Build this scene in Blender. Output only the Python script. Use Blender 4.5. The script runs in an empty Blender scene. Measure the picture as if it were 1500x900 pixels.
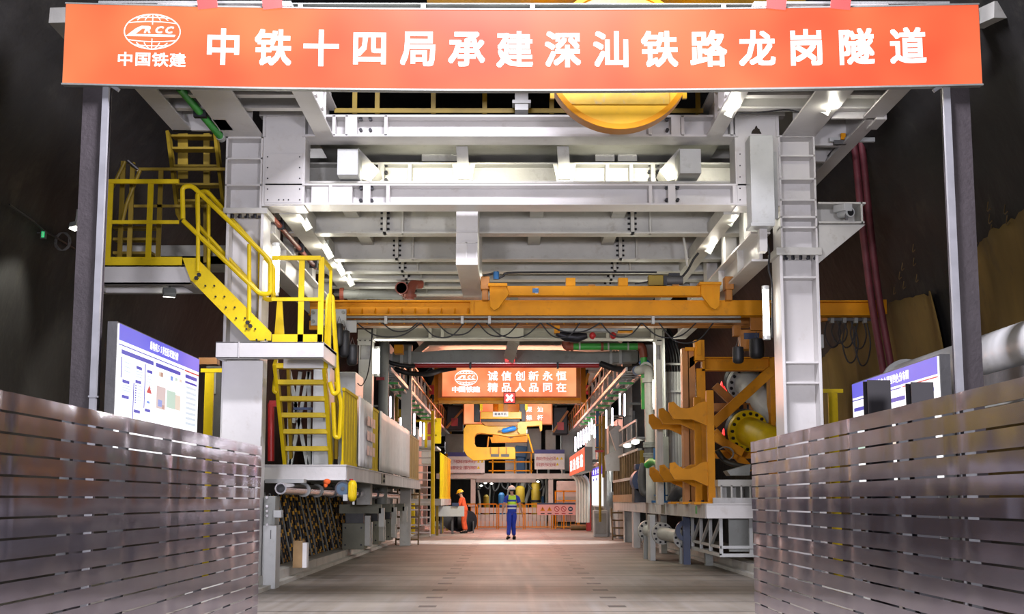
import bpy, math, random
from mathutils import Vector, Matrix
random.seed(7)
SC = bpy.context.scene; COL = SC.collection
PI = math.pi
# ---------------------------------------------------------------- camera
F = 2000.0; CAMZ = 1.3
PITCH = math.atan2(283, F); YAW = math.atan2(5, F)
cam_d = bpy.data.cameras.new('camera'); cam = bpy.data.objects.new('camera', cam_d); COL.objects.link(cam)
cam_d.sensor_width = 36.0; cam_d.lens = F/1500*36; cam_d.clip_end = 300
cam.location = (0, 0, CAMZ); cam.rotation_euler = (PI/2+PITCH, 0, -YAW)
SC.camera = cam
CM = cam.rotation_euler.to_matrix()
def at(px, py, Y):
    """point of the plane y=Y that lies behind a pixel of the 1500x900 photograph"""
    d = CM @ Vector(((px-750)/F, (450-py)/F, -1.0))
    t = Y/d.y
    return Vector((d.x*t, Y, CAMZ+d.z*t))
def X(px, Y, py=600): return at(px, py, Y).x
def Z(py, Y, px=750): return at(px, py, Y).z
def rect(a, b, c, d, Y):
    p, q, r, s = at(a, b, Y), at(c, b, Y), at(a, d, Y), at(c, d, Y)
    return (p.x+r.x)/2, (q.x+s.x)/2, (r.z+s.z)/2, (p.z+q.z)/2
# ---------------------------------------------------------------- view, world, lights
SC.view_settings.view_transform = 'Standard'; SC.view_settings.look = 'None'
SC.view_settings.gamma = 1.0; SC.view_settings.use_curve_mapping = False
SC.view_settings.exposure = 0.0
SC.cycles.max_bounces = 6; SC.cycles.diffuse_bounces = 3; SC.cycles.glossy_bounces = 4
SC.cycles.sample_clamp_indirect = 4.0; SC.cycles.caustics_reflective = False; SC.cycles.caustics_refractive = False
W = bpy.data.worlds.new('tunnel_air'); SC.world = W; W.use_nodes = True
W.node_tree.nodes['Background'].inputs[0].default_value = (.7, .72, .8, 1)
W.node_tree.nodes['Background'].inputs[1].default_value = .02
def area(name, loc, target, size, power, col=(1, 1, 1), sy=None):
    l = bpy.data.lights.new(name, 'AREA'); l.energy = power; l.color = col
    l.size = size
    if sy: l.shape = 'RECTANGLE'; l.size_y = sy
    o = bpy.data.objects.new(name, l); COL.objects.link(o); o.location = loc
    o.rotation_euler = (Vector(target)-Vector(loc)).to_track_quat('-Z', 'Y').to_euler()
    return o
def point(name, loc, power, col=(1, 1, 1), r=.08):
    l = bpy.data.lights.new(name, 'POINT'); l.energy = power; l.color = col; l.shadow_soft_size = r
    o = bpy.data.objects.new(name, l); COL.objects.link(o); o.location = loc; return o
def spot(name, loc, target, power, col=(1, 1, 1), ang=1.2, r=.1):
    l = bpy.data.lights.new(name, 'SPOT'); l.energy = power; l.color = col; l.shadow_soft_size = r
    l.spot_size = ang; l.spot_blend = .5
    o = bpy.data.objects.new(name, l); COL.objects.link(o); o.location = loc
    o.rotation_euler = (Vector(target)-Vector(loc)).to_track_quat('-Z', 'Y').to_euler(); return o
# tunnel lamps over the approach: one high over the sign lights the first floor slabs, floods behind the photographer light the gantry front
COOL = (.91, .89, 1.0)
area('roof_lamp', (0, 13.2, 9.8), (0, 15.0, 0), 3.5, 2100, COOL, 1.2)
for x in (-3.2, 3.2): spot('stand_flood', (x, -1.0, 2.4), (x*.1, 20, 4.6), 4100, COOL, .70, .5)
spot('stand_flood', (0, -2.0, 1.9), (0, 12, .6), 1500, COOL, .9, .6)
# frame lamps, then area lights under the gantry deck and along the backup train
WARM = (1.0, .96, .78)
for x in (-1.3, 2.0): area('frame_lamp', (x, 20.62, 6.3), (x, 21.6, 6.42), 2.6, 26, WARM, .12).data.spread = 1.5
for y, p in ((21.3, 22), (25.6, 40), (28.4, 48)):  # added area lights, mostly aimed up to brighten the ceiling
    area('deck_fill', (-.0, y, 5.5), (0, y, 0), .6, p*.35, WARM)
    area('deck_fill', (2.6, y, 3.4), (1.4, y+.6, 8), .5, p*.42, WARM)
    area('deck_fill', (-2.1, y+.3, 3.4), (-1.0, y+.6, 8), .5, p*.42, WARM)
for y, p in ((34, 90), (38.5, 70), (51.5, 260), (56, 150), (62, 200), (68, 240)):
    area('train_area_light', (0, y, 4.9), (0, y, 0), 1.2, p, (1, .95, .90))
area('side_fill', (3.0, 30.6, 4.7), (4.6, 31, 1.5), .6, 70, WARM); area('side_fill', (-2.8, 26.5, 4.7), (-3.4, 26, 1.5), .5, 25, WARM); area('train_area_light', (.8, 50.5, 4.9), (0, 55.5, 2.8), .8, 170, (1, .95, .88)); area('machinery_fill', (.2, 65.6, 2.1), (.2, 66.5, 0), 2.5, 30, (1, .97, .9), .5)  # area lights added to brighten conduits, side platform, hoist and far machinery
spot('train_flood', (-1.6, 43.0, 5.0), (-1.2, 43.2, 0), 2600, (.97, .95, 1), 1.0, .1); spot('train_flood', (1.6, 43.0, 5.0), (1.2, 43.2, 0), 2600, (.97, .95, 1), 1.0, .1)
# ---------------------------------------------------------------- materials
def M(name, col, rough=.5, metal=0.0, noise=.12, scale=2.5, bump=0.0, bscale=30, dirt=None, damt=.3, emit=0.0, ecol=None, spec=.5, stretch=None):
    m = bpy.data.materials.new(name); m.use_nodes = True
    nt = m.node_tree; N = nt.nodes; L = nt.links; b = N['Principled BSDF']
    b.inputs['Roughness'].default_value = rough; b.inputs['Metallic'].default_value = metal
    b.inputs['Specular IOR Level'].default_value = spec
    tc = N.new('ShaderNodeTexCoord'); src = tc.outputs['Object']
    if stretch:
        mp = N.new('ShaderNodeMapping'); mp.inputs['Scale'].default_value = stretch; L.new(src, mp.inputs[0]); src = mp.outputs[0]
    n = N.new('ShaderNodeTexNoise'); n.inputs['Scale'].default_value = scale; n.inputs['Detail'].default_value = 5
    L.new(src, n.inputs['Vector'])
    r = N.new('ShaderNodeValToRGB'); r.color_ramp.elements[0].position = .32; r.color_ramp.elements[1].position = .68
    r.color_ramp.elements[0].color = tuple(max(0, c*(1-noise)) for c in col)+(1,)
    r.color_ramp.elements[1].color = tuple(min(1, c*(1+noise)) for c in col)+(1,)
    L.new(n.outputs['Fac'], r.inputs[0]); out = r.outputs[0]
    if dirt:
        n2 = N.new('ShaderNodeTexNoise'); n2.inputs['Scale'].default_value = scale*3.1; n2.inputs['Detail'].default_value = 8; n2.inputs['Roughness'].default_value = .7
        L.new(src, n2.inputs['Vector'])
        r2 = N.new('ShaderNodeValToRGB'); r2.color_ramp.elements[0].position = .56; r2.color_ramp.elements[1].position = .72
        r2.color_ramp.elements[0].color = (0, 0, 0, 1); r2.color_ramp.elements[1].color = (damt,)*3+(1,)
        L.new(n2.outputs['Fac'], r2.inputs[0])
        mx = N.new('ShaderNodeMixRGB'); mx.inputs[2].default_value = tuple(dirt)+(1,)
        L.new(r2.outputs[0], mx.inputs[0]); L.new(out, mx.inputs[1]); out = mx.outputs[0]
    L.new(out, b.inputs['Base Color'])
    if bump:
        n3 = N.new('ShaderNodeTexNoise'); n3.inputs['Scale'].default_value = bscale; n3.inputs['Detail'].default_value = 4
        L.new(src, n3.inputs['Vector'])
        bp = N.new('ShaderNodeBump'); bp.inputs['Strength'].default_value = bump; bp.inputs['Distance'].default_value = .05
        L.new(n3.outputs['Fac'], bp.inputs['Height']); L.new(bp.outputs[0], b.inputs['Normal'])
    if emit:
        b.inputs['Emission Strength'].default_value = emit
        if ecol: b.inputs['Emission Color'].default_value = tuple(ecol)+(1,)
        else: L.new(out, b.inputs['Emission Color'])
    return m
def srgb(r, g, b):
    f = lambda c: (c/255/12.92 if c/255 <= .04045 else ((c/255+.055)/1.055)**2.4)
    return (f(r), f(g), f(b))
MT = {}
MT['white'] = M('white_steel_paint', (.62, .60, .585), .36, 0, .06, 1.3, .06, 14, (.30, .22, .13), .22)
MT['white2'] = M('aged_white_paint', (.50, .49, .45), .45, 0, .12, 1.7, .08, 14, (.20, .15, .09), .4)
MT['deckw'] = M('scuffed_deck_paint', (.52, .51, .50), .5, 0, .14, 2.5, .1, 20, (.22, .19, .16), .55, stretch=(1, 1, .25))
MT['grey'] = M('grey_steel_paint', (.27, .28, .26), .5, 0, .14, 2, .08, 18, (.10, .08, .06), .4)
MT['ltgrey'] = M('light_grey_paint', (.47, .48, .47), .45, 0, .1, 2, .05, 18, (.2, .17, .13), .3)
MT['stub'] = M('dark_primer_stub', (.03, .026, .03), .6, 0, .15, 4)
MT['dgrey'] = M('dark_grey_steel', (.085, .083, .085), .55, 0, .2, 3, .1, 20)
MT['post'] = M('primer_grey_steel', (.072, .060, .066), .6, 0, .14, 3.5, .15, 25, (.05, .04, .04), .5)
MT['postedge'] = M('galvanised_flange', (.42, .42, .45), .45, .3, .1, 4)
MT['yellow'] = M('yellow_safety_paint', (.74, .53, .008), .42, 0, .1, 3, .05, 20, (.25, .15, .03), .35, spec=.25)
MT['dyellow'] = M('shaded_yellow_paint', (.30, .20, .010), .55, 0, .16, 3, .05, 20, (.12, .08, .03), .45)  # darker yellow: shade of the upper stairs put into the colour
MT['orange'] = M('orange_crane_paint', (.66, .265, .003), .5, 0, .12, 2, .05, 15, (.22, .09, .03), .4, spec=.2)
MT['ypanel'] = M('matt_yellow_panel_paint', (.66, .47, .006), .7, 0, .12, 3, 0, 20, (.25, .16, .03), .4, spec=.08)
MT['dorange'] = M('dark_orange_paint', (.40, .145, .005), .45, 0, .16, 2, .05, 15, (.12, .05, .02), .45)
MT['crane'] = M('yellow_hoist_paint', (.70, .35, .006), .38, 0, .1, 2, .04, 15, (.3, .14, .03), .3)
MT['drum'] = M('worn_yellow_drum_paint', (.74, .42, .012), .4, 0, .1, 3, .06, 12, (.38, .22, .08), .35)
MT['black'] = M('black_rubber', (.012, .012, .014), .5, 0, .2, 5)
MT['dark'] = M('dark_bolt_steel', (.025, .025, .03), .45, .5, .2, 6)
MT['chrome'] = M('shiny_pipe_steel', (.72, .70, .72), .18, 1.0, .06, 5, .03, 10)
MT['strap'] = M('glow_red_strap', (.85, .10, .09), .5, 0, .05, 4)  # red glow of the sign put into the strap colour
MT['red'] = M('red_paint', (.42, .02, .02), .4, 0, .12, 4)
MT['hose'] = M('dusty_red_hose', (.17, .035, .045), .6, 0, .2, 4, .1, 30)
MT['redbrown'] = M('red_oxide_pipe', (.25, .06, .035), .45, 0, .15, 4)
MT['green'] = M('green_pipe_paint', (.05, .36, .06), .4, 0, .1, 3)
MT['blue'] = M('blue_pump_paint', (.02, .12, .30), .4, 0, .15, 3)
MT['navy'] = M('dark_blue_motor', (.02, .035, .09), .45, 0, .2, 3)
MT['brown'] = M('brown_rail_paint', (.16, .10, .035), .6, 0, .2, 4)
MT['olive'] = M('olive_grey_block', (.21, .205, .15), .6, 0, .12, 3, .08, 20)
MT['cloth'] = M('brown_tarpaulin', (.20, .125, .032), .85, 0, .35, .9, .25, 5, (.05, .04, .03), .6, stretch=(1, 1, .35))
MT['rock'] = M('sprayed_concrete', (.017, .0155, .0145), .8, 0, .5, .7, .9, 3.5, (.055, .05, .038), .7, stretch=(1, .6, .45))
MT['paper'] = M('white_sheet', (.72, .70, .69), .5, 0, .05, 6)
MT['skin'] = M('skin', (.45, .25, .17), .55, 0, .06, 10)
MT['plywood'] = M('plywood', (.32, .20, .09), .7, 0, .15, 6)
def glow(name, col, s): return M(name, (.06, .06, .06), .4, 0, 0, 1, emit=s, ecol=col)
MT['lamp'] = glow('lamp_lens', (1, .98, .88), 9)
MT['tube'] = glow('fluorescent_tube', (1, .98, .9), 7)
MT['tubew'] = glow('cool_fluorescent_tube', (.95, .93, 1), 6)
MT['text'] = glow('lit_white_lettering', (1, 1, 1), 1.6)
MT['ledtext'] = glow('led_white_lettering', (1, .95, .97), 1.6)
MT['redlamp'] = glow('red_lamp_lens', (1, .03, .03), 2.2)
MT['sign_g'] = glow('green_exit_glow', (.03, .8, .25), 1.0)
def panel_glow(name, c0, c1, scale, s, base=.05):
    m = M(name, c0, .35, 0, 0, 1); nt = m.node_tree; N = nt.nodes; L = nt.links; b = N['Principled BSDF']
    tc = N.new('ShaderNodeTexCoord'); n = N.new('ShaderNodeTexNoise'); n.inputs['Scale'].default_value = scale; n.inputs['Detail'].default_value = 2
    L.new(tc.outputs['Object'], n.inputs['Vector'])
    r = N.new('ShaderNodeValToRGB'); r.color_ramp.elements[0].position = .35; r.color_ramp.elements[1].position = .66
    r.color_ramp.elements[0].color = c0+(1,); r.color_ramp.elements[1].color = c1+(1,)
    L.new(n.outputs['Fac'], r.inputs[0]); L.new(r.outputs[0], b.inputs['Emission Color']); b.inputs['Emission Strength'].default_value = s
    b.inputs['Base Color'].default_value = c0+(1,)
    for l in list(L):
        if l.to_socket == b.inputs['Base Color']: L.remove(l)
    b.inputs['Base Color'].default_value = tuple(c*base for c in c0)+(1,)
    return m
MT['sign'] = panel_glow('backlit_orange_film', srgb(255, 100, 66), srgb(255, 152, 98), .55, 1.0)
MT['led'] = panel_glow('led_orange_panel', srgb(255, 128, 78), srgb(255, 172, 116), 1.2, 1.05)
MT['redsign'] = panel_glow('backlit_red_film', srgb(255, 84, 50), srgb(255, 110, 72), 1.2, 1.0)
MT['bwhite'] = glow('backlit_white_board', (.97, .97, 1.0), 1.25)
MT['bblue'] = glow('backlit_blue_film', srgb(88, 84, 225), 1.0)
MT['bline'] = glow('backlit_print_blue', srgb(60, 50, 200), .8)
MT['bred'] = glow('backlit_print_red', srgb(225, 50, 45), .8)
MT['bpale'] = glow('backlit_print_grey', srgb(215, 225, 236), 1.0)
MT['bpink'] = glow('backlit_print_pink', srgb(225, 200, 198), .9)
MT['bgreen'] = glow('backlit_print_green', srgb(200, 225, 208), .9)
MT['bsand'] = glow('backlit_print_sand', srgb(240, 222, 205), .9)
MT['bsky'] = glow('backlit_print_sky', srgb(110, 150, 235), .9)
MT['bbrown'] = glow('backlit_print_brown', srgb(190, 140, 120), .9)
# bent stainless slats under protective film: mirror like with soft dents
def slat_mat():
    m = M('bent_stainless_film', (.40, .36, .465), .13, .88, .10, .9)
    nt = m.node_tree; N = nt.nodes; L = nt.links; b = N['Principled BSDF']
    tc = N.new('ShaderNodeTexCoord'); mp = N.new('ShaderNodeMapping'); mp.inputs['Scale'].default_value = (.6, 1.0, 1.1); L.new(tc.outputs['Object'], mp.inputs[0])
    n = N.new('ShaderNodeTexNoise'); n.inputs['Scale'].default_value = 1.3; n.inputs['Detail'].default_value = 2; L.new(mp.outputs[0], n.inputs['Vector'])
    bp = N.new('ShaderNodeBump'); bp.inputs['Strength'].default_value = .22; bp.inputs['Distance'].default_value = .04
    L.new(n.outputs['Fac'], bp.inputs['Height']); L.new(bp.outputs[0], b.inputs['Normal'])
    return m
MT['slat'] = slat_mat()
# ---------------------------------------------------------------- mesh builder
class MB:
    def __init__(s): s.v = []; s.f = []
    def add(s, vs, fs):
        n = len(s.v); s.v += [tuple(v) for v in vs]; s.f += [tuple(i+n for i in f) for f in fs]; return s
    def box(s, x0, x1, y0, y1, z0, z1):
        if x0 > x1: x0, x1 = x1, x0
        if y0 > y1: y0, y1 = y1, y0
        if z0 > z1: z0, z1 = z1, z0
        return s.add([(x0,y0,z0),(x1,y0,z0),(x1,y1,z0),(x0,y1,z0),(x0,y0,z1),(x1,y0,z1),(x1,y1,z1),(x0,y1,z1)],
                     [(0,3,2,1),(4,5,6,7),(0,1,5,4),(1,2,6,5),(2,3,7,6),(3,0,4,7)])
    def pb(s, a, b, c, d, Y, D):
        x0, x1, z0, z1 = rect(a, b, c, d, Y); return s.box(x0, x1, Y, Y+D, z0, z1)
    def prism(s, pts, ext):
        n = len(pts); pts = [Vector(p) for p in pts]; e = Vector(ext)
        nrm = Vector((0, 0, 0))
        for i in range(n): nrm += pts[i].cross(pts[(i+1) % n])
        if nrm.dot(e) > 0: pts = pts[::-1]
        q = [p+e for p in pts]
        return s.add(pts+q, [tuple(range(n)), tuple(range(2*n-1, n-1, -1))]+[(i, i+n, (i+1) % n+n, (i+1) % n) for i in range(n)])
    def pp(s, pxs, Y, D): return s.prism([at(a, b, Y) for a, b in pxs], (0, D, 0))
    def bar(s, p, q, w, h, up=(0, 0, 1)):
        p, q = Vector(p), Vector(q); d = (q-p).normalized(); u = Vector(up)
        if abs(d.dot(u)) > .98: u = Vector((0, 1, 0))
        a = d.cross(u).normalized()*w/2; b = a.cross(d).normalized()*h/2
        return s.prism([p-a-b, p+a-b, p+a+b, p-a+b], q-p)
    def cyl(s, p, q, r, n=12, r2=None):
        p, q = Vector(p), Vector(q); d = (q-p).normalized()
        u = Vector((0, 0, 1)) if abs(d.z) < .9 else Vector((1, 0, 0))
        a = d.cross(u).normalized(); b = d.cross(a)
        r2 = r if r2 is None else r2; A = []; B = []
        for i in range(n):
            t = 2*PI*i/n; o = a*math.cos(t)+b*math.sin(t); A.append(p+o*r); B.append(q+o*r2)
        return s.add(A+B, [tuple(range(n-1, -1, -1)), tuple(range(n, 2*n))]+[(i, (i+1) % n, (i+1) % n+n, i+n) for i in range(n)])
    def pipe(s, p, q, ro, ri, n=20):
        p, q = Vector(p), Vector(q); d = (q-p).normalized()
        u = Vector((0, 0, 1)) if abs(d.z) < .9 else Vector((1, 0, 0))
        a = d.cross(u).normalized(); b = d.cross(a); R = []
        for c, r in ((p, ro), (q, ro), (q, ri), (p, ri)):
            R += [c+(a*math.cos(2*PI*i/n)+b*math.sin(2*PI*i/n))*r for i in range(n)]
        return s.add(R, [(k*n+i, k*n+(i+1) % n, ((k+1) % 4)*n+(i+1) % n, ((k+1) % 4)*n+i) for k in range(4) for i in range(n)])
    def tube(s, pts, r, n=8):
        pts = [Vector(p) for p in pts]; k = len(pts); V = []; Fs = []
        rr = r if isinstance(r, (list, tuple)) else [r]*k
        d0 = (pts[1]-pts[0]).normalized(); u = Vector((0, 0, 1)) if abs(d0.z) < .9 else Vector((1, 0, 0))
        a = d0.cross(u).normalized()
        for i, p in enumerate(pts):
            d = (pts[min(i+1, k-1)]-pts[max(i-1, 0)]).normalized()
            a = (a-d*a.dot(d)).normalized(); b = d.cross(a)
            V += [p+(a*math.cos(2*PI*j/n)+b*math.sin(2*PI*j/n))*rr[i] for j in range(n)]
        for i in range(k-1):
            Fs += [(i*n+j, i*n+(j+1) % n, (i+1)*n+(j+1) % n, (i+1)*n+j) for j in range(n)]
        Fs += [tuple(range(n-1, -1, -1)), tuple(range((k-1)*n, k*n))]
        return s.add(V, Fs)
    def sph(s, c, r, sc=(1, 1, 1), n=12, m=8, t0=0, t1=PI):
        c = Vector(c); V = []; Fs = []
        for i in range(m+1):
            t = t0+(t1-t0)*i/m
            V += [c+Vector((r*sc[0]*math.sin(t)*math.cos(2*PI*j/n), r*sc[1]*math.sin(t)*math.sin(2*PI*j/n), r*sc[2]*math.cos(t))) for j in range(n)]
        for i in range(m): Fs += [(i*n+j, (i+1)*n+j, (i+1)*n+(j+1) % n, i*n+(j+1) % n) for j in range(n)]
        return s.add(V, Fs)
    def ibx(s, x0, x1, z0, z1, Y, D, tf=.03, tw=.02):        # I beam along x
        s.box(x0, x1, Y, Y+D, z0, z0+tf); s.box(x0, x1, Y, Y+D, z1-tf, z1)
        return s.box(x0, x1, Y+D/2-tw/2, Y+D/2+tw/2, z0+tf, z1-tf)
    def iby(s, x0, x1, y0, y1, z0, z1, tf=.03, tw=.02):      # I beam along y
        s.box(x0, x1, y0, y1, z0, z0+tf); s.box(x0, x1, y0, y1, z1-tf, z1); c = (x0+x1)/2
        return s.box(c-tw/2, c+tw/2, y0, y1, z0+tf, z1-tf)
    def ibz(s, x0, x1, y0, y1, z0, z1, tf=.03, tw=.02):      # column: flanges at x0 and x1, web facing the camera
        s.box(x0, x0+tf, y0, y1, z0, z1); s.box(x1-tf, x1, y0, y1, z0, z1); c = y0+(y1-y0)*.5
        return s.box(x0+tf, x1-tf, c-tw/2, c+tw/2, z0, z1)
    def build(s, name, mat, parent=None, smooth=None, bev=0):
        me = bpy.data.meshes.new(name); me.from_pydata(s.v, [], s.f); me.validate(); me.update()
        me.materials.append(MT[mat] if isinstance(mat, str) else mat)
        o = bpy.data.objects.new(name, me); COL.objects.link(o)
        if parent: o.parent = parent
        if smooth:
            for p in me.polygons: p.use_smooth = True
            try: me.set_sharp_from_angle(angle=smooth)
            except Exception: pass
        if bev:
            b = o.modifiers.new('edge', 'BEVEL'); b.width = bev; b.segments = 2; b.limit_method = 'ANGLE'
        return o
SM = math.radians(40)
def tag(o, label=None, cat=None, group=None, kind=None):
    if label: o['label'] = label
    if cat: o['category'] = cat
    if group: o['group'] = group
    if kind: o['kind'] = kind
    return o
def T(name, label, cat, group=None):
    o = bpy.data.objects.new(name, None); COL.objects.link(o); o.empty_display_size = .2
    return tag(o, label, cat, group)
def S(name, mb, mat, **k): return tag(mb.build(name, mat, **k), kind='structure')
def kids(o): return [c for c in COL.objects if c.parent == o]
def dup(root, d, label=None, rz=0, pivot=None):
    def cp(o, par):
        c = o.copy(); COL.objects.link(c); c.parent = par
        for ch in list(o.children): cp(ch, c)
        return c
    r = cp(root, None)
    if rz:
        pv = Vector(pivot); mat = Matrix.Translation(pv+Vector(d)) @ Matrix.Rotation(rz, 4, 'Z') @ Matrix.Translation(-pv)
        r.matrix_world = mat @ Matrix.Translation(root.location)
    else: r.location = Vector(root.location)+Vector(d)
    if label: r['label'] = label
    return r
# ---------------------------------------------------------------- flat graphics on a plane: frame = origin, right, up, out
class Fr:
    def __init__(s, o, u, v, sag=0, half=1):
        s.o = Vector(o); s.u = Vector(u).normalized(); s.v = Vector(v).normalized(); s.n = s.u.cross(s.v).normalized(); s.sag = sag; s.half = half
    def p(s, a, b, c=0):
        dz = -s.sag*max(0, 1-(a/s.half)**2) if s.sag else 0
        return s.o+s.u*a+s.v*(b+dz)+s.n*c
def fbox(mb, fr, a0, b0, a1, b1, c0=0, c1=.004, seg=1):
    for i in range(seg):
        p0 = a0+(a1-a0)*i/seg; p1 = a0+(a1-a0)*(i+1)/seg
        P = [fr.p(p0,b0,c0), fr.p(p1,b0,c0), fr.p(p1,b1,c0), fr.p(p0,b1,c0), fr.p(p0,b0,c1), fr.p(p1,b0,c1), fr.p(p1,b1,c1), fr.p(p0,b1,c1)]
        fs = [(3,2,1,0),(4,5,6,7),(0,1,5,4),(2,3,7,6)]
        if i == 0: fs.append((3,0,4,7))
        if i == seg-1: fs.append((1,2,6,5))
        mb.add(P, fs)
    return mb
_tc = {}
SQ = [(1, 0), (1, 1), (0, 1), (-1, 1), (-1, 0), (-1, -1), (0, -1), (1, -1)]
def glyph(ch, bold):
    k = ch
    if k not in _tc:
        c = bpy.data.curves.new('t', 'FONT'); c.body = ch; c.size = 1.0; c.align_x = 'CENTER'; c.resolution_u = 2
        o = bpy.data.objects.new('t', c); COL.objects.link(o)
        dg = bpy.context.evaluated_depsgraph_get()
        me = bpy.data.meshes.new_from_object(o.evaluated_get(dg))
        V = [v.co.copy() for v in me.vertices]; Fc = [tuple(p.vertices) for p in me.polygons]
        bpy.data.objects.remove(o); bpy.data.curves.remove(c); bpy.data.meshes.remove(me)
        if V:
            xs = [v.x for v in V]; ys = [v.y for v in V]; cx = (min(xs)+max(xs))/2; cy = (min(ys)+max(ys))/2
        else: cx = cy = 0
        _tc[k] = ([(v.x-cx, v.y-cy) for v in V], Fc, (max(ys)-min(ys)) if V else .7)
    return _tc[k]
def text(mb, s, fr, cs, b, size, bold=.02, c=.006, sx=1.0, shear=0, keepy=False):
    """each character of s centred at cs[i] and height b; size = em"""
    for ch, a in zip(s, cs):
        if ch == ' ': continue
        V, Fc, h = glyph(ch, bold)
        k = 8 if bold > .015 else 1                       # heavier strokes: the glyph laid over itself, shifted round by its stroke gain
        for q in range(k):
            dx, dy = (bold*SQ[q][0], bold*SQ[q][1]) if k > 1 else (0, 0)
            mb.add([fr.p(a+(x+dx+shear*y)*size*sx, b+(y+dy)*size, c+q*.00015) for x, y in V], Fc)
    return mb
def line2(mb, fr, pts, w, c=.006, closed=False):
    n = len(pts)
    for i in range(n if closed else n-1):
        (x0, y0), (x1, y1) = pts[i], pts[(i+1) % n]
        d = math.hypot(x1-x0, y1-y0) or 1; nx, ny = -(y1-y0)/d*w/2, (x1-x0)/d*w/2
        mb.add([fr.p(x0-nx, y0-ny, c), fr.p(x1-nx, y1-ny, c), fr.p(x1+nx, y1+ny, c), fr.p(x0+nx, y0+ny, c)], [(0, 1, 2, 3)])
    return mb
def emblem(mb, fr, cx, cy, w, h, lw):
    """globe of meridians and parallels with a slanted letter band, drawn as flat strips"""
    E = lambda t, k=1: (cx+w/2*k*math.cos(t), cy+h/2*math.sin(t))
    line2(mb, fr, [E(2*PI*i/40) for i in range(40)], lw*1.2, closed=True)
    for k in (.36, .72):
        for a0, a1 in ((.22, .78), (1.22, 1.78)):
            line2(mb, fr, [E(PI*(a0+(a1-a0)*i/10), k) for i in range(11)], lw)
            line2(mb, fr, [E(PI*(a0+(a1-a0)*i/10), -k) for i in range(11)], lw)
    for s in (1, -1):
        line2(mb, fr, [(cx, cy+s*h*.2), (cx, cy+s*h*.5)], lw)
        for yy, bow in ((.24, .05), (.38, .03)):
            xw = w/2*math.sqrt(max(0, 1-(yy*2)**2))
            line2(mb, fr, [(cx+xw*t/6, cy+s*h*(yy+bow*(1-(t/6)**2))*1.0) for t in range(-6, 7)], lw)
    # locomotive shaped band
    P = [(-.47, -.14), (-.30, .08), (-.2, .16), (-.06, .16), (-.08, .08), (-.18, .08), (-.30, -.08), (.42, -.08), (.40, -.14)]
    mb.add([fr.p(cx+a*w, cy+b*h, .007) for a, b in P], [tuple(range(len(P)))])
    text(mb, 'RCC', fr, [cx-w*.07, cx+w*.125, cx+w*.305], cy+h*.055, h*.27, .035, .0075, w/h*.72, .3)
    return mb
# ================================================================ SETTING
def floor_mat():
    m = M('concrete_invert_slabs', (.195, .172, .142), .5, 0, .28, .7, .05, 12, (.14, .11, .08), .55, spec=.3)
    nt = m.node_tree; N = nt.nodes; L = nt.links; b = N['Principled BSDF']
    tc = N.new('ShaderNodeTexCoord'); sp = N.new('ShaderNodeSeparateXYZ'); L.new(tc.outputs['Object'], sp.inputs[0])
    def math_(op, a, c=None):
        q = N.new('ShaderNodeMath'); q.operation = op
        for i, v in enumerate((a, c)):
            if v is None: continue
            if isinstance(v, (int, float)): q.inputs[i].default_value = v
            else: L.new(v, q.inputs[i])
        return q.outputs[0]
    # joints between the slabs, lifting notches in two rows
    fy = math_('FRACT', math_('DIVIDE', sp.outputs[1], 1.55))
    joint = math_('MULTIPLY', math_('GREATER_THAN', fy, .57), math_('LESS_THAN', fy, .62))
    ax = math_('ABSOLUTE', math_('SUBTRACT', sp.outputs[0], .17)); dx = math_('ABSOLUTE', math_('SUBTRACT', ax, 1.17))
    notch = math_('MULTIPLY', math_('LESS_THAN', dx, .11), math_('LESS_THAN', math_('FRACT', math_('DIVIDE', sp.outputs[1], 1.55)), .2))
    # worn wheel tracks, streaked along the tunnel
    mp = N.new('ShaderNodeMapping'); mp.inputs['Scale'].default_value = (5, .12, 1); L.new(tc.outputs['Object'], mp.inputs[0])
    n = N.new('ShaderNodeTexNoise'); n.inputs['Scale'].default_value = 1.6; n.inputs['Detail'].default_value = 6; L.new(mp.outputs[0], n.inputs['Vector'])
    r = N.new('ShaderNodeValToRGB'); r.color_ramp.elements[0].position = .45; r.color_ramp.elements[1].position = .75
    r.color_ramp.elements[0].color = (0, 0, 0, 1); r.color_ramp.elements[1].color = (.45,)*3+(1,); L.new(n.outputs['Fac'], r.inputs[0])
    base = b.inputs['Base Color'].links[0].from_socket
    m1 = N.new('ShaderNodeMixRGB'); L.new(r.outputs[0], m1.inputs[0]); L.new(base, m1.inputs[1]); m1.inputs[2].default_value = (.31, .29, .27, 1)
    m2 = N.new('ShaderNodeMixRGB'); L.new(math_('MULTIPLY', math_('MAXIMUM', joint, notch), .85), m2.inputs[0]); L.new(m1.outputs[0], m2.inputs[1]); m2.inputs[2].default_value = (.035, .03, .028, 1)
    L.new(m2.outputs[0], b.inputs['Base Color'])
    rr = N.new('ShaderNodeMapRange'); L.new(n.outputs['Fac'], rr.inputs[0]); rr.inputs[3].default_value = .42; rr.inputs[4].default_value = .7
    L.new(rr.outputs[0], b.inputs['Roughness'])
    return m
MT['floor'] = floor_mat()
S('floor', MB().box(-7.4, 7.4, -4, 78, -.25, 0), 'floor')
RC, RR = 3.0, 7.35
def arch(a0, a1, name):
    mb = MB(); na = 16; ys = [-4+1.0*i for i in range(83)]; V = []
    for y in ys:
        for j in range(na+1):
            t = math.radians(a0+(a1-a0)*j/na); e = 0 if j in (0, na) else random.uniform(-.06, .06)
            V.append(((RR+e)*math.cos(t), y, RC+(RR+e)*math.sin(t)))
    k = na+1
    mb.add(V, [(i*k+j, i*k+j+1, (i+1)*k+j+1, (i+1)*k+j) for i in range(len(ys)-1) for j in range(na)])
    return S(name, mb, 'rock', smooth=1.5)
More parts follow.
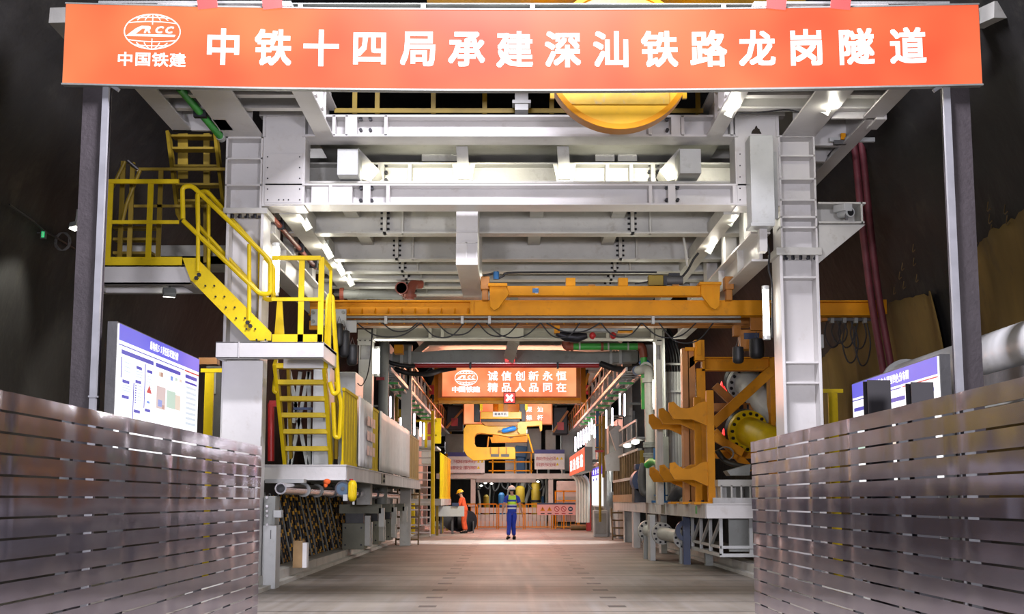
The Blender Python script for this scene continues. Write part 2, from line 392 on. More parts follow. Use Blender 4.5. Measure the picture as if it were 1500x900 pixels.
arch(-32, 48, 'wall_right'); arch(48, 132, 'ceiling'); arch(132, 212, 'wall_left')
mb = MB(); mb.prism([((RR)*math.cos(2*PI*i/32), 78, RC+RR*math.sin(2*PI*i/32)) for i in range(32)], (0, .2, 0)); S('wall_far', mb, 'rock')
# raised kerbs along the slab edges
for nm, x0, x1 in (('trim_1', -3.95, -3.62), ('trim_2', 4.22, 4.5)):
    mb = MB()
    for i in range(12): mb.box(x0, x1, 17+i*4.6, 17+i*4.6+4.57, 0, .2)
    mb.box(x1 if x0 < 0 else x0-.12, x1+.12 if x0 < 0 else x0, 17, 72, 0, .06)
    S(nm, mb, 'white2')

# ================================================================ BACKLIT SIGN OVER THE ENTRANCE
SY = 15.5
x0, x1, z0, z1 = rect(94, 6, 1436, 122, SY); xc = (x0+x1)/2; hw = (x1-x0)/2; zc = (z0+z1)/2; hh = (z1-z0)/2
SF = Fr((xc, SY, zc), (1, 0, 0), (0, 0, 1), .072, hw)
SIGN = T('entrance_sign', 'long backlit orange sign with white characters over the tunnel entrance', 'sign')
fbox(MB(), SF, -hw, -hh, hw, hh, -.02, 0, 24).build('sign_face', 'sign', SIGN)
mb = MB(); fbox(mb, SF, -hw-.01, -hh-.012, hw+.01, hh+.02, -.12, -.02, 24); fbox(mb, SF, -hw-.01, -hh-.022, hw+.01, -hh-.002, -.02, .012, 24); fbox(mb, SF, -hw-.01, hh-.002, hw+.01, hh+.016, -.02, .008, 24)
tag(mb.build('casing', 'grey', SIGN), 'grey metal casing')
pxm = SY/F
chars = '中铁十四局承建深汕铁路龙岗隧道'
cpx = [327, 400, 470.5, 541.5, 612, 683.5, 754, 824.5, 894.5, 966, 1038, 1109, 1181, 1255, 1330]
mb = MB()
for ch, p in zip(chars, cpx):
    text(mb, ch, SF, [X(p, SY, 70)-xc], .0, 58*pxm*1.02, .027, .004, .96)
mb.build('lettering', 'text', SIGN)
mb = MB(); text(mb, '中国铁建', SF, [X(p, SY, 97)-xc for p in (183, 209, 234.5, 260)], -.235+.06, 23*pxm, .02, .004, 1.12)
emblem(mb, SF, X(223, SY, 52)-xc, .125+.04, 85*pxm, 55*pxm, .0105)
mb.build('emblem', 'text', SIGN)
for p, s in ((305, -1), (400, -1), (1136, 1), (1230, 1)):
    xx = X(p, SY, 8); zz = z1-.06
    tag(MB().bar((xx, SY-.0, zz), (xx+s*.15, SY-.45, zz+1.5), .23, .03, (0, 1, .2)).build('hanger_strap', 'strap', SIGN), 'red steel strap')
# H section posts that carry the sign
def post(pa, pb, pe, name, label, inner):
    t = T(name, label, 'post', 'posts of the entrance sign')
    a0, a1 = X(pa[0], 15.62, 130), X(pa[1], 15.62, 130); top = Z(118, 15.62)
    lo, hi = min(a0, a1), max(a0, a1)
    tag(MB().box(lo, hi, 15.62, 15.65, 0, top).box((lo+hi)/2-.01, (lo+hi)/2+.01, 15.65, 15.93, 0, top).box(lo, hi, 15.93, 15.96, 0, top).build('post_section', 'post', t), 'dull grey steel face')
    e0, e1 = X(pe[0], 15.6, 130), X(pe[1], 15.6, 130)
    mb = MB().box(e0, e1, 15.58, 15.64, 0, top+.0); zb = Z(580, 15.6)
    mb.box(e0-.012, e1+.012, 15.575, 15.65, zb-.02, zb); tag(mb.build('edge_angle', 'postedge', t), 'pale galvanised edge angle')
    c = (e0+e1)/2
    MB().bar((c-.02*inner, 15.57, top-.02), (c+.16*inner, 15.57, top-.14), .05, .04).build('clamp', 'postedge', t)
    MB().box(lo-.1, hi+.1, 15.5, 16.1, 0, .03).build('base_plate', 'post', t)
post((122, 152), 0, (151, 160), 'sign_post', 'tall grey steel post holding up the sign beside the yellow landing', 1)
post((1391, 1420), 0, (1381, 1391), 'sign_post', 'tall grey steel post holding up the sign in front of the big white duct', -1)

# ================================================================ SLATTED STAINLESS FENCES
def fence(xw, y0, y1, ztop, zbot, n, posts, side, label):
    t = T('slat_fence', label, 'fence', 'shiny slatted fences')
    pitch = (ztop-zbot)/n; rng = random.Random(3+side)
    for k in range(n):
        za = zbot+k*pitch+.0065; zb = zbot+(k+1)*pitch-.0065; V = []; Fs = []
        ns = 110; amp = rng.uniform(.002, .007)
        prof = [(0, .0100), (.25, .0102), (.5, .0103), (.75, .0102), (1, .0100)]
        ph = [rng.uniform(-1, 1) for _ in range(40)]
        for i in range(ns+1):
            y = y0+(y1-y0)*i/ns
            # distance to the closest post line: the sheet is pulled in at each post and bellies out between them
            dmin = min(abs(y-p) for p in posts); seg = sum(1 for p in posts if p < y)
            belly = min(1, dmin/.10)**.7
            b = (belly-1)*.005+amp*ph[seg]*math.sin(PI*min(1, dmin/.6))+.0012*math.sin(y*5.1+ph[seg+12]*3)
            for q, d in prof:
                V.append((xw-side*(b+d*(.35+.65*belly)), y, za+(zb-za)*q))
        m = len(prof)
        for i in range(ns):
            for j in range(m-1):
                f = (i*m+j, i*m+j+1, (i+1)*m+j+1, (i+1)*m+j)
                Fs.append(f if side > 0 else f[::-1])
        # folded return edges and back sheet
        o = len(V); V += [(xw-side*.002, v[1], v[2]) for v in V]
        for i in range(ns):
            for j in (0, m-1):
                Fs.append((i*m+j, (i+1)*m+j, o+(i+1)*m+j, o+i*m+j))
        for i in (0, ns):
            for j in range(m-1): Fs.append((i*m+j, i*m+j+1, o+i*m+j+1, o+i*m+j))
        for i in range(ns): Fs.append((o+i*m, o+(i+1)*m, o+(i+1)*m+m-1, o+i*m+m-1))
        mb = MB(); mb.add(V, Fs); mb.build('slat', 'slat', t, smooth=.6)
    for p in posts:
        tag(MB().box(xw+side*.02, xw+side*.08, p-.03, p+.03, 0, ztop-.01).box(xw+side*.0, xw+side*.16, p-.08, p+.08, 0, .015).build('post', 'dgrey', t), 'grey steel post')
    return t
fence(-2.70, 2.0, 14.95, 1.885, .07, 16, [2.3, 3.55, 4.8, 6.05, 7.3, 8.55, 9.8, 11.05, 12.3, 13.6, 14.75], -1, 'shiny slatted steel fence below the lit board with the red triangle')
fence(2.45, 2.0, 13.8, 1.885, .07, 16, [2.35, 3.62, 4.9, 6.2, 7.45, 8.7, 9.95, 11.25, 12.55, 13.62], 1, 'shiny slatted steel fence beside the two short dark stub posts')
for (a, b, y, top), lb in zip(((1272, 1306, 10.1, 557), (1336, 1369, 9.1, 560)), ('short dark stub post at the middle of the lit board', 'short dark stub post near the end of the lit board')):
    xa, xb = X(a, y), X(b, y); mb = MB(); zt = Z(top, y)
    mb.box(xa, xb, y, y+.012, 0, zt).box((xa+xb)/2-.005, (xa+xb)/2+.005, y+.012, y+.12, 0, zt).box(xa, xb, y+.12, y+.132, 0, zt)
    mb.box(xa, xa+.008, y-.004, y, 0, zt)
    tag(mb.build('stub_post', 'stub'), lb, 'post', 'stub posts behind the fence')

# ================================================================ LIT INFORMATION BOARDS
def board(fr, L_, H, hb, title, label, kind):
    t = T('information_board', label, 'board', 'lit information boards')
    fbox(MB(), fr, 0, 0, L_, H, -.02, 0).build('lit_face', 'bwhite', t)
    mb = MB(); fbox(mb, fr, -.03, -.04, L_+.03, H+.02, -.13, -.02); tag(mb.build('casing', 'dgrey', t), 'dark grey casing')
    for a in (.3, L_-.3):
        mb = MB(); mb.add(*[(lambda P: (P, [(0,1,2,3),(4,7,6,5),(0,4,5,1),(1,5,6,2),(2,6,7,3),(3,7,4,0)]))([fr.p(a-.04,-fr.o.z,-.12), fr.p(a+.04,-fr.o.z,-.12), fr.p(a+.04,-.04,-.12), fr.p(a-.04,-.04,-.12), fr.p(a-.04,-fr.o.z,-.04), fr.p(a+.04,-fr.o.z,-.04), fr.p(a+.04,-.04,-.04), fr.p(a-.04,-.04,-.04)])][0]); tag(mb.build('leg', 'dgrey', t), 'dark steel leg')
    
    fbox(MB(), fr, 0, H-hb, L_, H, .001, .003).build('header', 'bblue', t)
    n = len(title); mid = L_*(.44 if kind else .51); w = L_*(.55 if kind else .36)
    mb = MB(); text(mb, title, fr, [mid-w/2+w*(i+.5)/n for i in range(n)], H-hb*.52, .115, .016, .005, .93*(w/n)/.115); mb.build('title', 'text', t)
    return t
BX = -4.55; yA, yB = 15.85, 20.0
zt = Z(474, yA, 170); zb = 1.9
LB = Fr((BX, yA, zb), (0, 1, 0), (0, 0, 1)); H = zt-zb; LN = yB-yA
t = board(LB, LN, H, .19, '盾构机5S责任区域划分牌', 'lit white board with blue header and red triangle', 0)
def rects(mat, name, L):
    mb = MB()
    for a, b, c, d in L: fbox(mb, LB, a*LN, H*(1-d), c*LN, H*(1-b), .001, .0035)
    mb.build(name, mat, t)
rects('bline', 'printed_blue', [(0, .162, .78, .17), (.03, .20, .38, .235), (.41, .20, .73, .235), (.80, .20, .97, .235), (.80, .265, .97, .285), (.19, .29, .25, .315), (.31, .29, .37, .315), (.05, .44, .12, .465), (.185, .41, .245, .435), (.05, .565, .12, .59), (.18, .66, .245, .685), (.30, .63, .36, .655), (.03, .26, .037, .43), (.165, .44, .172, .74), (.285, .25, .292, .63)]+[(.185, .455+.02*i, .197, .465+.02*i) for i in range(8)])
rects('bpale', 'printed_grey', [(.06, .29+.035*i, .13, .30+.035*i) for i in range(3)]+[(.19, .33+.022*i, .26, .34+.022*i) for i in range(3)]+[(.31, .34+.025*i, .37, .348+.025*i) for i in range(5)]+[(.82, .31+.05*i, .97, .335+.05*i) for i in range(8)]+[(.05, .48+.02*i, .14, .49+.02*i) for i in range(3)]+[(.21, .45+.03*i, .26, .46+.03*i) for i in range(5)])
rects('bpink', 'printed_pink', [(.43, .40, .54, .60)]); rects('bgreen', 'printed_green', [(.56, .41, .67, .57), (.66, .27, .69, .30)])
rects('bsand', 'printed_sand', [(.67, .43, .74, .57), (.45, .27, .48, .31), (.72, .27, .75, .3)]); rects('bsky', 'printed_sky', [(.45, .52, .50, .58), (.60, .27, .63, .31), (.32, .56, .35, .58)])
rects('bbrown', 'printed_brown', [(.47, .27, .5, .31), (.5, .56, .53, .60)])
mb = MB(); line2(mb, LB, [(.785*LN, H*.833), (LN, H*.833)], .022, .004)
P = [(.31, .49), (.37, .49), (.34, .42)]; mb.add([LB.p(a*LN, H*(1-b), .004) for a, b in P], [(0, 1, 2)]); line2(mb, LB, [(0, .03), (.4*LN, .03)], .03, .004); mb.build('printed_red', 'bred', t)
# the board behind the other fence
yA, yB = 14.55, 18.2; BX2 = X(1376, yA); zt = Z(522, yA, 1376); zb = 1.45
LB = Fr((BX2, yB, zb), (0, -1, 0), (0, 0, 1)); H = zt-zb; LN = yB-yA
t = board(LB, LN, H, .19, '龙岗二号斜井安全风险四色分布图', 'lit white board with blue header behind two dark stub posts', 1)
rects('bline', 'printed_blue', [(0, .158, .62, .168), (.02, .235, .25, .27), (.46, .235, .66, .27), (.9, .31, .95, .34), (.87, .235, .96, .26)])
rects('bred', 'printed_red', [(.64, .155, 1, .165), (.60, .38, .63, .41), (.56, .385, .57, .41)]); rects('bgreen', 'printed_green', [(.05, .6, .3, .7), (.1, .8, .4, .9)])
rects('bsand', 'printed_sand', [(.4, .55, .65, .75)]); rects('bpale', 'printed_grey', [(.03, .4+.05*i, .3, .415+.05*i) for i in range(4)])
# ================================================================ WHITE STEEL GANTRY
GY = 20.0
G = T('tunnel_gantry', 'white painted steel gantry frame spanning the tunnel behind the sign', 'gantry')
def bolts(pts, Y, r=.022, d=.03, name='bolts'):
    mb = MB()
    for a, b in pts:
        p = at(a, b, Y); mb.cyl((p.x, Y-d, p.z), (p.x, Y+.005, p.z), r, 6)
    return mb
# --- columns
def column(pl, pr, top, ribs, plate):
    x0, x1, _, _ = rect(pl, 350, pr, 400, GY)
    mb = MB(); mb.ibz(x0, x1, GY, GY+.6, 0, Z(top, GY, pl), .045, .03)
    for r in ribs:
        z = Z(r, GY, pl); mb.box(x0+.045, x1-.045, GY+.02, GY+.29, z-.015, z+.015)
    mb.build('column', 'white', G, bev=.006)
    a, b = plate; z0, z1 = Z(b, GY, pl), Z(a, GY, pl)
    MB().box(x0-.05, x1+.05, GY-.03, GY+.65, z0, z1).build('flange_plate', 'white2', G, bev=.005)
    bolts([(pl+(pr-pl)*f, b+5) for f in (.18, .36, .54, .72, .9)], GY+.05, .025, .0).build('flange_bolts', 'dark', G)
    mb = MB()
    for f in (.15, .35, .55, .75, .95):
        xx = x0+(x1-x0)*f; mb.cyl((xx, GY+.03, z0-.06), (xx, GY+.03, z0), .026, 6)
    mb.build('flange_bolts', 'dark', G)
column(330, 385, 312, (), (305, 313))
column(1142, 1199, 373, (406, 531, 561), (363, 374))
# --- stiffened node blocks above the columns
def node(pl, pr, ys, rb):
    x0, x1, z0, z1 = rect(pl, ys[0], pr, ys[1], GY); mb = MB(); mb.ibz(x0, x1, GY, GY+.6, z0, z1, .03, .03)
    mb.box(x0, x1, GY, GY+.6, z1-.03, z1)
    for r in rb:
        z = Z(r, GY, pl); mb.box(x0, x1, GY+.0, GY+.29, z-.014, z+.014)
    mb.build('stiffened_node', 'white', G, bev=.004)
node(330, 384, (200, 305), (232, 271)); node(1142, 1196, (198, 364), (228, 262, 293, 318, 333))
for (a, b, c, d), (e, f, g, h), bp in (((385, 170, 447, 302), (388, 225, 443, 298), 1), ((1077, 170, 1141, 302), (1080, 221, 1138, 298), 0)):
    MB().pb(a, b, c, d, GY+.02, .5).build('box_node', 'white', G, bev=.006)
    MB().pb(e, f, g, h, GY-.0, .03).build('cover_plate', 'white', G, bev=.003)
    MB().pb(a, b, a+4, 200, GY-.03, .06).build('edge_rib', 'white', G); MB().pb(c-4, b, c, 200, GY-.03, .06).build('edge_rib', 'white', G)
    n = [(e+4, f+5+i*(h-f-10)/4) for i in range(5)]+[(g-4, f+5+i*(h-f-10)/4) for i in range(5)]+[(e+4+(g-e-8)*k, h-5) for k in (.35, .5, .65)]
    bolts(n, GY, .011, .008).build('plate_bolts', 'dark', G)
# --- cross beams of the front frame
def stiff(mb, pxs, ya, yb, Y, D=.24, w=.05):
    for p in pxs:
        x = X(p, Y, (ya+yb)/2); mb.box(x-w/2, x+w/2, Y, Y+D, Z(yb, Y), Z(ya, Y))
x0, x1, z0, z1 = rect(447, 168, 1077, 200, GY)
mb = MB(); mb.ibx(x0, x1, z0, z1, GY, .5, .035, .03); stiff(mb, (489, 508, 565, 952, 1000, 1072), 169, 199, GY); stiff(mb, (516, 990), 169, 199, GY-.005, .26, .14)
mb.build('cross_beam', 'white', G, bev=.004)
x0, x1, z0, z1 = rect(388, 269, 1105, 300, GY)
mb = MB(); mb.ibx(x0, x1, z0, z1, GY, .5, .03, .03); stiff(mb, (484, 568, 953, 1076), 271, 298, GY); stiff(mb, (537, 984), 270, 299, GY-.005, .26, .11)
mb.pb(456, 271, 516, 298, GY+.03, .2); mb.build('cross_beam', 'white', G, bev=.004)
mb = bolts([(529, 277), (529, 295), (545, 277), (545, 295), (976, 276), (976, 294), (992, 276), (992, 294)], GY+.12, .028, .08); mb.build('splice_bolts', 'dark', G)
mb = bolts([(529, 176), (529, 192), (543, 176), (543, 192), (977, 176), (977, 192), (992, 176), (992, 192)], GY+.12, .028, .08); mb.build('splice_bolts', 'dark', G)
# inner frame seen between the two front beams
Y2 = 21.5
x0, x1, z0, z1 = rect(440, 238, 1090, 290, Y2)
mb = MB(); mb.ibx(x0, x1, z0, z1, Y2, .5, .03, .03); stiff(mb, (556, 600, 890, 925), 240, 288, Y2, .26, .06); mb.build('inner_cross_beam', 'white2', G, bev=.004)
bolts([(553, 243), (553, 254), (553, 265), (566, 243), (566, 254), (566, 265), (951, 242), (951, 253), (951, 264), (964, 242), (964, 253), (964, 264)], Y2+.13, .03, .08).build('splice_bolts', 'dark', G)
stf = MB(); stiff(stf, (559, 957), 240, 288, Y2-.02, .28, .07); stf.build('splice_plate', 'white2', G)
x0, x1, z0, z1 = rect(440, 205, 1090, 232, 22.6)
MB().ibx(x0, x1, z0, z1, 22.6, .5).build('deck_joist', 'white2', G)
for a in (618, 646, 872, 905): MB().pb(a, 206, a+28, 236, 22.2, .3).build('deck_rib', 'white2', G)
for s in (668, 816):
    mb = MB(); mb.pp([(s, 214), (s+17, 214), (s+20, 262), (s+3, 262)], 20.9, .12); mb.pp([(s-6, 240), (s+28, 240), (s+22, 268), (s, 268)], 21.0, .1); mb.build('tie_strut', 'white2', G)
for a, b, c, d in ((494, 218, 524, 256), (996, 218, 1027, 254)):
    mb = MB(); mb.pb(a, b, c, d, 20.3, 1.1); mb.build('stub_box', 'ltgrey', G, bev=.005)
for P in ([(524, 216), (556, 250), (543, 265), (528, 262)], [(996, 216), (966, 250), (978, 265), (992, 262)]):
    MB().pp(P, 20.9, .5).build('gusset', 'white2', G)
# --- cantilevered deck towards the photographer: longitudinal beams, joists and plates
zl = Z(200, GY); ZD = zl+.55
for a, b, y1 in ((330, 384, GY+.02), (462, 488, GY+.4), (1035, 1058, GY+.4), (1146, 1194, GY+.02)):
    xa, xb = X(a, GY, 200), X(b, GY, 200); mb = MB(); mb.iby(xa, xb, 15.9, y1, zl, ZD, .035, .03)
    for y in (16.6, 17.5, 18.4, 19.3): mb.box(xa+.02, xb-.02, y, y+.02, zl+.03, ZD)
    mb.build('cantilever_beam', 'white', G, bev=.004)
xL0, xL1 = -4.98, X(488, GY, 200); xR0, xR1 = X(1035, GY, 200), 5.36
for y in (15.95, 17.05, 18.13, 18.77):
    for a, b in ((xL0, xL1), (xR0, xR1)): MB().ibx(a, b, zl+.08, ZD, y, .16, .03, .02).build('deck_joist', 'white', G)
MB().box(xL0, xL1, 15.9, 19.72, ZD, ZD+.03).build('deck_plate', 'ltgrey', G); MB().box(xR0, xR1, 15.9, 25.0, ZD, ZD+.03).build('deck_plate', 'ltgrey', G)
MB().iby(xL0, xL0+.28, 15.9, 19.72, zl, ZD, .03).box(xL0, X(330, GY, 200), 19.66, 19.72, zl, ZD).box(xL0+.7, xL0+.9, 19.1, 19.66, zl+.0, zl+.03).build('edge_beam', 'white', G)
mb = MB().iby(xR1-.28, xR1, 15.9, 19.0, zl, ZD, .03).iby(xR1-.22, xR1, 19.0, 25.0, zl, ZD, .03); mb.box(X(1196, GY, 200), xR1-.0, 19.0, 19.06, zl, ZD); mb.box(xR1-.1, xR1+.05, 18.95, 19.5, zl-.03, zl+.16)
for y in (20.6, 21.6, 22.8, 24.0): mb.box(4.6, xR1-.1, y, y+.12, zl+.02, ZD)
mb.build('edge_beam', 'white', G)
MB().box(X(447, GY, 200), X(1077, GY, 200), 20.5, 31, Z(186, 20.5), Z(186, 20.5)+.03).build('upper_deck_plate', 'white2', G)
# --- ceiling beams receding into the tunnel
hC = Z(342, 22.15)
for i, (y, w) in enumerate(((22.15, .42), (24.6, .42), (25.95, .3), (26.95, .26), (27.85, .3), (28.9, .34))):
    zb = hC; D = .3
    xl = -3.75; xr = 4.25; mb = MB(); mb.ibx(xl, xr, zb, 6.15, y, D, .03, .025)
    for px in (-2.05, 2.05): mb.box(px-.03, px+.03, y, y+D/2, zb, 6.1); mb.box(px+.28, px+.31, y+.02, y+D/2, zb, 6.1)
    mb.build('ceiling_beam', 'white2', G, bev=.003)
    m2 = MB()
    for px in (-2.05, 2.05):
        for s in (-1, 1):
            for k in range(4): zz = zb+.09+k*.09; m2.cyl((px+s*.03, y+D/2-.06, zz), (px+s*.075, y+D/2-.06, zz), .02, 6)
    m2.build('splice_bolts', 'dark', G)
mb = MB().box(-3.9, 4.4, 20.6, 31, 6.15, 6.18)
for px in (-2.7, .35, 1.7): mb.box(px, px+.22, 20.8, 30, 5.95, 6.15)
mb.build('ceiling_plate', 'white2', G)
# longitudinal girders either side
xg = X(1112, 20.6, 360)
for x0, x1, zz0, zz1 in ((-3.52, -3.2, hC-.02, hC+.3), (3.30, 3.55, hC-.02, hC+.2)):
    MB().box(x0, x1, 20.55, 30.5, zz0, zz1).build('lamp_girder', 'white2', G)
zg0, zg1 = Z(388, 20.9, 1125), Z(345, 20.9, 1112)
for s, xa in ((1, 3.72), (-1, -3.92)):
    mb = MB(); mb.iby(xa, xa+.3, 20.6, 30.8, zg0, zg1, .035, .05)
    for y in (22, 24, 26, 28): mb.box(xa+.02, xa+.28, y, y+.02, zg0, zg1)
    mb.build('longitudinal_girder', 'white', G, bev=.004)
    for y in (21.3, 23.2, 25.4, 27.8): MB().box(xa+.02, xa+.22, y, y+.45, zg1, 6.15).build('hanger_column', 'white', G, bev=.004)
# centre box hanger
x0, x1 = X(668, 21, 350), X(700, 21, 350)
mb = MB().box(x0, x1, 21, 24.5, Z(388, 21), 6.15); mb.box(x0+.0, x1+.0, 20.97, 21, Z(342, 21), Z(341, 21)); mb.build('centre_box_beam', 'white', G, bev=.006)
mb = MB().pb(682, 355, 684, 386, 20.96, .04).pb(697, 355, 699, 386, 20.96, .04).pb(668, 354, 700, 356, 20.96, .04).pb(668, 386, 700, 388, 20.96, .04); mb.build('end_frame', 'white', G)
# bracket with camera on the outer side of one column
x0, x1, z0, z1 = rect(1199, 296, 1266, 327, GY)
mb = MB().box(x0, x1, GY, GY+.5, z0, z0+.03).box(x0, x1+.03, GY, GY+.5, z1-.03, z1).box(x0, x1, GY+.4, GY+.43, z0, z1).box(x1-.05, x1-.02, GY, GY+.4, z0, z1)
mb.pp([(1199, 329), (1268, 329), (1199, 386)], GY+.05, .35); mb.build('side_bracket', 'white2', G, bev=.003)
# plain white lower front of the column below the landing
MB().pb(326, 528, 384, 640, GY-.06, .06).box(X(326, GY), X(384, GY), GY-.06, GY, 0, Z(640, GY)).build('column_cover', 'white', G, bev=.004)
# soot marked cable duct in front of the node
t = tag(MB().pb(1100, 198, 1134, 330, 19.55, .4).pb(1100, 326, 1135, 331, 19.53, .42).pb(1134, 222, 1139, 320, 19.9, .1).build('cable_duct', 'ltgrey', bev=.006), 'pale grey box duct standing against the gantry column', 'duct')
tag(MB().pb(1113, 331, 1124, 364, 19.75, .15).pb(1113, 352, 1124, 368, 19.7, .2).build('switch_box', 'white'), 'small white switch box under the pale grey duct', 'box')
MB().pb(380, 163, 460, 170, GY-.02, .2).pb(1060, 163, 1150, 170, GY-.02, .2).build('top_lip', 'white', G)
# soot marks
MT['soot'] = M('soot_streak', (.03, .02, .012), .8, 0, .3, 8)
rng = random.Random(4)
def stain(cx, by, w, h, Y):
    P = [(cx-w/2, by)]+[(cx-w/2*(1-k/7)+rng.uniform(-.6, .6), by-h*(k/7)**.8+rng.uniform(-1, 1)) for k in range(1, 7)]+[(cx, by-h)]+[(cx+w/2*k/7+rng.uniform(-.6, .6), by-h*(1-k/7)**.8+rng.uniform(-1, 1)) for k in range(1, 7)]+[(cx+w/2, by)]
    tag(MB().pp(P, Y, .003).build('soot_mark', 'soot', G), 'black soot mark')
stain(1108, 196, 15, 12, GY+.016); stain(1097, 220, 6, 21, GY+.016)
for a, b, s in ((313, 149, 1), (457, 149, 1)): MB().bar(at(a-3, b-6, 18.6), at(a+5, b+8, 18.85), .05, .012, (0, 0, 1)).build('lifting_slot', 'dark', G)
# --- front edge beam above the sign
mb = MB(); zz = Z(14, 16.2); mb.ibx(X(300, 16.2, 10), X(1420, 16.2, 10), zz, zz+.085, 16.2, .3, .015)
for p in (440, 620, 780, 1060, 1250): xx = X(p, 16.2, 5); mb.box(xx-.03, xx+.03, 16.2, 16.35, zz+.015, zz+.07)
mb.build('front_edge_beam', 'grey', G)
mb = MB().bar(at(84, 22, 15.9), at(108, 48, 16.4), .2, .2).build('bracket_end', 'white2', G); mb = MB().bar(at(1468, 14, 15.9), at(1432, 30, 16.6), .2, .2).build('bracket_end', 'white2', G)
# ---------------------------------------------------------------- hoist drum seen under the sign
DY = 17.6; c = at(907, 86, DY); R = 111*DY/F
D_ = T('hoist_drum', 'big round yellow steel drum end hanging under the orange sign', 'drum')
MB().pipe((c.x, DY, c.z), (c.x, DY+.25, c.z), R, R-.03, 64).build('drum_shell', 'dorange', D_, smooth=SM)
tag(MB().pipe((c.x, DY-.04, c.z), (c.x, DY, c.z), R+.0, R-.07, 64).build('drum_rim', 'orange', D_, smooth=SM), 'orange rim flange')
MB().cyl((c.x, DY+.0, c.z), (c.x, DY+.1, c.z), R-.06, 64).build('drum_face', 'drum', D_)
x0, x1, z0, z1 = rect(834, 100, 980, 153, DY)
tag(MB().box(x0, x1, DY-.02, DY+.0, z0, z1).build('worn_plate', M('scraped_plate', (.62, .38, .03), .5, 0, .2, 3, .1, 10, (.33, .27, .2), .9), D_), 'scraped yellow plate')
for a in (806, 1000): MB().pb(a, 125, a+6, 144, DY-.07, .05).build('lug', 'drum', D_)
MB().box(c.x-R-.15, c.x-R+.1, DY-.0, DY+1.6, c.z+.3, c.z+.7).box(c.x+R-.1, c.x+R+.15, DY, DY+1.6, c.z+.3, c.z+.7).box(c.x-2.6, c.x+2.6, DY+.3, DY+.6, c.z+.95, c.z+1.15).build('cradle', 'crane', D_)
# upper deck railing visible under the sign
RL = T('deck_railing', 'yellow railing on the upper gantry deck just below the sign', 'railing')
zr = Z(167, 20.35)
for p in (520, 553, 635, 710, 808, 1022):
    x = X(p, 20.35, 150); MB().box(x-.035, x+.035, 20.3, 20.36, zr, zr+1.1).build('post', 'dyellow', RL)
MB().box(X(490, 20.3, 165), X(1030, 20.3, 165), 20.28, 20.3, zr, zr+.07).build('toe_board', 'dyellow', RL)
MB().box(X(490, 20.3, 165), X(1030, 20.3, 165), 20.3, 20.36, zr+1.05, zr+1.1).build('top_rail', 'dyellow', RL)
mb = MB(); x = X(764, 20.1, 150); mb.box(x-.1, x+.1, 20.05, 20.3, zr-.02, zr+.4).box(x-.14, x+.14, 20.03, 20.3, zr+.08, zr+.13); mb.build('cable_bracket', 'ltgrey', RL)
# green water pipe under the wing
t = T('green_pipe', 'bright green pipe clamped under the side deck above the stairs', 'pipe')
p, q = at(262, 128, 17.9), at(322, 199, 19.9); MB().tube([p, q], .055, 12).build('pipe_run', 'green', t, smooth=SM)
m = p.lerp(q, .5); MB().box(m.x-.09, m.x+.09, m.y-.05, m.y+.05, m.z-.07, m.z+.12).build('pipe_clamp', 'dark', t); MB().cyl(q, q+(q-p).normalized()*.12, .065, 12).build('pipe_end', 'ltgrey', t)
# lamps on the gantry
def bulk(px, py, Y, ang, label, pw=25, size=1.0, grp='emergency lamps on the gantry'):
    """twin battery lamp: grey body, glowing lens; hangs under the steel"""
    p = at(px, py, Y); t = T('battery_lamp', label, 'lamp', grp)
    ca, sa = math.cos(ang), math.sin(ang)
    u = Vector((sa, -.25, ca)).normalized(); 
    size = size*.66; L2 = .17*size
    mb = MB().bar(p-u*L2, p+u*L2, .15*size, .07*size, (0, 1, 0)); mb.build('lens', 'lamp', t, bev=.02)
    mb = MB().bar(p-u*(L2+.03)+Vector((0, .07, .0)), p+u*(L2+.05)+Vector((0, .07, 0)), .18*size, .07*size, (0, 1, 0)); mb.bar(p+u*(L2+.02), p+u*(L2+.07), .16*size, .08, (0, 1, 0)); tag(mb.build('housing', 'grey', t), 'grey housing')
    mb = MB().bar(p+Vector((0, .07, .0)), p+Vector((0, .1, .2)), .03, .03, (0, 1, 0)); mb.build('bracket', 'grey', t)
    point('battery_lamp_light', p+Vector((0, -.22, -.12)), pw, (1, .96, .82), .06)
    return t
bulk(1073, 155, 18.6, .45, 'lit battery lamp under the deck beam by the yellow drum', 18)
bulk(1216, 152, 18.6, .5, 'lit battery lamp at the end of the looping black wire', 18)
for a, b, y, an, lb in ((446, 324, 21.2, -.5, 'lit battery lamp on the ceiling, first in the row above the yellow stairs'), (479, 367, 23.4, -.5, 'lit battery lamp on the ceiling, second in the row above the yellow stairs'),
                     (498, 393, 25.4, -.5, 'lit battery lamp on the ceiling, third in the row above the yellow stairs'), (511, 409, 27.0, -.5, 'lit battery lamp on the ceiling, last in the row above the yellow stairs'),
                     (1074, 317, 21.2, .5, 'lit battery lamp on the ceiling beside the pale grey duct'), (1043, 359, 23.4, .5, 'lit battery lamp on the ceiling above the orange crane motor')):
    bulk(a, b, y, an, lb, 10)
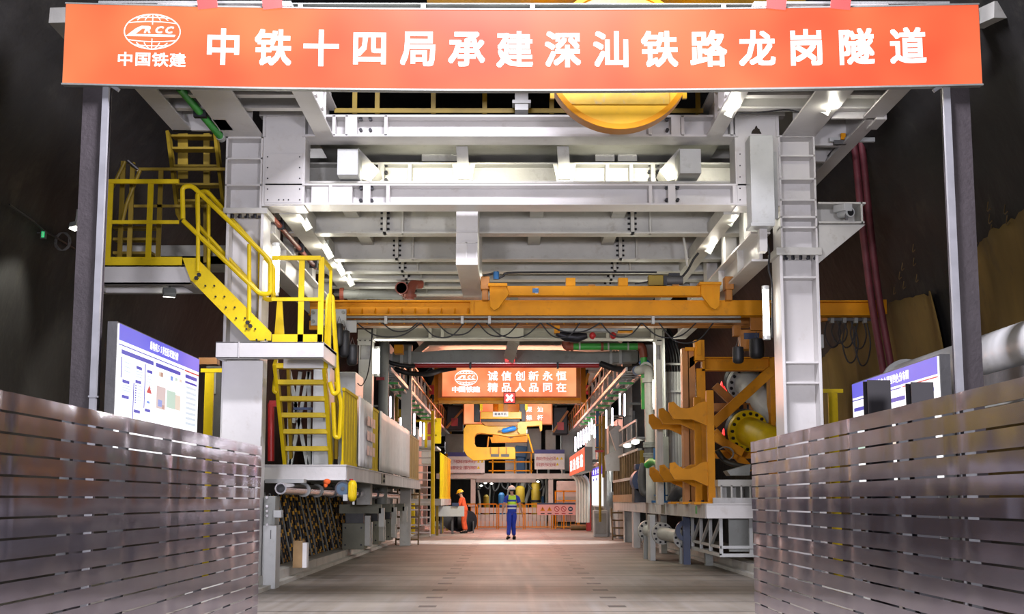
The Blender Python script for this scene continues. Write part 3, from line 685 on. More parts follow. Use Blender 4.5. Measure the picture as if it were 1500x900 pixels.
# tube lamps fixed upright on the columns
def tube_lamp(px, ya, yb, Y, r, label, pw, mat='tube', grp='upright tube lamps'):
    a, b = at(px, ya, Y), at(px, yb, Y); t = T('tube_lamp', label, 'lamp', grp)
    MB().cyl((b.x, Y, b.z), (b.x, Y, a.z), r, 12).build('glowing_tube', mat, t, smooth=SM)
    mb = MB().cyl((b.x, Y, b.z-.06), (b.x, Y, b.z), r*1.15, 12).cyl((b.x, Y, a.z), (b.x, Y, a.z+.06), r*1.15, 12).box(b.x-.02, b.x+.05, Y+r, Y+r+.05, b.z, a.z); mb.build('end_caps', 'ltgrey', t)
    if pw: l = area('tube_lamp_light', (b.x, Y-r-.05, (a.z+b.z)/2), (b.x*.3, Y-1, (a.z+b.z)/2), .1, pw, (1, .97, .88), a.z-b.z)
    return t
tube_lamp(1123, 425, 492, 20.3, .05, 'long white tube lamp fixed upright to the column by the crane end', 30)
tube_lamp(403, 362, 428, 20.35, .05, 'long white tube lamp upright at the head of the yellow stairs', 30)
# wire swag between the two lamps
def wire(pts, r=.012, n=24):
    P = [at(*p) for p in pts]; out = []
    k = len(P)-1
    for i in range(n+1):
        f = i/n*k; j = min(int(f), k-1); u = f-j
        p0, p1, p2, p3 = P[max(j-1, 0)], P[j], P[j+1], P[min(j+2, k)]
        out.append(.5*((2*p1)+(p2-p0)*u+(2*p0-5*p1+4*p2-p3)*u*u+(3*p1-p0-3*p2+p3)*u**3))
    return MB().tube(out, r, 6)
def W_(name, label, cat, pts, r=.012, mat='black', n=24, group=None): return tag(wire(pts, r, n).build(name, mat, smooth=1.5), label, cat, group)
W_('cable', 'black wire drooping between the two lamps under the deck', 'cable', [(1082, 166, 18.8), (1110, 165, 18.8), (1152, 161, 18.8), (1180, 166, 18.8), (1207, 164, 18.8), (1208, 156, 18.7)])
W_('cable', 'black cable running down the inner side of the white column', 'cable', [(1118, 331, 19.9), (1122, 350, 19.9), (1127, 370, 19.95), (1126, 395, 19.95), (1131, 420, 20.0), (1131, 495, 20.2)], .015)
# ================================================================ YELLOW STAIRS AND LANDINGS
def bend(pts, r, k=5):
    """round the corners of a polyline"""
    P = [Vector(p) for p in pts]; out = [P[0]]
    for i in range(1, len(P)-1):
        a, b, c = P[i-1], P[i], P[i+1]; d1 = (a-b); d2 = (c-b); t = min(r, d1.length*.45, d2.length*.45)
        p, q = b+d1.normalized()*t, b+d2.normalized()*t
        for j in range(k+1):
            u = j/k; out.append(p*(1-u)**2+b*2*u*(1-u)+q*u*u)
    return out+[P[-1]]
def A(L, Y): return [at(a, b, Y) for a, b in L]
# upper landing
t = T('stair_landing', 'white steel landing with yellow railing beside the upper stairs', 'landing', 'stair landings')
x0, x1, z0, z1 = rect(116, 389, 279, 416, 19.6)
MB().box(x0, x1, 19.6, 19.64, z0, z1).box(x0, x1, 19.6, 19.75, z1-.02, z1).box(x0, x1, 19.6, 19.75, z0, z0+.02).box(x0, x1, 20.45, 20.6, z0, z1).box(x0, x0+.15, 19.751, 20.449, z0, z1).box(x1-.15, x1, 19.751, 20.449, z0, z1).box(x1-.012, x1, 19.6405, 19.75, z0+.0205, z1-.0205).build('frame', 'white', t)
MB().box(x0+.1, x1-.1, 19.7, 20.5, z1-.05, z1-.01).build('floor_plate', 'ltgrey', t)
MB().box(x0-.03, X(267, 19.6, 380), 19.58, 19.6, z1, Z(377, 19.6, 200)).build('toe_board', 'yellow', t)
for p in (121, 160, 219):
    x = X(p, 19.62, 330); MB().box(x-.04, x+.04, 19.6, 19.63, z1, Z(266, 19.62, p)).build('post', 'yellow', t)
MB().box(X(120, 19.6, 266), X(262, 19.6, 266), 19.58, 19.64, Z(269, 19.6, 200), Z(263, 19.6, 200)).build('top_rail', 'yellow', t)
MB().box(X(122, 19.6, 325), X(262, 19.6, 325), 19.59, 19.63, Z(328, 19.6, 200), Z(323, 19.6, 200)).build('mid_rail', 'yellow', t)
for a, b, c in ((192, 238, 385), (234, 246, 385), (178, 236, 385)):
    x = X(a, 20.55, 300); MB().box(x-.035, x+.035, 20.54, 20.58, z1, Z(b, 20.55, a)).build('post', 'dyellow', t)
MB().box(X(200, 20.55, 247), X(330, 20.55, 247), 20.53, 20.58, Z(250, 20.55, 250), Z(246, 20.55, 250)).build('top_rail', 'dyellow', t)
MB().box(X(196, 20.55, 302), X(330, 20.55, 302), 20.54, 20.57, Z(304, 20.55, 250), Z(300, 20.55, 250)).build('mid_rail', 'dyellow', t)
tag(MB().tube(A([(187, 236), (202, 249)], 20.5), .03).build('sloping_rail', 'chrome', t), 'shiny sloping rail end')
MB().tube(A([(183, 237), (162, 280), (160, 300)], 20.5), .03).tube(A([(205, 250), (185, 300), (178, 330)], 20.5), .03).build('sloping_rail', 'dyellow', t)
x2, x3, za, zb_ = rect(176, 365, 330, 386, 22.0)
MB().box(x2, x3, 22.0, 22.9, za, za+.12).box(x2, x3, 22, 22.08, za, za+.3).build('rear_frame', 'white2', t)
for a, b in ((372, 215), (352, 220), (335, 220)):
    MB().box(X(168, 20.9, a), X(b+10, 20.9, a), 20.8, 21.0, Z(a, 20.9, 200)-.02, Z(a, 20.9, 200)+.02).build('step', 'dyellow', t)
# upper flight
t = T('staircase', 'darkened yellow upper flight of open steps in the dark above the landing', 'stairs', 'yellow stairs')
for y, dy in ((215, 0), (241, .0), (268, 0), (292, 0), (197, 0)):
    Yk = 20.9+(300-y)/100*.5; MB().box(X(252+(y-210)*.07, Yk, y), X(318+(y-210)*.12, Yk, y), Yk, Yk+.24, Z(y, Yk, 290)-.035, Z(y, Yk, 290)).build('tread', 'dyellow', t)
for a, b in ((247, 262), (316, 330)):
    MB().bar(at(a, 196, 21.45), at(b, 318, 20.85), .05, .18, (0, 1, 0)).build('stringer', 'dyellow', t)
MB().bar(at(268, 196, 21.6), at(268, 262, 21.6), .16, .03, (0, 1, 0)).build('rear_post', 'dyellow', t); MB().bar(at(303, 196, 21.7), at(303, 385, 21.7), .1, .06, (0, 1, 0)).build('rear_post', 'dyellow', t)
# middle flight, running across the tunnel
t = T('staircase', 'bright yellow flight of stairs with looped handrails descending between two white landings', 'stairs', 'yellow stairs')
for Y in (19.45, 20.1):
    MB().pp([(267, 378), (288, 378), (397, 487), (397, 499), (366, 499), (279, 410)], Y, .04).build('stringer', 'yellow', t)
for i in range(7):
    p = at(283+i*15.5, 388+i*15.8, 19.5); MB().box(p.x-.12, p.x+.12, 19.5, 20.1, p.z-.03, p.z).build('tread', 'dyellow', t)
def loop(Y, dx, dy, name='handrail'):
    L = [(268+dx, 321+dy), (267+dx, 274+dy), (281+dx, 272+dy), (389+dx*.2, 375+dy), (396+dx*.2, 384+dy), (396+dx*.2, 431+dy), (381+dx*.4, 431+dy), (268+dx, 323+dy)]
    MB().tube(bend(A(L, Y), .12), .035, 8).build(name, 'yellow', t, smooth=SM)
    for a, b, c in ((290, 285, 398), (365, 358, 470)):
        MB().tube(A([(a+dx*.7, b+dy), (a+dx*.7, c)], Y), .03, 8).build('post', 'yellow', t, smooth=SM)
loop(19.43, 0, 0); loop(20.12, 22, 8)
bp = []
mb = MB()
for i in range(6):
    for dx, dy in ((0, 0), (13, 0)):
        p = at(301+i*15+dx, 419+i*15.8+dy, 19.44); mb.cyl((p.x, 19.42, p.z), (p.x, 19.46, p.z), .014, 6)
for a, b in ((292, 403), (288, 408), (363, 473), (367, 478)): p = at(a, b, 19.44); mb.cyl((p.x, 19.40, p.z), (p.x, 19.46, p.z), .03, 6)
mb.build('tread_bolts', 'dark', t)
# lower landing
t = T('stair_landing', 'white steel landing against the column with yellow railing and step ladder below', 'landing', 'stair landings')
x0, x1, z0, z1 = rect(316, 501, 474, 525, 19.4); YB = 20.95
MB().box(x0, x1, 19.4, 19.44, z0, z1).box(x0, x1, 19.4, 19.55, z1-.02, z1).box(x0, x1, 19.4, 19.55, z0, z0+.02).box(x1-.05, x1+.0, 19.551, YB-.051, z0, z1).box(x1-.012, x1, 19.4405, 19.55, z0+.0205, z1-.0205).box(x0, x0+.05, 19.551, 19.99, z0, z1).box(X(388, 19.4), x1, YB-.05, YB, z0, z1).box(X(347, 19.4), X(348.5, 19.4), 19.37, 19.4, z0, z1).build('frame', 'white', t, bev=.004)
MB().box(x0, x1, 19.43, 19.98, z1-.05, z1-.01).box(X(400, 19.4), x1, 19.98, YB, z1-.05, z1-.01).build('floor_plate', 'ltgrey', t)
MB().box(X(396, 19.42), X(470, 19.42), 19.42, 19.44, z1, Z(490, 19.42, 430)).build('toe_board', 'yellow', t)
MB().box(X(399, 19.42, 378), X(470, 19.42, 378), 19.4, 19.46, Z(381, 19.42, 430), Z(375, 19.42, 430)).build('top_rail', 'yellow', t)
MB().box(X(398, 19.42, 438), X(470, 19.42, 438), 19.41, 19.45, Z(441, 19.42, 430), Z(436, 19.42, 430)).build('mid_rail', 'yellow', t)
for p in (441, 470):
    x = X(p, 19.42, 440); MB().box(x-.04, x+.04, 19.42, 19.45, z1, Z(379, 19.42, p)).build('post', 'yellow', t)
x = X(471, 19.42, 440); MB().box(x-.02, x+.02, 19.45, 20.4, Z(381, 19.42, 470), Z(376, 19.42, 470)).build('side_rail', 'yellow', t); MB().box(x-.02, x+.02, 20.36, 20.42, z1, Z(381, 19.42, 470)).build('post', 'yellow', t)
MB().pp([(402, 490), (406, 441), (413, 441), (416, 490)], 20.5, .05).build('gate_post', 'yellow', t)
# step ladder down to the side platform, its foot further into the tunnel
t = T('step_ladder', 'bright yellow step ladder from the white landing down to the side platform', 'ladder')
LYT, LYB = 20.98, 22.15
def LP(px, py): f = (py-530)/(676-530); return at(px, py, LYT+(LYB-LYT)*f)
for a, b in ((403, 418), (475, 485)):
    MB().bar(LP(a, 531), LP(b, 678), .06, .16, (0, 1, 0)).build('stringer', 'yellow', t, bev=.004)
    MB().bar(LP(a+12, 533)+Vector((0, .5, 0)), LP(b+5, 670)+Vector((0, .25, 0)), .05, .1, (0, 1, 0)).build('rear_brace', 'dyellow', t)
for k, y in enumerate((536, 560, 584, 608, 632, 657)):
    p, q = LP(406+(y-536)*.11, y), LP(474+(y-536)*.07, y); MB().box(p.x, q.x, p.y-.11, p.y+.13, p.z-.045, p.z+.03).build('tread', 'yellow', t, bev=.004)
MB().tube(bend(A([(477, 540), (480, 440), (483, 432), (487, 436), (496, 575), (488, 578), (483, 560)], 20.9), .1), .035, 8).build('handrail', 'yellow', t, smooth=SM)
MB().tube(bend(A([(492, 560), (500, 590), (497, 642), (490, 640), (488, 590)], 21.6), .1), .035, 8).build('handrail', 'yellow', t, smooth=SM)
MB().tube(bend(A([(406, 540), (402, 560), (401, 574), (406, 576)], 21.2), .05), .03, 8).build('handrail', 'yellow', t, smooth=SM)

# ================================================================ SIDE PLATFORM BESIDE THE STAIRS
PX = -2.6; DZ1 = Z(681, 22); DZ0 = Z(704, 22)
t = T('side_platform', 'long white steel platform carrying the yellow step ladder and fence panels', 'platform', 'side platforms')
MB().box(-3.95, PX, 22, 22.04, DZ0, DZ1).box(-3.95, PX+.01, 21.98, 22.12, DZ1-.02, DZ1).box(-3.95, PX, 21.98, 22.12, DZ0, DZ0+.02).build('front_beam', 'white', t, bev=.003)
MB().box(PX-.04, PX, 22.121, 40.6, DZ0+.001, DZ1-.001).box(PX-.12, PX+.01, 22.121, 40.6, DZ1-.02, DZ1).box(PX-.12, PX+.01, 22.121, 40.6, DZ0, DZ0+.02).build('side_beam', 'deckw', t)
MB().box(-3.95, PX-.04, 22.04, 40.6, DZ1-.06, DZ1-.02).build('deck_plate', 'ltgrey', t)
for y in (24.5, 27.5, 30.5, 33.5, 36.5, 39.5): MB().box(-3.95, PX-.04, y, y+.12, DZ0, DZ1-.06).build('cross_joist', 'grey', t)
tag(MB().box(PX, PX+.012, 28.1, 28.9, DZ0+.02, DZ1-.02).build('splice_plate', 'olive', t), 'olive splice plate'); 
mb = MB()
for z in (.08, .18): mb.cyl((PX+.01, 28.5, DZ0+z), (PX+.04, 28.5, DZ0+z), .035, 8)
mb.build('splice_bolts', 'dark', t)
# supports of the platform
def support(y, label):
    t = T('platform_support', label, 'support', 'platform supports')
    MB().box(-3.75, -3.25, y, y+.75, .2, .78).build('foot_block', 'olive', t, bev=.01)
    m = MB()
    for dx in (.07, .43):
        for dz in (.3, .68): m.cyl((-3.75+dx, y-.01, dz), (-3.75+dx, y, dz), .022, 8)
    m.build('block_bolts', 'dark', t)
    MB().box(-3.25, -3.13, y+.05, y+.2, .28, .95).build('guide_plate', 'white2', t, bev=.005); MB().box(-3.25, -3.13, y+.5, y+.65, .25, .8).build('guide_plate', 'white2', t, bev=.005)
    MB().box(-3.85, -2.9, y+.2, y+.45, 1.0, 1.2).build('cross_arm', 'olive', t); MB().box(-2.95, -2.83, y+.2, y+.4, .7, 1.12).build('drop_plate', 'white2', t)
    MB().box(-3.7, -3.3, y+.2, y+.45, .78, 1.0).build('jack', 'dgrey', t); MB().box(-3.6, -3.4, y+.24, y+.4, 1.2, DZ0).build('strut', 'olive', t)
support(31.2, 'olive grey bogie block under the white platform, nearest to the striped rods')
support(34.6, 'olive grey bogie block under the white platform, between two others')
support(38.2, 'olive grey bogie block under the white platform, behind the brown ladder')
# long shiny pipe under the platform
t = T('steel_pipe', 'shiny steel pipe slung under the white platform, open end towards us', 'pipe')
p, q = Vector((X(411, 20.6, 716), 20.6, Z(716, 20.6))), Vector((-3.05, 37.5, 1.42)); MB().pipe(p, q, .088, .066, 24).build('pipe_run', 'chrome', t, smooth=SM)
MB().cyl(p+(q-p)*.02, p+(q-p)*.021, .066, 24).build('bore', 'black', t)
for f in (.12, .2, .3, .4, .5, .6, .7): c = p.lerp(q, f); d = (q-p).normalized()*.05; MB().pipe(c, c+d, .115, .086, 20).build('clamp_ring', 'dgrey' if f > .25 else 'ltgrey', t, smooth=SM)
# horn and yellow sounder
t = T('horn_speaker', 'blue grey horn loudspeaker under the platform edge facing us', 'loudspeaker')
c = at(502, 716, 21.8); r = .12
MB().pipe((c.x, c.y, c.z), (c.x, c.y+.02, c.z), r, r*.86, 28).build('horn_rim', 'post', t, smooth=SM)
tag(MB().cyl((c.x, c.y+.02, c.z), (c.x, c.y+.22, c.z), r*.95, 28, .05).build('horn_bell', M('blue_horn', (.05, .10, .16), .45, 0, .1, 4), t, smooth=SM), 'dark blue flare')
MB().cyl((c.x, c.y+.0, c.z), (c.x, c.y+.1, c.z), .03, 16, .02).build('horn_core', 'dgrey', t, smooth=SM); MB().cyl((c.x, c.y+.22, c.z), (c.x, c.y+.34, c.z), .06, 20).build('driver', 'dgrey', t, smooth=SM)
MB().box(c.x-.02, c.x+.02, c.y+.24, c.y+.28, c.z, DZ0).build('bracket', 'dgrey', t)
t = T('sounder_box', 'yellow rounded alarm sounder box hanging next to the horn loudspeaker', 'alarm')
x0, x1, z0, z1 = rect(509, 704, 522, 735, 21.75); xc = (x0+x1)/2
MB().tube([(xc, 21.8, z0), (xc, 21.8, z0+.03), (xc, 21.8, z0+.06), (xc, 21.8, z1-.06), (xc, 21.8, z1-.03), (xc, 21.8, z1)], [.035, .06, .072, .072, .06, .035], 18).build('body', 'yellow', t, smooth=1.0)
for a in (-.045, -.015, .015, .045): MB().box(xc+a-.006, xc+a+.006, 21.725, 21.74, z0+.07, z1-.07).build('fin', 'yellow', t)
MB().cyl((xc-.02, 21.8, z1), (xc-.02, 21.8, DZ0+.02), .03, 10).build('red_beacon', 'red', t); MB().box(xc-.14, xc-.07, 21.76, 21.84, z0+.01, z0+.11).build('terminal_box', 'ltgrey', t); MB().cyl((xc+.02, 21.8, z0-.05), (xc+.02, 21.8, z0), .02, 8).build('cable_gland', 'ltgrey', t)
mb = MB().sph(at(479, 706, 21.9), .06, (1, .6, .8), 8, 6); mb.sph(at(477, 711, 21.9), .035, (1, .6, 1.2), 8, 6); tag(mb.build('rag', M('orange_rag', (.75, .12, .02), .8, 0, .2, 9), smooth=1.5), 'crumpled orange rag tucked under the platform edge', 'rag')
tag(MB().pb(388, 702, 445, 708, 21.6, .3).build('cable_tray', 'ltgrey', bev=.003), 'short pale tray hanging under the platform corner above the shiny pipe', 'tray')
# cabinet at the end of the fence
t = T('control_cabinet', 'grey cabinet edge with shiny knobs just beyond the fence end', 'cabinet')
MB().pb(386, 727, 403, 770, 20.5, .4).build('upper_case', 'grey', t, bev=.01); x0, x1, z0, z1 = rect(384, 770, 404, 850, 20.5); MB().box(x0, x1, 20.5, 20.9, 0, z1).build('lower_case', 'ltgrey', t, bev=.01)
for y in (729, 742, 749, 756, 769): p = at(392, y, 20.5); MB().cyl((p.x, 20.44, p.z), (p.x, 20.5, p.z), .02, 10).build('knob', 'chrome', t, smooth=SM)
MB().pb(400, 748, 412, 759, 20.4, .2).build('valve_block', 'ltgrey', t, bev=.01); MB().pb(396, 777, 397, 790, 20.49, .01).build('handle', 'dgrey', t)
# striped rods leaning against the wall below the platform
def rodmat(name, off):
    m = M(name, (.012, .012, .014), .5, 0, .2, 5); nt = m.node_tree; N = nt.nodes; L = nt.links; b = N['Principled BSDF']
    tc = N.new('ShaderNodeTexCoord'); sp = N.new('ShaderNodeSeparateXYZ'); L.new(tc.outputs['Object'], sp.inputs[0])
    a = N.new('ShaderNodeMath'); a.operation = 'ADD'; L.new(sp.outputs[2], a.inputs[0]); a.inputs[1].default_value = off
    f = N.new('ShaderNodeMath'); f.operation = 'PINGPONG'; L.new(a.outputs[0], f.inputs[0]); f.inputs[1].default_value = .14
    l = N.new('ShaderNodeMath'); l.operation = 'LESS_THAN'; L.new(f.outputs[0], l.inputs[0]); l.inputs[1].default_value = .035
    mx = N.new('ShaderNodeMixRGB'); L.new(l.outputs[0], mx.inputs[0]); mx.inputs[1].default_value = (.014, .013, .016, 1); mx.inputs[2].default_value = (.75, .38, .04, 1)
    L.new(mx.outputs[0], b.inputs['Base Color']); return m
RM = [rodmat('striped_rod_paint', o) for o in (0, .05, .1, .16, .22)]
protos = []
for k in range(5):
    mb = MB().tube([(0, 0, 0), (0, 0, .5), (0, 0, 1.0), (0, 0, 1.42)], .021, 6); o = tag(mb.build('striped_rod', RM[k]), 'black and yellow striped rod leaning in the dense row under the platform', 'rod', 'striped rods under the platform'); protos.append(o)
grey0 = tag(MB().tube([(0, 0, 0), (0, 0, 1.45)], .017, 6).build('plain_rod', 'grey'), 'thin plain grey rod leaning among the striped rods', 'rod', 'plain rods under the platform')
rng = random.Random(5); used = set()
for i in range(190):
    f = i/189; y = 22.6+12.6*f**1.15; lay = i % 2
    k = i % 5; o = protos[k] if k not in used else protos[k].copy()
    if k in used: COL.objects.link(o)
    used.add(k)
    o.location = (-4.02-lay*.09+rng.uniform(-.02, .02), y, .0); o.rotation_euler = (rng.uniform(-.06, .02), -.19+rng.uniform(-.03, .03), 0)
for i in range(12):
    o = grey0 if i == 0 else grey0.copy()
    if i: COL.objects.link(o)
    o.location = (-3.955, 22.7+i*.9+rng.uniform(-.2, .2), 0); o.rotation_euler = (rng.uniform(-.05, .02), -.2+rng.uniform(-.03, .03), 0)
x0, x1, z0, z1 = rect(429, 793, 443, 822, 22.75)
t = T('ply_box', 'small yellow plywood box standing on the kerb before the striped rods', 'box'); MB().box(x0, x1, 22.75, 23.0, .2, z1).build('box_body', 'plywood', t, bev=.006); MB().box(x1-.0, x1+.07, 22.76, 22.98, .2, z1-.03).build('flap', 'paper', t)
# fence panels and sheets on the platform edge
def panel(y0, y1, zt, name, label, bars, mat, group, x=PX-.07, zb=None):
    zb = DZ1 if zb is None else zb
    t = T(name, label, 'fence', group); n = bars
    for i in range(n):
        y = y0+(y1-y0)*(i+.5)/n; w = (y1-y0)/n*.42
        MB().box(x-.015, x+.015, y-w, y+w, zb+.04, zt-.04).build('slat', mat, t)
    for z in (zb+.55*(zt-zb),): MB().box(x-.03, x-.012, y0, y1, z-.03, z+.03).build('mid_rail', mat, t)
    MB().box(x-.025, x+.025, y0, y1, zt-.05, zt).build('top_rail', mat, t); MB().box(x-.025, x+.025, y0, y1, zb, zb+.06).build('bottom_rail', mat, t)
    return t
PT = DZ1+1.24
panel(21.7+.35, 24.0, PT, 'guard_fence', 'yellow slatted guard panel nearest the step ladder', 5, 'ypanel', 'yellow guard panels')
panel(26.6, 27.9, PT, 'guard_fence', 'yellow slatted guard panel between the two hanging sheets', 4, 'ypanel', 'yellow guard panels')
panel(36.6, 40.6, PT-.05, 'guard_fence', 'dull yellow slatted guard panel just before the tall white ladder', 9, 'dyellow', 'yellow guard panels')
def sheet(y0, y1, label, mat, prints=False):
    V = []; Fs = []; n = 40; m = 8
    for i in range(n+1):
        y = y0+(y1-y0)*i/n
        for j in range(m+1):
            g = j/m; V.append((PX-.03+(.02+.035*g)*math.sin(i*1.1)*math.cos(i*.31), y, PT+.01-g*(PT-DZ1-.02)))
    for i in range(n):
        for j in range(m): a = i*(m+1)+j; Fs.append((a, a+1, a+m+2, a+m+1))
    mb = MB(); mb.add(V, Fs); o = mb.build('hanging_sheet', mat, smooth=1.5); md = o.modifiers.new('thick', 'SOLIDIFY'); md.thickness = .004
    tag(o, label, 'sheet', 'sheets hung on the guard rail'); return o
o = sheet(24.05, 26.5, 'white printed sheet hung over the guard rail, the narrower one', 'paper')
P_ = Fr((PX+.03, 24.05, DZ1), (0, 1, 0), (0, 0, 1)); mb = MB()
for i in range(3):
    for j in range(3): fbox(mb, P_, .9+i*.5, .25+j*.27, 1.3+i*.5, .42+j*.27, 0, .003)
mb.build('printed_notices', M('faded_pink_print', (.75, .5, .42), .5, 0, .1, 5), o)
sheet(27.95, 36.5, 'long white creased sheet hung over the guard rail', 'paper')
# cabinets and column things behind the stairs
def cab(name, label, px0, py0, px1, py1, Y, D, mat, zb, cat='cabinet'):
    x0, x1, z0, z1 = rect(px0, py0, px1, py1, Y); t = T(name, label, cat); MB().box(x0, x1, Y, Y+D, zb, z1).build('case', mat, t, bev=.01)
    MB().box(x0+.03, x1-.03, Y-.012, Y, zb+.06, z1-.06).build('door', mat, t, bev=.004); MB().box(x1-.09, x1-.07, Y-.03, Y-.01, (zb+z1)/2-.06, (zb+z1)/2+.06).build('handle', 'dgrey', t); return t
cab('steel_cabinet', 'tall light grey steel cabinet seen behind the yellow step ladder', 458, 538, 482, 680, 23.2, .7, 'ltgrey', DZ1-.02)
cab('steel_cabinet', 'tall grey panel cabinet with sloped cable beside the white portal column', 496, 545, 520, 680, 26.0, 1.4, 'ltgrey', DZ1-.02)
t = T('scissor_frame', 'dark grey crossed steel frame standing behind the step ladder', 'frame')
for a, b in (((424, 545), (452, 690)), ((452, 545), (424, 690)), ((424, 545), (424, 690)), ((453, 545), (453, 690)), ((440, 545), (430, 620))): 
    MB().bar(at(*a, 23.6), at(*b, 23.6), .06, .06, (0, 1, 0)).build('brace', 'grey', t)
t = T('red_standpipe', 'red pipe standing beside the white column at platform height', 'pipe'); MB().tube(bend(A([(397, 676), (397, 592), (402, 592)], 22.4), .06), .055, 10).build('riser', 'red', t, smooth=SM); MB().pb(394, 587, 404, 596, 22.35, .1).build('cap', 'red', t)
MB_ = T('fire_rail', 'dark blue handle bar across the dark gap behind the step ladder', 'bar'); MB().bar(at(430, 599, 23.5), at(458, 599, 23.5), .04, .04).build('bar', 'navy', MB_)

# ================================================================ ORANGE BRIDGE CRANE UNDER THE DECK
C_ = T('bridge_crane', 'orange bridge crane beams spanning the tunnel below the deck', 'crane')
CY = 23.0
x0, x1, z0, z1 = rect(452, 440, 1296, 462, CY)
mb = MB().ibx(x0, x1, z0, z1, CY, .3, .025, .02); mb.box(X(688, CY), X(1130, CY), CY+.01, CY+.13, z0+.02, z1-.02); mb.build('front_girder', 'orange', C_, bev=.003)
for i in range(10):
    x = X(510+i*19.5, CY, 458); MB().prism([(x-.01, CY+.0, z0+.025), (x-.01, CY+.14, z0+.025), (x-.01, CY+.14, z0+.14)], (.02, 0, 0)).build('gusset', 'orange', C_)
MB().pb(691, 440, 694, 462, CY-.01, .2).build('splice_rib', 'orange', C_); MB().pb(1290, 439, 1299, 460, CY-.03, .4).build('end_plate', 'orange', C_)
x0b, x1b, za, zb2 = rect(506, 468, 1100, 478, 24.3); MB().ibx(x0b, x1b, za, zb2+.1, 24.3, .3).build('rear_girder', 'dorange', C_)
for i in range(24):
    x = X(520+i*18, 24.3, 474); MB().box(x-.012, x+.012, 24.27, 24.4, za+.03, zb2).build('rear_rib', 'orange', C_)
for y, r in ((464.5, .022), (471, .025)): a, b = at(505, y, 23.15), at(1085, y, 23.15); MB().cyl(a, b, r, 8).build('cable_track', 'grey', C_, smooth=SM)
for x in (563, 675, 715, 955): MB().pb(x, 461, x+4, 474, 23.1, .1).build('track_clip', 'ltgrey', C_)
# upper trolley beam with end brackets
MB().pb(742, 419, 1030, 433, CY-.25, .24).build('trolley_beam', 'orange', C_, bev=.006)
for L in ([(717, 418), (741, 418), (746, 430), (730, 452), (724, 455), (718, 450)], [(1027, 416), (1055, 416), (1054, 448), (1048, 454), (1041, 450), (1027, 432)]):
    MB().pp(L, CY-.33, .08).build('end_bracket', 'orange', C_, bev=.006)
    a, b = L[0], L[1]; MB().pb(a[0]-2, a[1]-3, b[0]+2, b[1]+1, CY-.4, .4).build('bracket_cap', 'orange', C_)
    for dx in (6, 19): MB().pb(a[0]+dx-1, a[1]+4, a[0]+dx+1, a[1]+23, CY-.345, .02).build('bracket_rib', 'orange', C_)
for a in (704, 1062): MB().pb(a, 405, a+13, 424, CY-.2, .25).pb(a+2, 424, a+11, 440, CY-.15, .18).build('guide_block', 'dorange', C_, bev=.01)
for a in (829, 906): MB().pb(a, 407, a+14, 419, CY-.22, .2).build('stop_block', 'orange', C_, bev=.005)
for a in (862, 985): MB().pb(a, 417, a+10, 420, CY-.24, .2).build('lug', 'dorange', C_)
MB().pb(784, 422, 788, 430, CY-.26, .01).build('white_sticker', 'paper', C_)
tg = MB().pb(779.5, 423, 788, 429, CY-.262, .01); 
tag(MB().pb(780, 422.5, 789, 429, CY-.264, .01).build('blue_sticker', 'blue', C_), 'blue sticker')
p = at(727, 408, CY); MB().cyl((p.x, CY-.2, p.z-.05), (p.x, CY-.2, p.z+.08), .05, 12).build('sensor', 'blue', C_)
for P in ([(455, 453, 480, 477)], [(484, 453, 507, 478)]):
    for q in P:
        MB().pb(*q, CY-.06, .05).build('end_carriage_plate', 'ltgrey', C_, bev=.01); m = MB()
        for a in (q[0]+4, q[2]-4):
            for b in (q[1]+5, q[3]-6): pt = at(a, b, CY-.06); m.cyl((pt.x, CY-.1, pt.z), (pt.x, CY-.05, pt.z), .03, 8)
        m.build('plate_bolts', 'grey', C_)
MB().pb(505, 470, 522, 487, CY+.1, .06).build('end_carriage_plate', 'ltgrey', C_)
MB().pb(453, 470, 468, 483, CY-.02, .1).build('buffer', 'orange', C_)
def motor():
    t = T('crane_motor', 'dark cylinder motor with pale cap on top of the crane beam', 'motor'); a, b = at(976, 411, 22.9), at(1000, 411, 22.9); MB().cyl(a, b, .085, 16).build('motor_body', 'dgrey', t, smooth=SM); MB().pb(950, 403, 972, 418, 22.85, .2).build('gearbox', 'dyellow', t, bev=.01); MB().pb(972, 404, 977, 418, 22.82, .2).build('flange', 'dark', t)
    MB().pb(980, 400, 996, 404, 22.85, .1).build('fan_cover', 'dark', t)
motor()
W_('cable', 'black hose from the crane motor up to the ceiling beam', 'cable', [(1000, 405, 22.9), (1008, 395, 22.9), (1016, 380, 22.9), (1023, 371, 22.9)], .022)
W_('cable', 'thin black cable sagging along the top of the crane beam', 'cable', [(930, 416, 22.95), (948, 413, 22.95), (962, 409, 22.95)], .012)
W_('cable', 'black hose looping over the crane end bracket', 'cable', [(708, 404, 22.8), (725, 400, 22.8), (730, 399, 22.8), (729, 408, 22.8), (738, 404, 22.8), (744, 400, 22.8), (800, 399, 23), (880, 399, 23), (962, 399, 23)], .018)
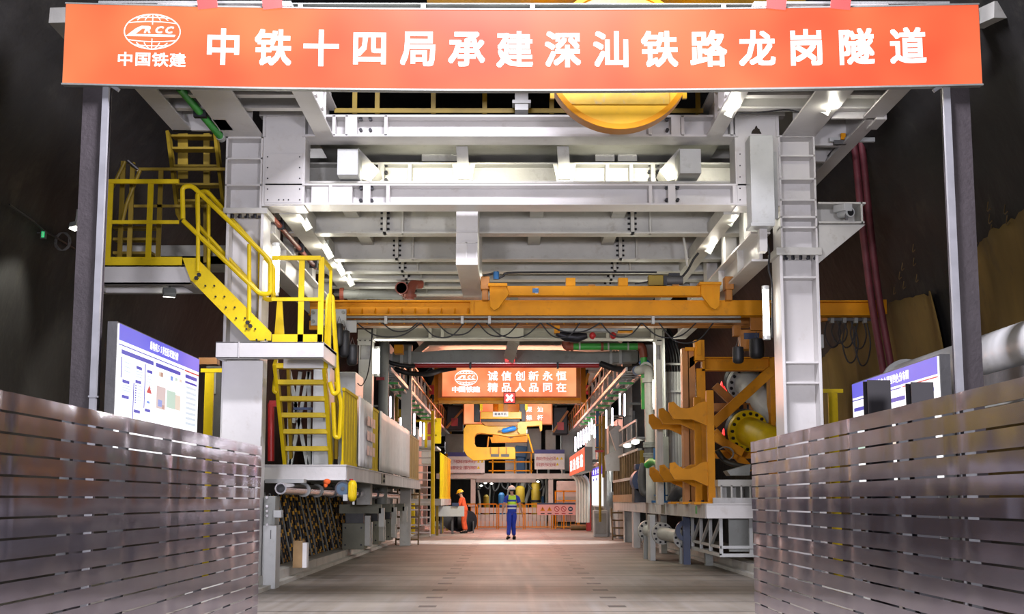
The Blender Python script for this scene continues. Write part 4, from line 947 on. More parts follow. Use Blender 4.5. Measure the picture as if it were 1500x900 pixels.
# festoon cable below the girders
for i, (a, b, s) in enumerate(((522, 617, 21), (560, 612, 13), (617, 680, 22), (640, 700, 18), (700, 760, 20), (712, 792, 22), (792, 850, 22), (800, 880, 14), (880, 940, 21), (940, 1020, 22), (965, 1045, 30))):
    W_('festoon_cable', 'black festoon cable loop hanging under the crane girder', 'cable', [(a, 473, 23.3), (a+(b-a)*.25, 473+s*.8, 23.3), ((a+b)/2, 473+s, 23.3), (a+(b-a)*.75, 473+s*.8, 23.3), (b, 473, 23.3)], .013, 'black', 16, 'festoon cable loops')
W_('cable', 'thin black cable hanging down the white portal column', 'cable', [(545, 482, 23.6), (543, 520, 24), (538, 550, 25), (530, 565, 26), (524, 562, 26)], .011)
def bag(px, py, w, h, label, Y=22.8):
    p = at(px, py, Y); s = Y/F; mb = MB(); n = 10; rr = [.5, .95, 1, 1, .92, .55]; hh = [1, .96, .7, .3, .08, 0]
    pts = [(p.x, Y, p.z-h*s*(1-k)) for k in hh]; mb.tube(pts, [r*w*s/2 for r in rr], 10)
    t = T('cable_bag', label, 'bag', 'black cable bags on the crane'); mb.build('bag', 'black', t, smooth=1.2); MB().tube([(p.x-.04, Y, p.z-.02), (p.x, Y, p.z+.12), (p.x+.04, Y, p.z-.02)], .008, 6).build('strap', 'dgrey', t)
bag(497, 474, 13, 34, 'black cable bag hanging first at the crane end by the stairs'); bag(505, 484, 16, 40, 'black cable bag hanging second at the crane end by the stairs', 22.9); bag(516, 505, 17, 31, 'lowest black cable bag at the crane end by the stairs', 23.0)
bag(1081, 508, 17, 25, 'black cable bag with pale studs below the crane, on the orange beam', 22.9); bag(1108, 496, 22, 30, 'black cable bag close to the upright tube lamp', 23.1)
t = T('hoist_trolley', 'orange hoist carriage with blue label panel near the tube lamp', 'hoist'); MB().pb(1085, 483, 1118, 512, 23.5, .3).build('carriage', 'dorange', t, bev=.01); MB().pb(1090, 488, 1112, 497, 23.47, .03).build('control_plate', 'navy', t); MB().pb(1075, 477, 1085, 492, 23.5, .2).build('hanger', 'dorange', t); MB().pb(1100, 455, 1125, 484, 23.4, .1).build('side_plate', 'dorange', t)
# spare hoist hanging in the middle
t = T('chain_hoist', 'orange and grey hoist carriage with two red domes under the crane', 'hoist')
MB().pb(812, 477, 820, 488, 24.0, .2).build('hanger', 'orange', t); MB().pb(816, 481, 926, 486, 24, .2).build('rail', 'grey', t, bev=.01); MB().pb(905, 484, 927, 488, 24, .2).build('end_block', 'orange', t)
for a in (868, 898): p = at(a, 492, 24); MB().sph(p, .06, (1, 1, 1.1), 12, 8).build('red_dome', 'red', t, smooth=1.5)
p, q = at(815, 488, 24.1), at(860, 492, 24.1); MB().tube([p, p.lerp(q, .3)+Vector((0, 0, -.05)), p.lerp(q, .7)+Vector((0, 0, -.05)), q], [.05, .09, .09, .05], 10).build('motor', 'dark', t, smooth=1.0)
# ceiling pipes
t = T('red_elbow_pipe', 'red oxide U shaped pipe elbow hanging under the ceiling beams', 'pipe'); MB().tube(bend([at(617, 416, 27.2), at(606, 416, 27.1), at(601, 424, 27), at(600, 439, 27)], .25), .10, 14).build('elbow', 'redbrown', t, smooth=SM); 
c = at(588, 422, 26.9); MB().cyl(c, (c.x, c.y+.5, c.z), .105, 16).cyl(c, (c.x, c.y+.05, c.z), .13, 16).build('stub_pipe', 'redbrown', t, smooth=SM); MB().cyl((c.x, c.y+.2, c.z-.04), at(600, 430, 27.1), .06, 12).build('branch', 'redbrown', t, smooth=SM); c = at(600, 434, 27); MB().cyl((c.x, c.y, c.z-.03), (c.x, c.y, c.z+.03), .14, 16).build('flange', 'redbrown', t, smooth=SM)
t = T('grey_ceiling_pipe', 'grey pipe lying across the tunnel under the ceiling behind the stairs', 'pipe'); a, b = at(498, 431, 27.4), at(590, 433, 27.4); MB().cyl(a, b, .09, 14).build('pipe_run', 'grey', t, smooth=SM); MB().cyl(a, a+Vector((.08, 0, 0)), .13, 14).build('flange', 'redbrown', t)
t = T('red_ceiling_pipe', 'thin red oxide pipe running along the ceiling above the lamps', 'pipe'); a, b = at(395, 314, 20.7), at(462, 392, 24.6); MB().cyl(a, b, .04, 10).build('pipe_run', 'redbrown', t, smooth=SM)
for f in (.2, .62, .95): c = a.lerp(b, f); MB().box(c.x-.07, c.x+.07, c.y-.03, c.y+.03, c.z-.05, c.z+.1).build('pipe_clip', 'dark', t)
# ================================================================ PORTALS FURTHER IN
t = T('portal_frame', 'pale portal frame standing on the platforms behind the orange crane', 'frame')
PY = 30.0
for a, b in ((525, 545), (961, 970)):
    x0, x1 = X(a, PY, 560), X(b, PY, 560); zt = Z(497, PY); m = MB().ibz(x0, x1, PY, PY+.4, 1.2, zt, .03, .03); m.box(x0+.03, x1-.03, PY+.0, PY+.06, 1.2, zt-.45); m.build('column', 'white2', t, bev=.004)
    MB().pb(a-1, 483, b, 506, PY-.03, .03).build('node_plate', 'white2', t); bolts([(a+2.5+i*(b-a-4)/2.2, 499) for i in range(3)], PY-.03, .02, .02).build('plate_bolts', 'dark', t)
    MB().pb(a-2, 497, b+2, 499, PY-.05, .5).build('cap_plate', 'white2', t)
x0, x1, z0, z1 = rect(545, 478, 962, 497, PY); m = MB().ibx(x0, x1, z0, z1, PY, .4, .03, .03)
stiff(m, (549, 630, 648, 870, 890, 956), 480, 496, PY, .2, .07); m.build('cross_beam', 'white2', t, bev=.004); MB().pb(733, 478, 767, 496, PY-.02, .1).build('centre_plate', 'white2', t)
t = T('portal_frame', 'pinkish white portal frame with angled corners above the grey duct', 'frame'); PY = 40.0
x0, x1, z0, z1 = rect(622, 498, 905, 506, PY); m = MB().ibx(x0, x1, z0, z1+.3, PY, .3, .03, .03); stiff(m, (655, 674, 690, 810, 850), 497, 506, PY, .15, .07); m.build('cross_beam', 'white2', t)
for L in ([(622, 500), (628, 507), (612, 520), (604, 516)], [(905, 500), (899, 507), (915, 520), (923, 516)]): MB().pp(L, PY, .3).build('corner_brace', 'white2', t)
for a in (588, 945): x = X(a, PY, 560); MB().box(x, x+.3, PY, PY+.3, 0, Z(505, PY)).build('column', 'white2', t)
MB().box(X(600, PY), X(925, PY), 31.2, PY+32, Z(485, PY), Z(485, PY)+.05).build('roof_plate', 'white2', t)
# grey transverse duct with rounded ends and red pipe beneath
t = T('cross_duct', 'grey rectangular duct crossing the tunnel above the lit slogan screen', 'duct'); DY2 = 36.0
MB().pp([(575, 516), (590, 514), (620, 516), (650, 513), (690, 512), (820, 513), (860, 516), (900, 515), (935, 514), (935, 530), (860, 533), (640, 533), (600, 532), (575, 530)], DY2, .6).build('duct_body', 'grey', t, bev=.01)
for a in (586, 598, 893, 907): MB().pb(a, 507, a+4, 533, DY2-.08, .1).build('duct_flange', 'ltgrey', t)
a, b = at(606, 536, DY2-.1), at(878, 536, DY2-.1); MB().cyl(a, b, .055, 12).build('red_pipe', 'red', t, smooth=SM)
tag(MB().box(a.x, b.x, DY2-.14, DY2-.06, a.z+.05, a.z+.075).build('light_strip', 'chrome', t), 'shiny strip above the red pipe')
for p in (689, 817): MB().pb(p-1.5, 531, p+1.5, 540, DY2-.2, .12).build('pipe_clip', 'dark', t)
W_('hose', 'thick black hose sagging at the end of the grey duct above the cable trays', 'hose', [(568, 530, 35.6), (580, 534, 35.6), (600, 537, 35.7), (606, 536, 35.8)], .06)
W_('hose', 'thick black hose drooping in front of the slogan screen corner', 'hose', [(578, 541, 37), (600, 547, 37), (628, 548, 37.4), (645, 543, 38), (668, 539, 38)], .075)
W_('hose', 'pair of thick black hoses sagging towards the blue valve', 'hose', [(880, 533, 35.7), (900, 540, 35.5), (920, 542, 35), (938, 538, 34.2)], .09)
t = T('gauge_lamp', 'white hanging bracket with red edged lamp below the grey duct', 'lamp'); MB().box(X(753, 33, 498)-.1, X(753, 33, 498)+.1, 32.9, 33.1, Z(498, 33), Z(485, 40)).build('stem', 'white2', t); MB().bar(at(753, 498, 33), at(745, 528, 35.6), .28, .06, (0, 1, 0)).build('bracket', 'white2', t); MB().pb(738, 519, 757, 523, 35.5, .1).build('yoke', 'ltgrey', t); MB().pb(740, 525, 754, 529, 35.5, .2).build('lamp_frame', 'redlamp', t)
tube_lamp(552, 512, 548, 30.5, .06, 'white tube lamp upright behind the left portal column', 30)
tube_lamp(960, 560, 597, 31.8, .06, 'white tube lamp upright beside the pale vertical pipe', 30)
t = T('red_band_pipe', 'grey vertical pipe with red band behind the portal column', 'pipe'); a, b = at(561, 620, 34), at(561, 498, 34); MB().cyl((a.x, 34, 1.2), (a.x, 34, b.z), .13, 14).build('pipe_run', 'grey', t, smooth=SM); MB().pb(551, 553, 563, 557, 33.8, .1).build('red_band', 'red', t)
# orange roof bits
for a, b, lb in ((577, 505, 'orange block hanging at the roof near the portal corner'),): tag(MB().pb(a, b, a+13, b+13, 33.5, .4).build('roof_block', 'orange', bev=.01), lb, 'block')

# ================================================================ PLATFORM ON THE OTHER SIDE
RX = 3.47; RZ1 = Z(738, 24.2, 1050); RZ0 = Z(760, 24.2, 1050)
t = T('side_platform', 'long white steel platform carrying the orange pipe racks', 'platform', 'side platforms')
MB().box(RX, 5.0, 24.2, 24.24, RZ0, RZ1).box(RX, 5.0, 24.18, 24.32, RZ1-.02, RZ1).box(RX, 5.0, 24.18, 24.32, RZ0, RZ0+.02).build('front_beam', 'white', t, bev=.003)
MB().box(RX, RX+.04, 24.321, 45.6, RZ0+.001, RZ1-.001).box(RX-.01, RX+.12, 24.321, 45.6, RZ1-.02, RZ1).box(RX-.01, RX+.12, 24.321, 45.6, RZ0, RZ0+.02).build('side_beam', 'deckw', t)
MB().box(RX+.04, 5.0, 24.24, 45.6, RZ1-.06, RZ1-.02).build('deck_plate', 'ltgrey', t)
for y in (27, 30, 33, 36, 39, 42): MB().box(RX+.04, 5.0, y, y+.12, RZ0, RZ1-.06).build('cross_joist', 'grey', t)
MB().box(RX-.012, RX, 30.6, 31.3, RZ0+.02, RZ1-.02).build('splice_plate', 'olive', t)
for y in (32.5, 37.5): MB().box(RX-.012, RX, y, y+.2, RZ0+.05, RZ1-.06).build('label_plate', 'ltgrey', t)
tag(MB().box(RX-.008, RX, 25.4, 25.6, RZ0+.07, RZ1-.05).build('green_mark', 'green', t), 'green painted mark')
# truss under it
t = T('support_truss', 'grey steel truss below the platform end by the fence', 'truss'); yt = 24.4; zb = Z(814, yt, 1070)
for x0 in (4.28, 4.62, 5.0):
    MB().box(x0-.03, x0+.03, yt, yt+.08, zb, RZ0).build('upright', 'ltgrey', t)
for a, b in ((4.28, 4.62), (4.62, 5.0)): MB().bar((a, yt+.04, zb+.1), (b, yt+.04, RZ0-.02), .05, .05, (0, 1, 0)).build('diagonal', 'ltgrey', t)
for (ax, ay), (bx, by) in (((3.75, yt), (3.75, yt+5)), ((4.28, yt), (3.75, yt)), ((5.0, yt), (4.28, yt))):
    MB().bar((ax, ay, zb+.14), (bx, by, zb+.14), .04, .05).build('chord', 'ltgrey', t); MB().bar((ax, ay, zb), (bx, by, zb), .06, .06).build('chord', 'ltgrey', t)
for i in range(4):
    y = yt+i*1.25; MB().box(3.72, 3.78, y, y+.06, zb, RZ0).build('upright', 'ltgrey', t); MB().bar((3.75, y, RZ0-.02), (3.75, y+1.2, zb+.15), .05, .05).build('diagonal', 'ltgrey', t)
MB().box(3.95, 4.9, yt+.4, yt+.44, zb+.05, RZ0).build('back_plate', 'grey', t); MB().box(3.95, 4.1, yt+3.4, yt+3.6, 0, zb).build('foot', 'grey', t); MB().box(4.75, 4.9, yt+.5, yt+.6, 0, zb).build('foot', 'grey', t)
# shelf box on the platform
t = T('shelf_box', 'white open shelf box with compartments on the platform by the fence end', 'box'); Yb = 24.6; x0, x1, z0, z1 = rect(1052, 703, 1096, 737, Yb); x1 = 5.0
MB().box(x0, x1, Yb, Yb+.8, z1-.12, z1).box(x0, x1, Yb+.5, Yb+.55, RZ1, z1-.1).build('top_and_back', 'white2', t)
for a in (1053, 1068, 1082, 1095): xx = X(a, Yb); MB().box(xx, xx+.03, Yb, Yb+.5, RZ1-.02, z1-.1).build('divider', 'white2', t)
MB().box(x0-.1, x1, Yb-.05, Yb+.02, RZ1-.02, RZ1+.1).build('kick_plate', 'deckw', t)
# orange cradle racks
def rack(label, src=None, dy=0):
    t = T('pipe_rack', label, 'rack', 'orange pipe cradle racks'); Yr = 25.0
    x0, x1, _, z1 = rect(1036.5, 572, 1047, 735, Yr); MB().box(x0, x1, Yr, Yr+.16, RZ1, z1).build('upright', 'orange', t, bev=.006)
    up = [(980, 590), (987, 588.5), (991, 593), (997, 597.5), (1005, 598.7), (1012, 597.5), (1019, 594), (1024, 590.5), (1028.7, 588.7), (1037, 588.3), (1037, 624.7), (1014.7, 614.7), (986.7, 614.2), (980, 603)]
    MB().pp(up, Yr+.03, .1).build('cradle_arm', 'orange', t); MB().pp([(a+1.5, b+88.6) for a, b in up], Yr+.03, .1).build('cradle_arm', 'orange', t)
    MB().box(x0-.28, x1+.5, Yr-.15, Yr+.4, RZ1-.02, RZ1+.025).build('base_plate', 'orange', t)
    m = MB()
    for dx in (-.2, .15, .4): m.cyl((x1+dx-.05, Yr-.08, RZ1+.02), (x1+dx-.05, Yr-.08, RZ1+.06), .03, 6)
    m.build('base_bolts', 'dark', t); return t
r0 = rack('orange pipe rack with two cradle arms, nearest to the truss end of the platform')
dup(r0, (0, 1.7, -.0), 'orange pipe rack with two cradle arms, the middle one of three'); dup(r0, (0, 3.6, -.0), 'orange pipe rack with two cradle arms, furthest from the truss')
# orange frame with the big flanged pipes
t = T('pipe_support_frame', 'tall orange frame with diagonal braces holding the big flanged pipes', 'frame'); FY = 27.6
def PB(nm, a, b, w, d=.16, Y=FY, Y2=None, mat='orange'):
    MB().bar(at(a[0], a[1], Y), at(b[0], b[1], Y2 or Y), d, w, (0, 1, 0)).build(nm, mat, t, bev=.004)
x0, x1, z0, z1 = rect(1029, 523, 1130, 543, FY); MB().ibx(x0, 5.35, z0, z1, FY, .25, .03).box(x0, x0+.05, FY, FY+.25, z0, z1).build('top_beam', 'orange', t)
for a, b, tp in ((1021, 1034, 540), (1008, 1019, 512), (1000, 1010, 510)):
    x0, x1, _, z1 = rect(a, tp, b, 640, FY+.1); MB().box(x0, x1, FY+.1, FY+.4, RZ1, z1).build('upright', 'dorange' if a < 1010 else 'orange', t, bev=.005)
MB().pb(1018, 498, 1032, 528, FY-.1, .3).build('head_plate', 'orange', t); MB().pb(1004, 509, 1018, 514, FY, .4).build('head_plate', 'orange', t); MB().pb(1021, 499, 1027, 520, FY-.16, .06).build('head_rib', 'orange', t)
MB().pp([(1010, 525), (1022, 518), (1022, 530), (1010, 540)], FY+.1, .05).build('gusset', 'orange', t)
PB('diagonal', (1130, 543), (1044, 622), .14, .2, FY-.1); PB('diagonal', (1047, 565), (1125, 640), .17, .16, FY+1.5, None, 'dorange'); PB('diagonal', (1045, 640), (1088, 664), .16); PB('diagonal', (1046, 632), (1100, 690), .14, .16, FY+.6)
x0, x1, z0, z1 = rect(1046, 591, 1118, 603, FY+1); MB().box(x0, x1, FY+1, FY+1.3, z0, z1).build('lower_beam', 'dorange', t); x0, x1, z0, z1 = rect(1048, 660, 1125, 672, FY+.6); MB().ibx(x0, 5.35, z0, z1, FY+.6, .25).build('lower_beam', 'orange', t)
MB().pb(1083, 594, 1089, 600, FY+.98, .03).pb(1094, 593, 1097, 601, FY+.98, .03).build('slots', 'dark', t); MB().box(5.3, 5.55, FY, FY+.4, 0, Z(523, FY)).build('upright', 'orange', t)
def bigpipe(name, label, mat, fl, end, r, Y0, Y1):
    t = T(name, label, 'pipe', 'large flanged pipes'); p, q = at(*fl, Y0), at(*end, Y1); d = (q-p).normalized()
    MB().cyl(p, q, r, 40).build('pipe_run', mat, t, smooth=SM); MB().pipe(p-d*.08, p+d*.02, r*1.42, r*.9, 40).build('flange', mat, t, smooth=SM); MB().pipe(p-d*.22, p-d*.1, r*1.42, r*.9, 40).build('counter_flange', 'dark', t, smooth=SM)
    u = d.cross(Vector((0, 0, 1))).normalized(); v = u.cross(d); m = MB()
    for i in range(16): c = p+(u*math.cos(i*PI/8)+v*math.sin(i*PI/8))*r*1.23; m.cyl(c-d*.02, c+d*.06, .035, 6)
    m.build('flange_bolts', 'dark', t)
bigpipe('flanged_pipe', 'big white pipe with bolted flange behind the orange diagonal', 'ltgrey', (1093, 560), (1185, 655), .30, 29.3, 27.0)
bigpipe('flanged_pipe', 'big yellow pipe with bolted flange just above the fence', 'yellow', (1096, 632), (1180, 668), .30, 27.9, 25.6)
W_('hose', 'thick black hose sagging under the big yellow pipe', 'hose', [(1050, 660, 27), (1062, 675, 27), (1080, 682, 26.6), (1100, 685, 26.4)], .055)
mb = MB(); mb.tube([(X(1062, 27.2, 668)+.16*math.cos(k*.5), 27.1+.002*k, Z(665, 27.2)+.13*math.sin(k*.5)) for k in range(40)], .012, 6); tag(mb.build('wire_coil', 'grey', smooth=1.5), 'coil of grey wire hung on the orange frame', 'wire')
tag(MB().pp([(1065, 690), (1100, 680), (1098, 697), (1070, 697)], 25.2, .5).build('steel_plate', 'grey'), 'grey steel plate leaning above the white shelf box', 'plate')
for a, b in ((1057, 563), (1062, 568), (1060, 632)): tag(MB().cyl(at(a, b+6, 30.5), at(a, b-4, 30.5), .05, 12, .01).build('red_cone_lamp', 'redlamp'), {563: 'small glowing red lamp, upper one left of the white flange', 568: 'small glowing red lamp close to the white flange', 632: 'small glowing red lamp left of the yellow flange'}[b], 'lamp')
# conduits
for i in range(6):
    x = 979+i*4.2; a = at(x, 700, 32); b = at(x, 545, 32); W = [(a.x, 32, RZ1), (a.x, 32, b.z), (a.x-.02, 32, b.z+.4), (a.x-.12, 32.1, b.z+.8), (a.x-.3, 32.3, b.z+1.15)]
    lb = ('first', 'second', 'third', 'fourth', 'fifth', 'last')[i]
    t = T('conduit', 'grey vertical conduit with black cable on top, %s from the pale pipe' % lb, 'conduit', 'grey conduits'); MB().tube(W[:2], .045, 8).build('conduit_tube', 'ltgrey', t, smooth=SM); MB().tube(bend(W[1:], .2), .03, 8).build('cable', 'black', t, smooth=SM)
t = T('conduit_clamp', 'grey clamp bar across the vertical conduits', 'clamp')
for y in (572, 532): MB().pb(976, y, 1004, y+3, 31.9, .06).build('bar', 'ltgrey', t)
# pale vertical pipe with blue valve, green pipe above
t = T('slurry_riser', 'pale vertical pipe with bolted flanges and elbow beneath the blue valve', 'pipe'); VY = 33.0; vx = X(952, VY, 620); rv = .115
MB().tube(bend([(vx, VY, RZ1), (vx, VY, Z(545, VY)), (vx-.02, VY+.3, Z(539, VY)), (vx-.25, VY+.6, Z(540, VY))], .3), rv, 16).build('pipe_run', 'white2', t, smooth=SM)
for y in (556, 559, 650, 654, 666, 668): z = Z(y, VY); MB().cyl((vx, VY, z-.03), (vx, VY, z+.03), .17, 18).build('flange', 'grey' if y > 600 else 'white2', t, smooth=SM)
MB().cyl((vx, VY, Z(664, VY)), (vx, VY, Z(656, VY)), .14, 16).build('coupling', 'dgrey', t, smooth=SM); MB().cyl((vx, VY, Z(688, VY)), (vx, VY, Z(669, VY)), .08, 16, .14).build('reducer', 'white2', t, smooth=SM)
t = T('blue_valve', 'round blue valve body at the elbow of the pale pipe', 'valve'); c = at(944, 532, 33.6); MB().sph(c, .13, (1.1, .9, .7), 14, 8).build('body', 'blue', t, smooth=1.2); MB().pipe((c.x+.02, c.y-.2, c.z-.15), (c.x+.02, c.y-.12, c.z-.15), .16, .1, 18).build('flange', 'white2', t, smooth=SM); MB().cyl((c.x-.2, c.y-.1, c.z-.2), (c.x-.2, c.y, c.z-.2), .12, 16).build('handwheel', 'navy', t, smooth=SM)
t = T('green_pipe', 'bright green pipe with red oxide couplings lying below the crane', 'pipe'); GYY = 33.5
a, b = at(836, 508, GYY), at(934, 508, GYY); MB().cyl(a, b, .085, 14).build('pipe_run', 'green', t, smooth=SM); e = at(943, 524, GYY); MB().cyl(e, (e.x, GYY, Z(600, GYY)), .08, 14).build('down_pipe', 'green', t, smooth=SM)
MB().tube(bend([b, at(941, 508, GYY), e], .14), .1, 12).build('elbow', 'redbrown', t, smooth=SM); MB().tube(bend([a, at(829, 508, GYY), at(829, 500, GYY)], .1), .1, 12).build('elbow', 'redbrown', t, smooth=SM)
for p in (831, 838, 882): c = at(p, 508, GYY); MB().cyl((c.x-.03, c.y, c.z), (c.x+.03, c.y, c.z), .11, 14).build('coupling', 'redbrown', t, smooth=SM)
for p in (849, 891, 920): c = at(p, 508, GYY); MB().cyl((c.x-.02, c.y, c.z), (c.x+.02, c.y, c.z), .1, 14).build('strap', 'ltgrey', t, smooth=SM)
# slim pale posts beside it
for a, Y, w, yt, lb in ((922, 48, .7, 548, 'thick grey steel column behind the pale vertical pipe'), (965, 31.5, .16, 482, 'perforated pale channel post next to the conduits')):
    x = X(a, Y, 600); t = T('steel_stanchion', lb, 'column'); MB().ibz(x, x+w, Y, Y+.35, 0 if a < 930 else RZ1, Z(yt, Y), .03, .03).build('section', 'grey' if a < 930 else 'ltgrey', t); MB().box(x-.05, x+w+.05, Y-.04, Y+.4, Z(yt, Y)-.05, Z(yt, Y)).build('cap_plate', 'grey', t); MB().box(x-.05, x+w+.05, Y-.04, Y, Z(690, Y), Z(640, Y)).build('base_casing', 'grey', t)
# blue pump
t = T('blue_pump', 'blue pump body with flanged leg standing on the platform', 'pump'); c = at(968, 706, 31); MB().cyl((c.x, 31, RZ1), (c.x, 31, RZ1+.05), .22, 20).build('foot', 'blue', t, smooth=SM); MB().cyl((c.x, 31, RZ1+.05), (c.x, 31, c.z+.1), .1, 18).build('leg', 'blue', t, smooth=SM); MB().tube([(c.x-.0, 31, c.z), (c.x, 31, c.z+.15), (c.x, 31, c.z+.3)], [.12, .27, .27], 20).build('volute', 'blue', t, smooth=1.2); MB().cyl((c.x, 31, RZ1+.15), (c.x, 31, RZ1+.18), .16, 18).build('leg_flange', 'blue', t, smooth=SM); MB().cyl((c.x-.1, 31, c.z+.5), (c.x-.1, 31, c.z+.75), .06, 14).build('inlet', 'blue', t, smooth=SM)
t = T('motor_unit', 'dark blue motor with round fan cover between slatted panel and pale pipe', 'motor'); c = at(942, 705, 34.5); MB().cyl((c.x, 34.2, c.z+.0), (c.x, 34.9, c.z+.0), .3, 24).build('casing', 'navy', t, smooth=SM); MB().pipe((c.x+.05, 34.1, c.z), (c.x+.05, 34.2, c.z), .22, .15, 20).build('cover_ring', 'grey', t, smooth=SM); MB().box(c.x-.25, c.x+.3, 34.2, 34.9, RZ1, c.z-.2).build('base', 'dark', t); MB().box(c.x-.2, c.x+.2, 34.3, 34.8, c.z+.28, c.z+.42).build('terminal_box', 'navy', t, bev=.02)
W_('hose', 'dark green grey hose arching down beside the motor', 'hose', [(944, 680, 33.4), (941, 690, 33.4), (940, 705, 33.4), (942, 720, 33.4), (948, 724, 33.4)], .1, 'dgrey')
W_('hose', 'short green hose over the blue pump', 'hose', [(948, 682, 32.4), (954, 677, 32.2), (962, 677, 31.8), (966, 682, 31.5)], .09, 'green'); W_('hose', 'fat dark hose lying behind the orange racks', 'hose', [(985, 735, 31.5), (990, 725, 31.3), (998, 718, 31), (1010, 716, 30.5)], .14, 'dgrey')
# pipes below the platform
t = T('lower_pipe', 'cream pipe with three bolted flanges lying below the platform', 'pipe'); a, b = at(948, 778, 31), at(1003, 788, 28.6); MB().cyl(a, b, .14, 20).build('pipe_run', 'white2', t, smooth=SM); d = (b-a).normalized(); n_ = d.cross(Vector((0, 0, 1))).normalized(); w_ = n_.cross(d)
for f in (.02, .32, .42, .98):
    c = a.lerp(b, f); MB().cyl(c-d*.03, c+d*.03, .235, 24).build('flange', 'white2', t, smooth=SM); m = MB()
    for i in range(10): e = c+(n_*math.cos(i*PI/5)+w_*math.sin(i*PI/5))*.19; m.cyl(e-d*.06, e+d*.06, .025, 6)
    m.build('flange_bolts', 'dark', t)
MB().box(a.x-.1, a.x+.1, 30.8, 31.0, 0, a.z-.1).build('saddle', 'grey', t); MB().box(b.x-.1, b.x+.1, 28.6, 28.8, 0, b.z-.1).build('saddle', 'grey', t)
t = T('butterfly_valve', 'dark blue valve with handwheel under the platform by the cream pipe', 'valve'); c = at(1005, 778, 28.3); MB().pipe(c+Vector((0, -.05, 0)), c+Vector((0, .05, 0)), .22, .13, 20).build('ring', 'navy', t, smooth=SM); MB().box(c.x-.07, c.x+.07, 28.2, 28.4, 0, c.z+.3).build('body', 'navy', t)
for i, (a, w) in enumerate(((952, 8), (968, 9), (928, 10))):
    x0, x1, _, _ = rect(a, 760, a+w, 790, 30+i*4); tag(MB().box(x0, x1, 30+i*4, 30.5+i*4, 0, RZ0).build('support_prop', 'ltgrey' if i < 2 else 'white', bev=.005), ('pale leg under the platform over the first pipe flange', 'pale leg under the platform behind the cream pipe', 'white wide leg under the platform next to the brown step ladder')[i], 'leg')
# brown slatted panel, lamps above it
t = T('barred_guard', 'brown barred guard panel with pale top rail at the far end of the platform', 'fence panel'); y0, y1 = 36.9, 45.5; zt = 2.62; xx = RX+.05
for i in range(11): y = y0+(y1-y0)*i/10; MB().box(xx-.05, xx+.03, y-.05, y+.05, RZ1, zt).build('bar', 'brown', t)
MB().box(xx+.03, xx+.05, y0, y1, RZ1, zt).build('back_sheet', 'dyellow', t); MB().box(xx-.06, xx+.06, y0-.1, y1, zt, zt+.06).build('top_rail', 'white2', t); MB().box(xx-.07, xx-.04, y0, y1, RZ1+.62, RZ1+.7).build('mid_rail', 'white2', t); MB().box(xx-.08, xx-.04, y0, y1, RZ1, RZ1+.22).build('kick_plate', 'plywood', t); MB().box(xx, xx+.1, y0-.2, y0-.1, RZ1, zt).build('end_post', 'dyellow', t)
for k, (ya, yb, z, lb) in enumerate(((37.5, 45, 2.72, 'white grille bracket with three glowing lamps over the brown barred panel'), (49, 54, 2.55, 'white grille bracket with glowing lamps over the tall lit notice board'))):
    t = T('lamp_tray', lb, 'lamp'); MB().box(RX+.02, RX+.35, ya, yb, z+.25, z+.3).build('shelf', 'ltgrey', t)
    for i in range(6): y = ya+(yb-ya)*i/5; MB().box(RX+.02, RX+.05, y-.04, y+.04, z+.3, z+.75).build('bar', 'white2', t)
    MB().box(RX+.02, RX+.06, ya, yb, z+.72, z+.78).build('rail', 'white2', t)
    for f in (.15, .5, .85): y = ya+(yb-ya)*f; MB().sph((RX+.1, y, z+.2), .12, (1, 2, .5), 10, 6).build('lamp_lens', 'lamp', t, smooth=1.5)
    area('lamp_tray_light', (RX-.0, (ya+yb)/2, z+.1), (1.5, (ya+yb)/2, 0), .4, 60, (.97, .95, 1), 3)
# ladders at the platform ends
def steps(name, label, px0, px1, py0, py1, n, Y, mat, rails, dy=-.5, cat='ladder'):
    t = T(name, label, cat)
    for i in range(n):
        f = (i+.5)/n; y = py0+(py1-py0)*f; Yk = Y+dy*f; x0, x1 = X(px0, Y), X(px1, Y); z = Z(y, Y); MB().box(x0, x1, Yk-.1, Yk+.1, z-.025, z+.025).build('tread', mat, t)
    for x in (X(px0, Y), X(px1, Y)): MB().bar((x, Y, Z(py0, Y)), (x, Y+dy, max(.0, Z(py1, Y))), .04, .08).build('stringer', rails, t)
    return t
steps('step_ladder', 'brown steel step ladder from the floor up to the white sheets platform', 584, 616, 717, 798, 5, 40.9, 'brown', 'brown'); steps('step_ladder', 'brown steel step ladder below the brown barred panel', 894, 927, 746, 790, 4, 45.9, 'brown', 'brown')
MB_ = T('white_unit_box', 'white equipment box standing behind the brown step ladder', 'box'); x0, x1, z0, z1 = rect(905, 761, 923, 784, 47); MB().box(x0, x1, 47, 47.7, 0, z1).build('case', 'white', MB_, bev=.02); MB().box(x0+.05, x1-.05, 46.98, 47, z0+.1, z1-.05).build('front_panel', 'white', MB_)
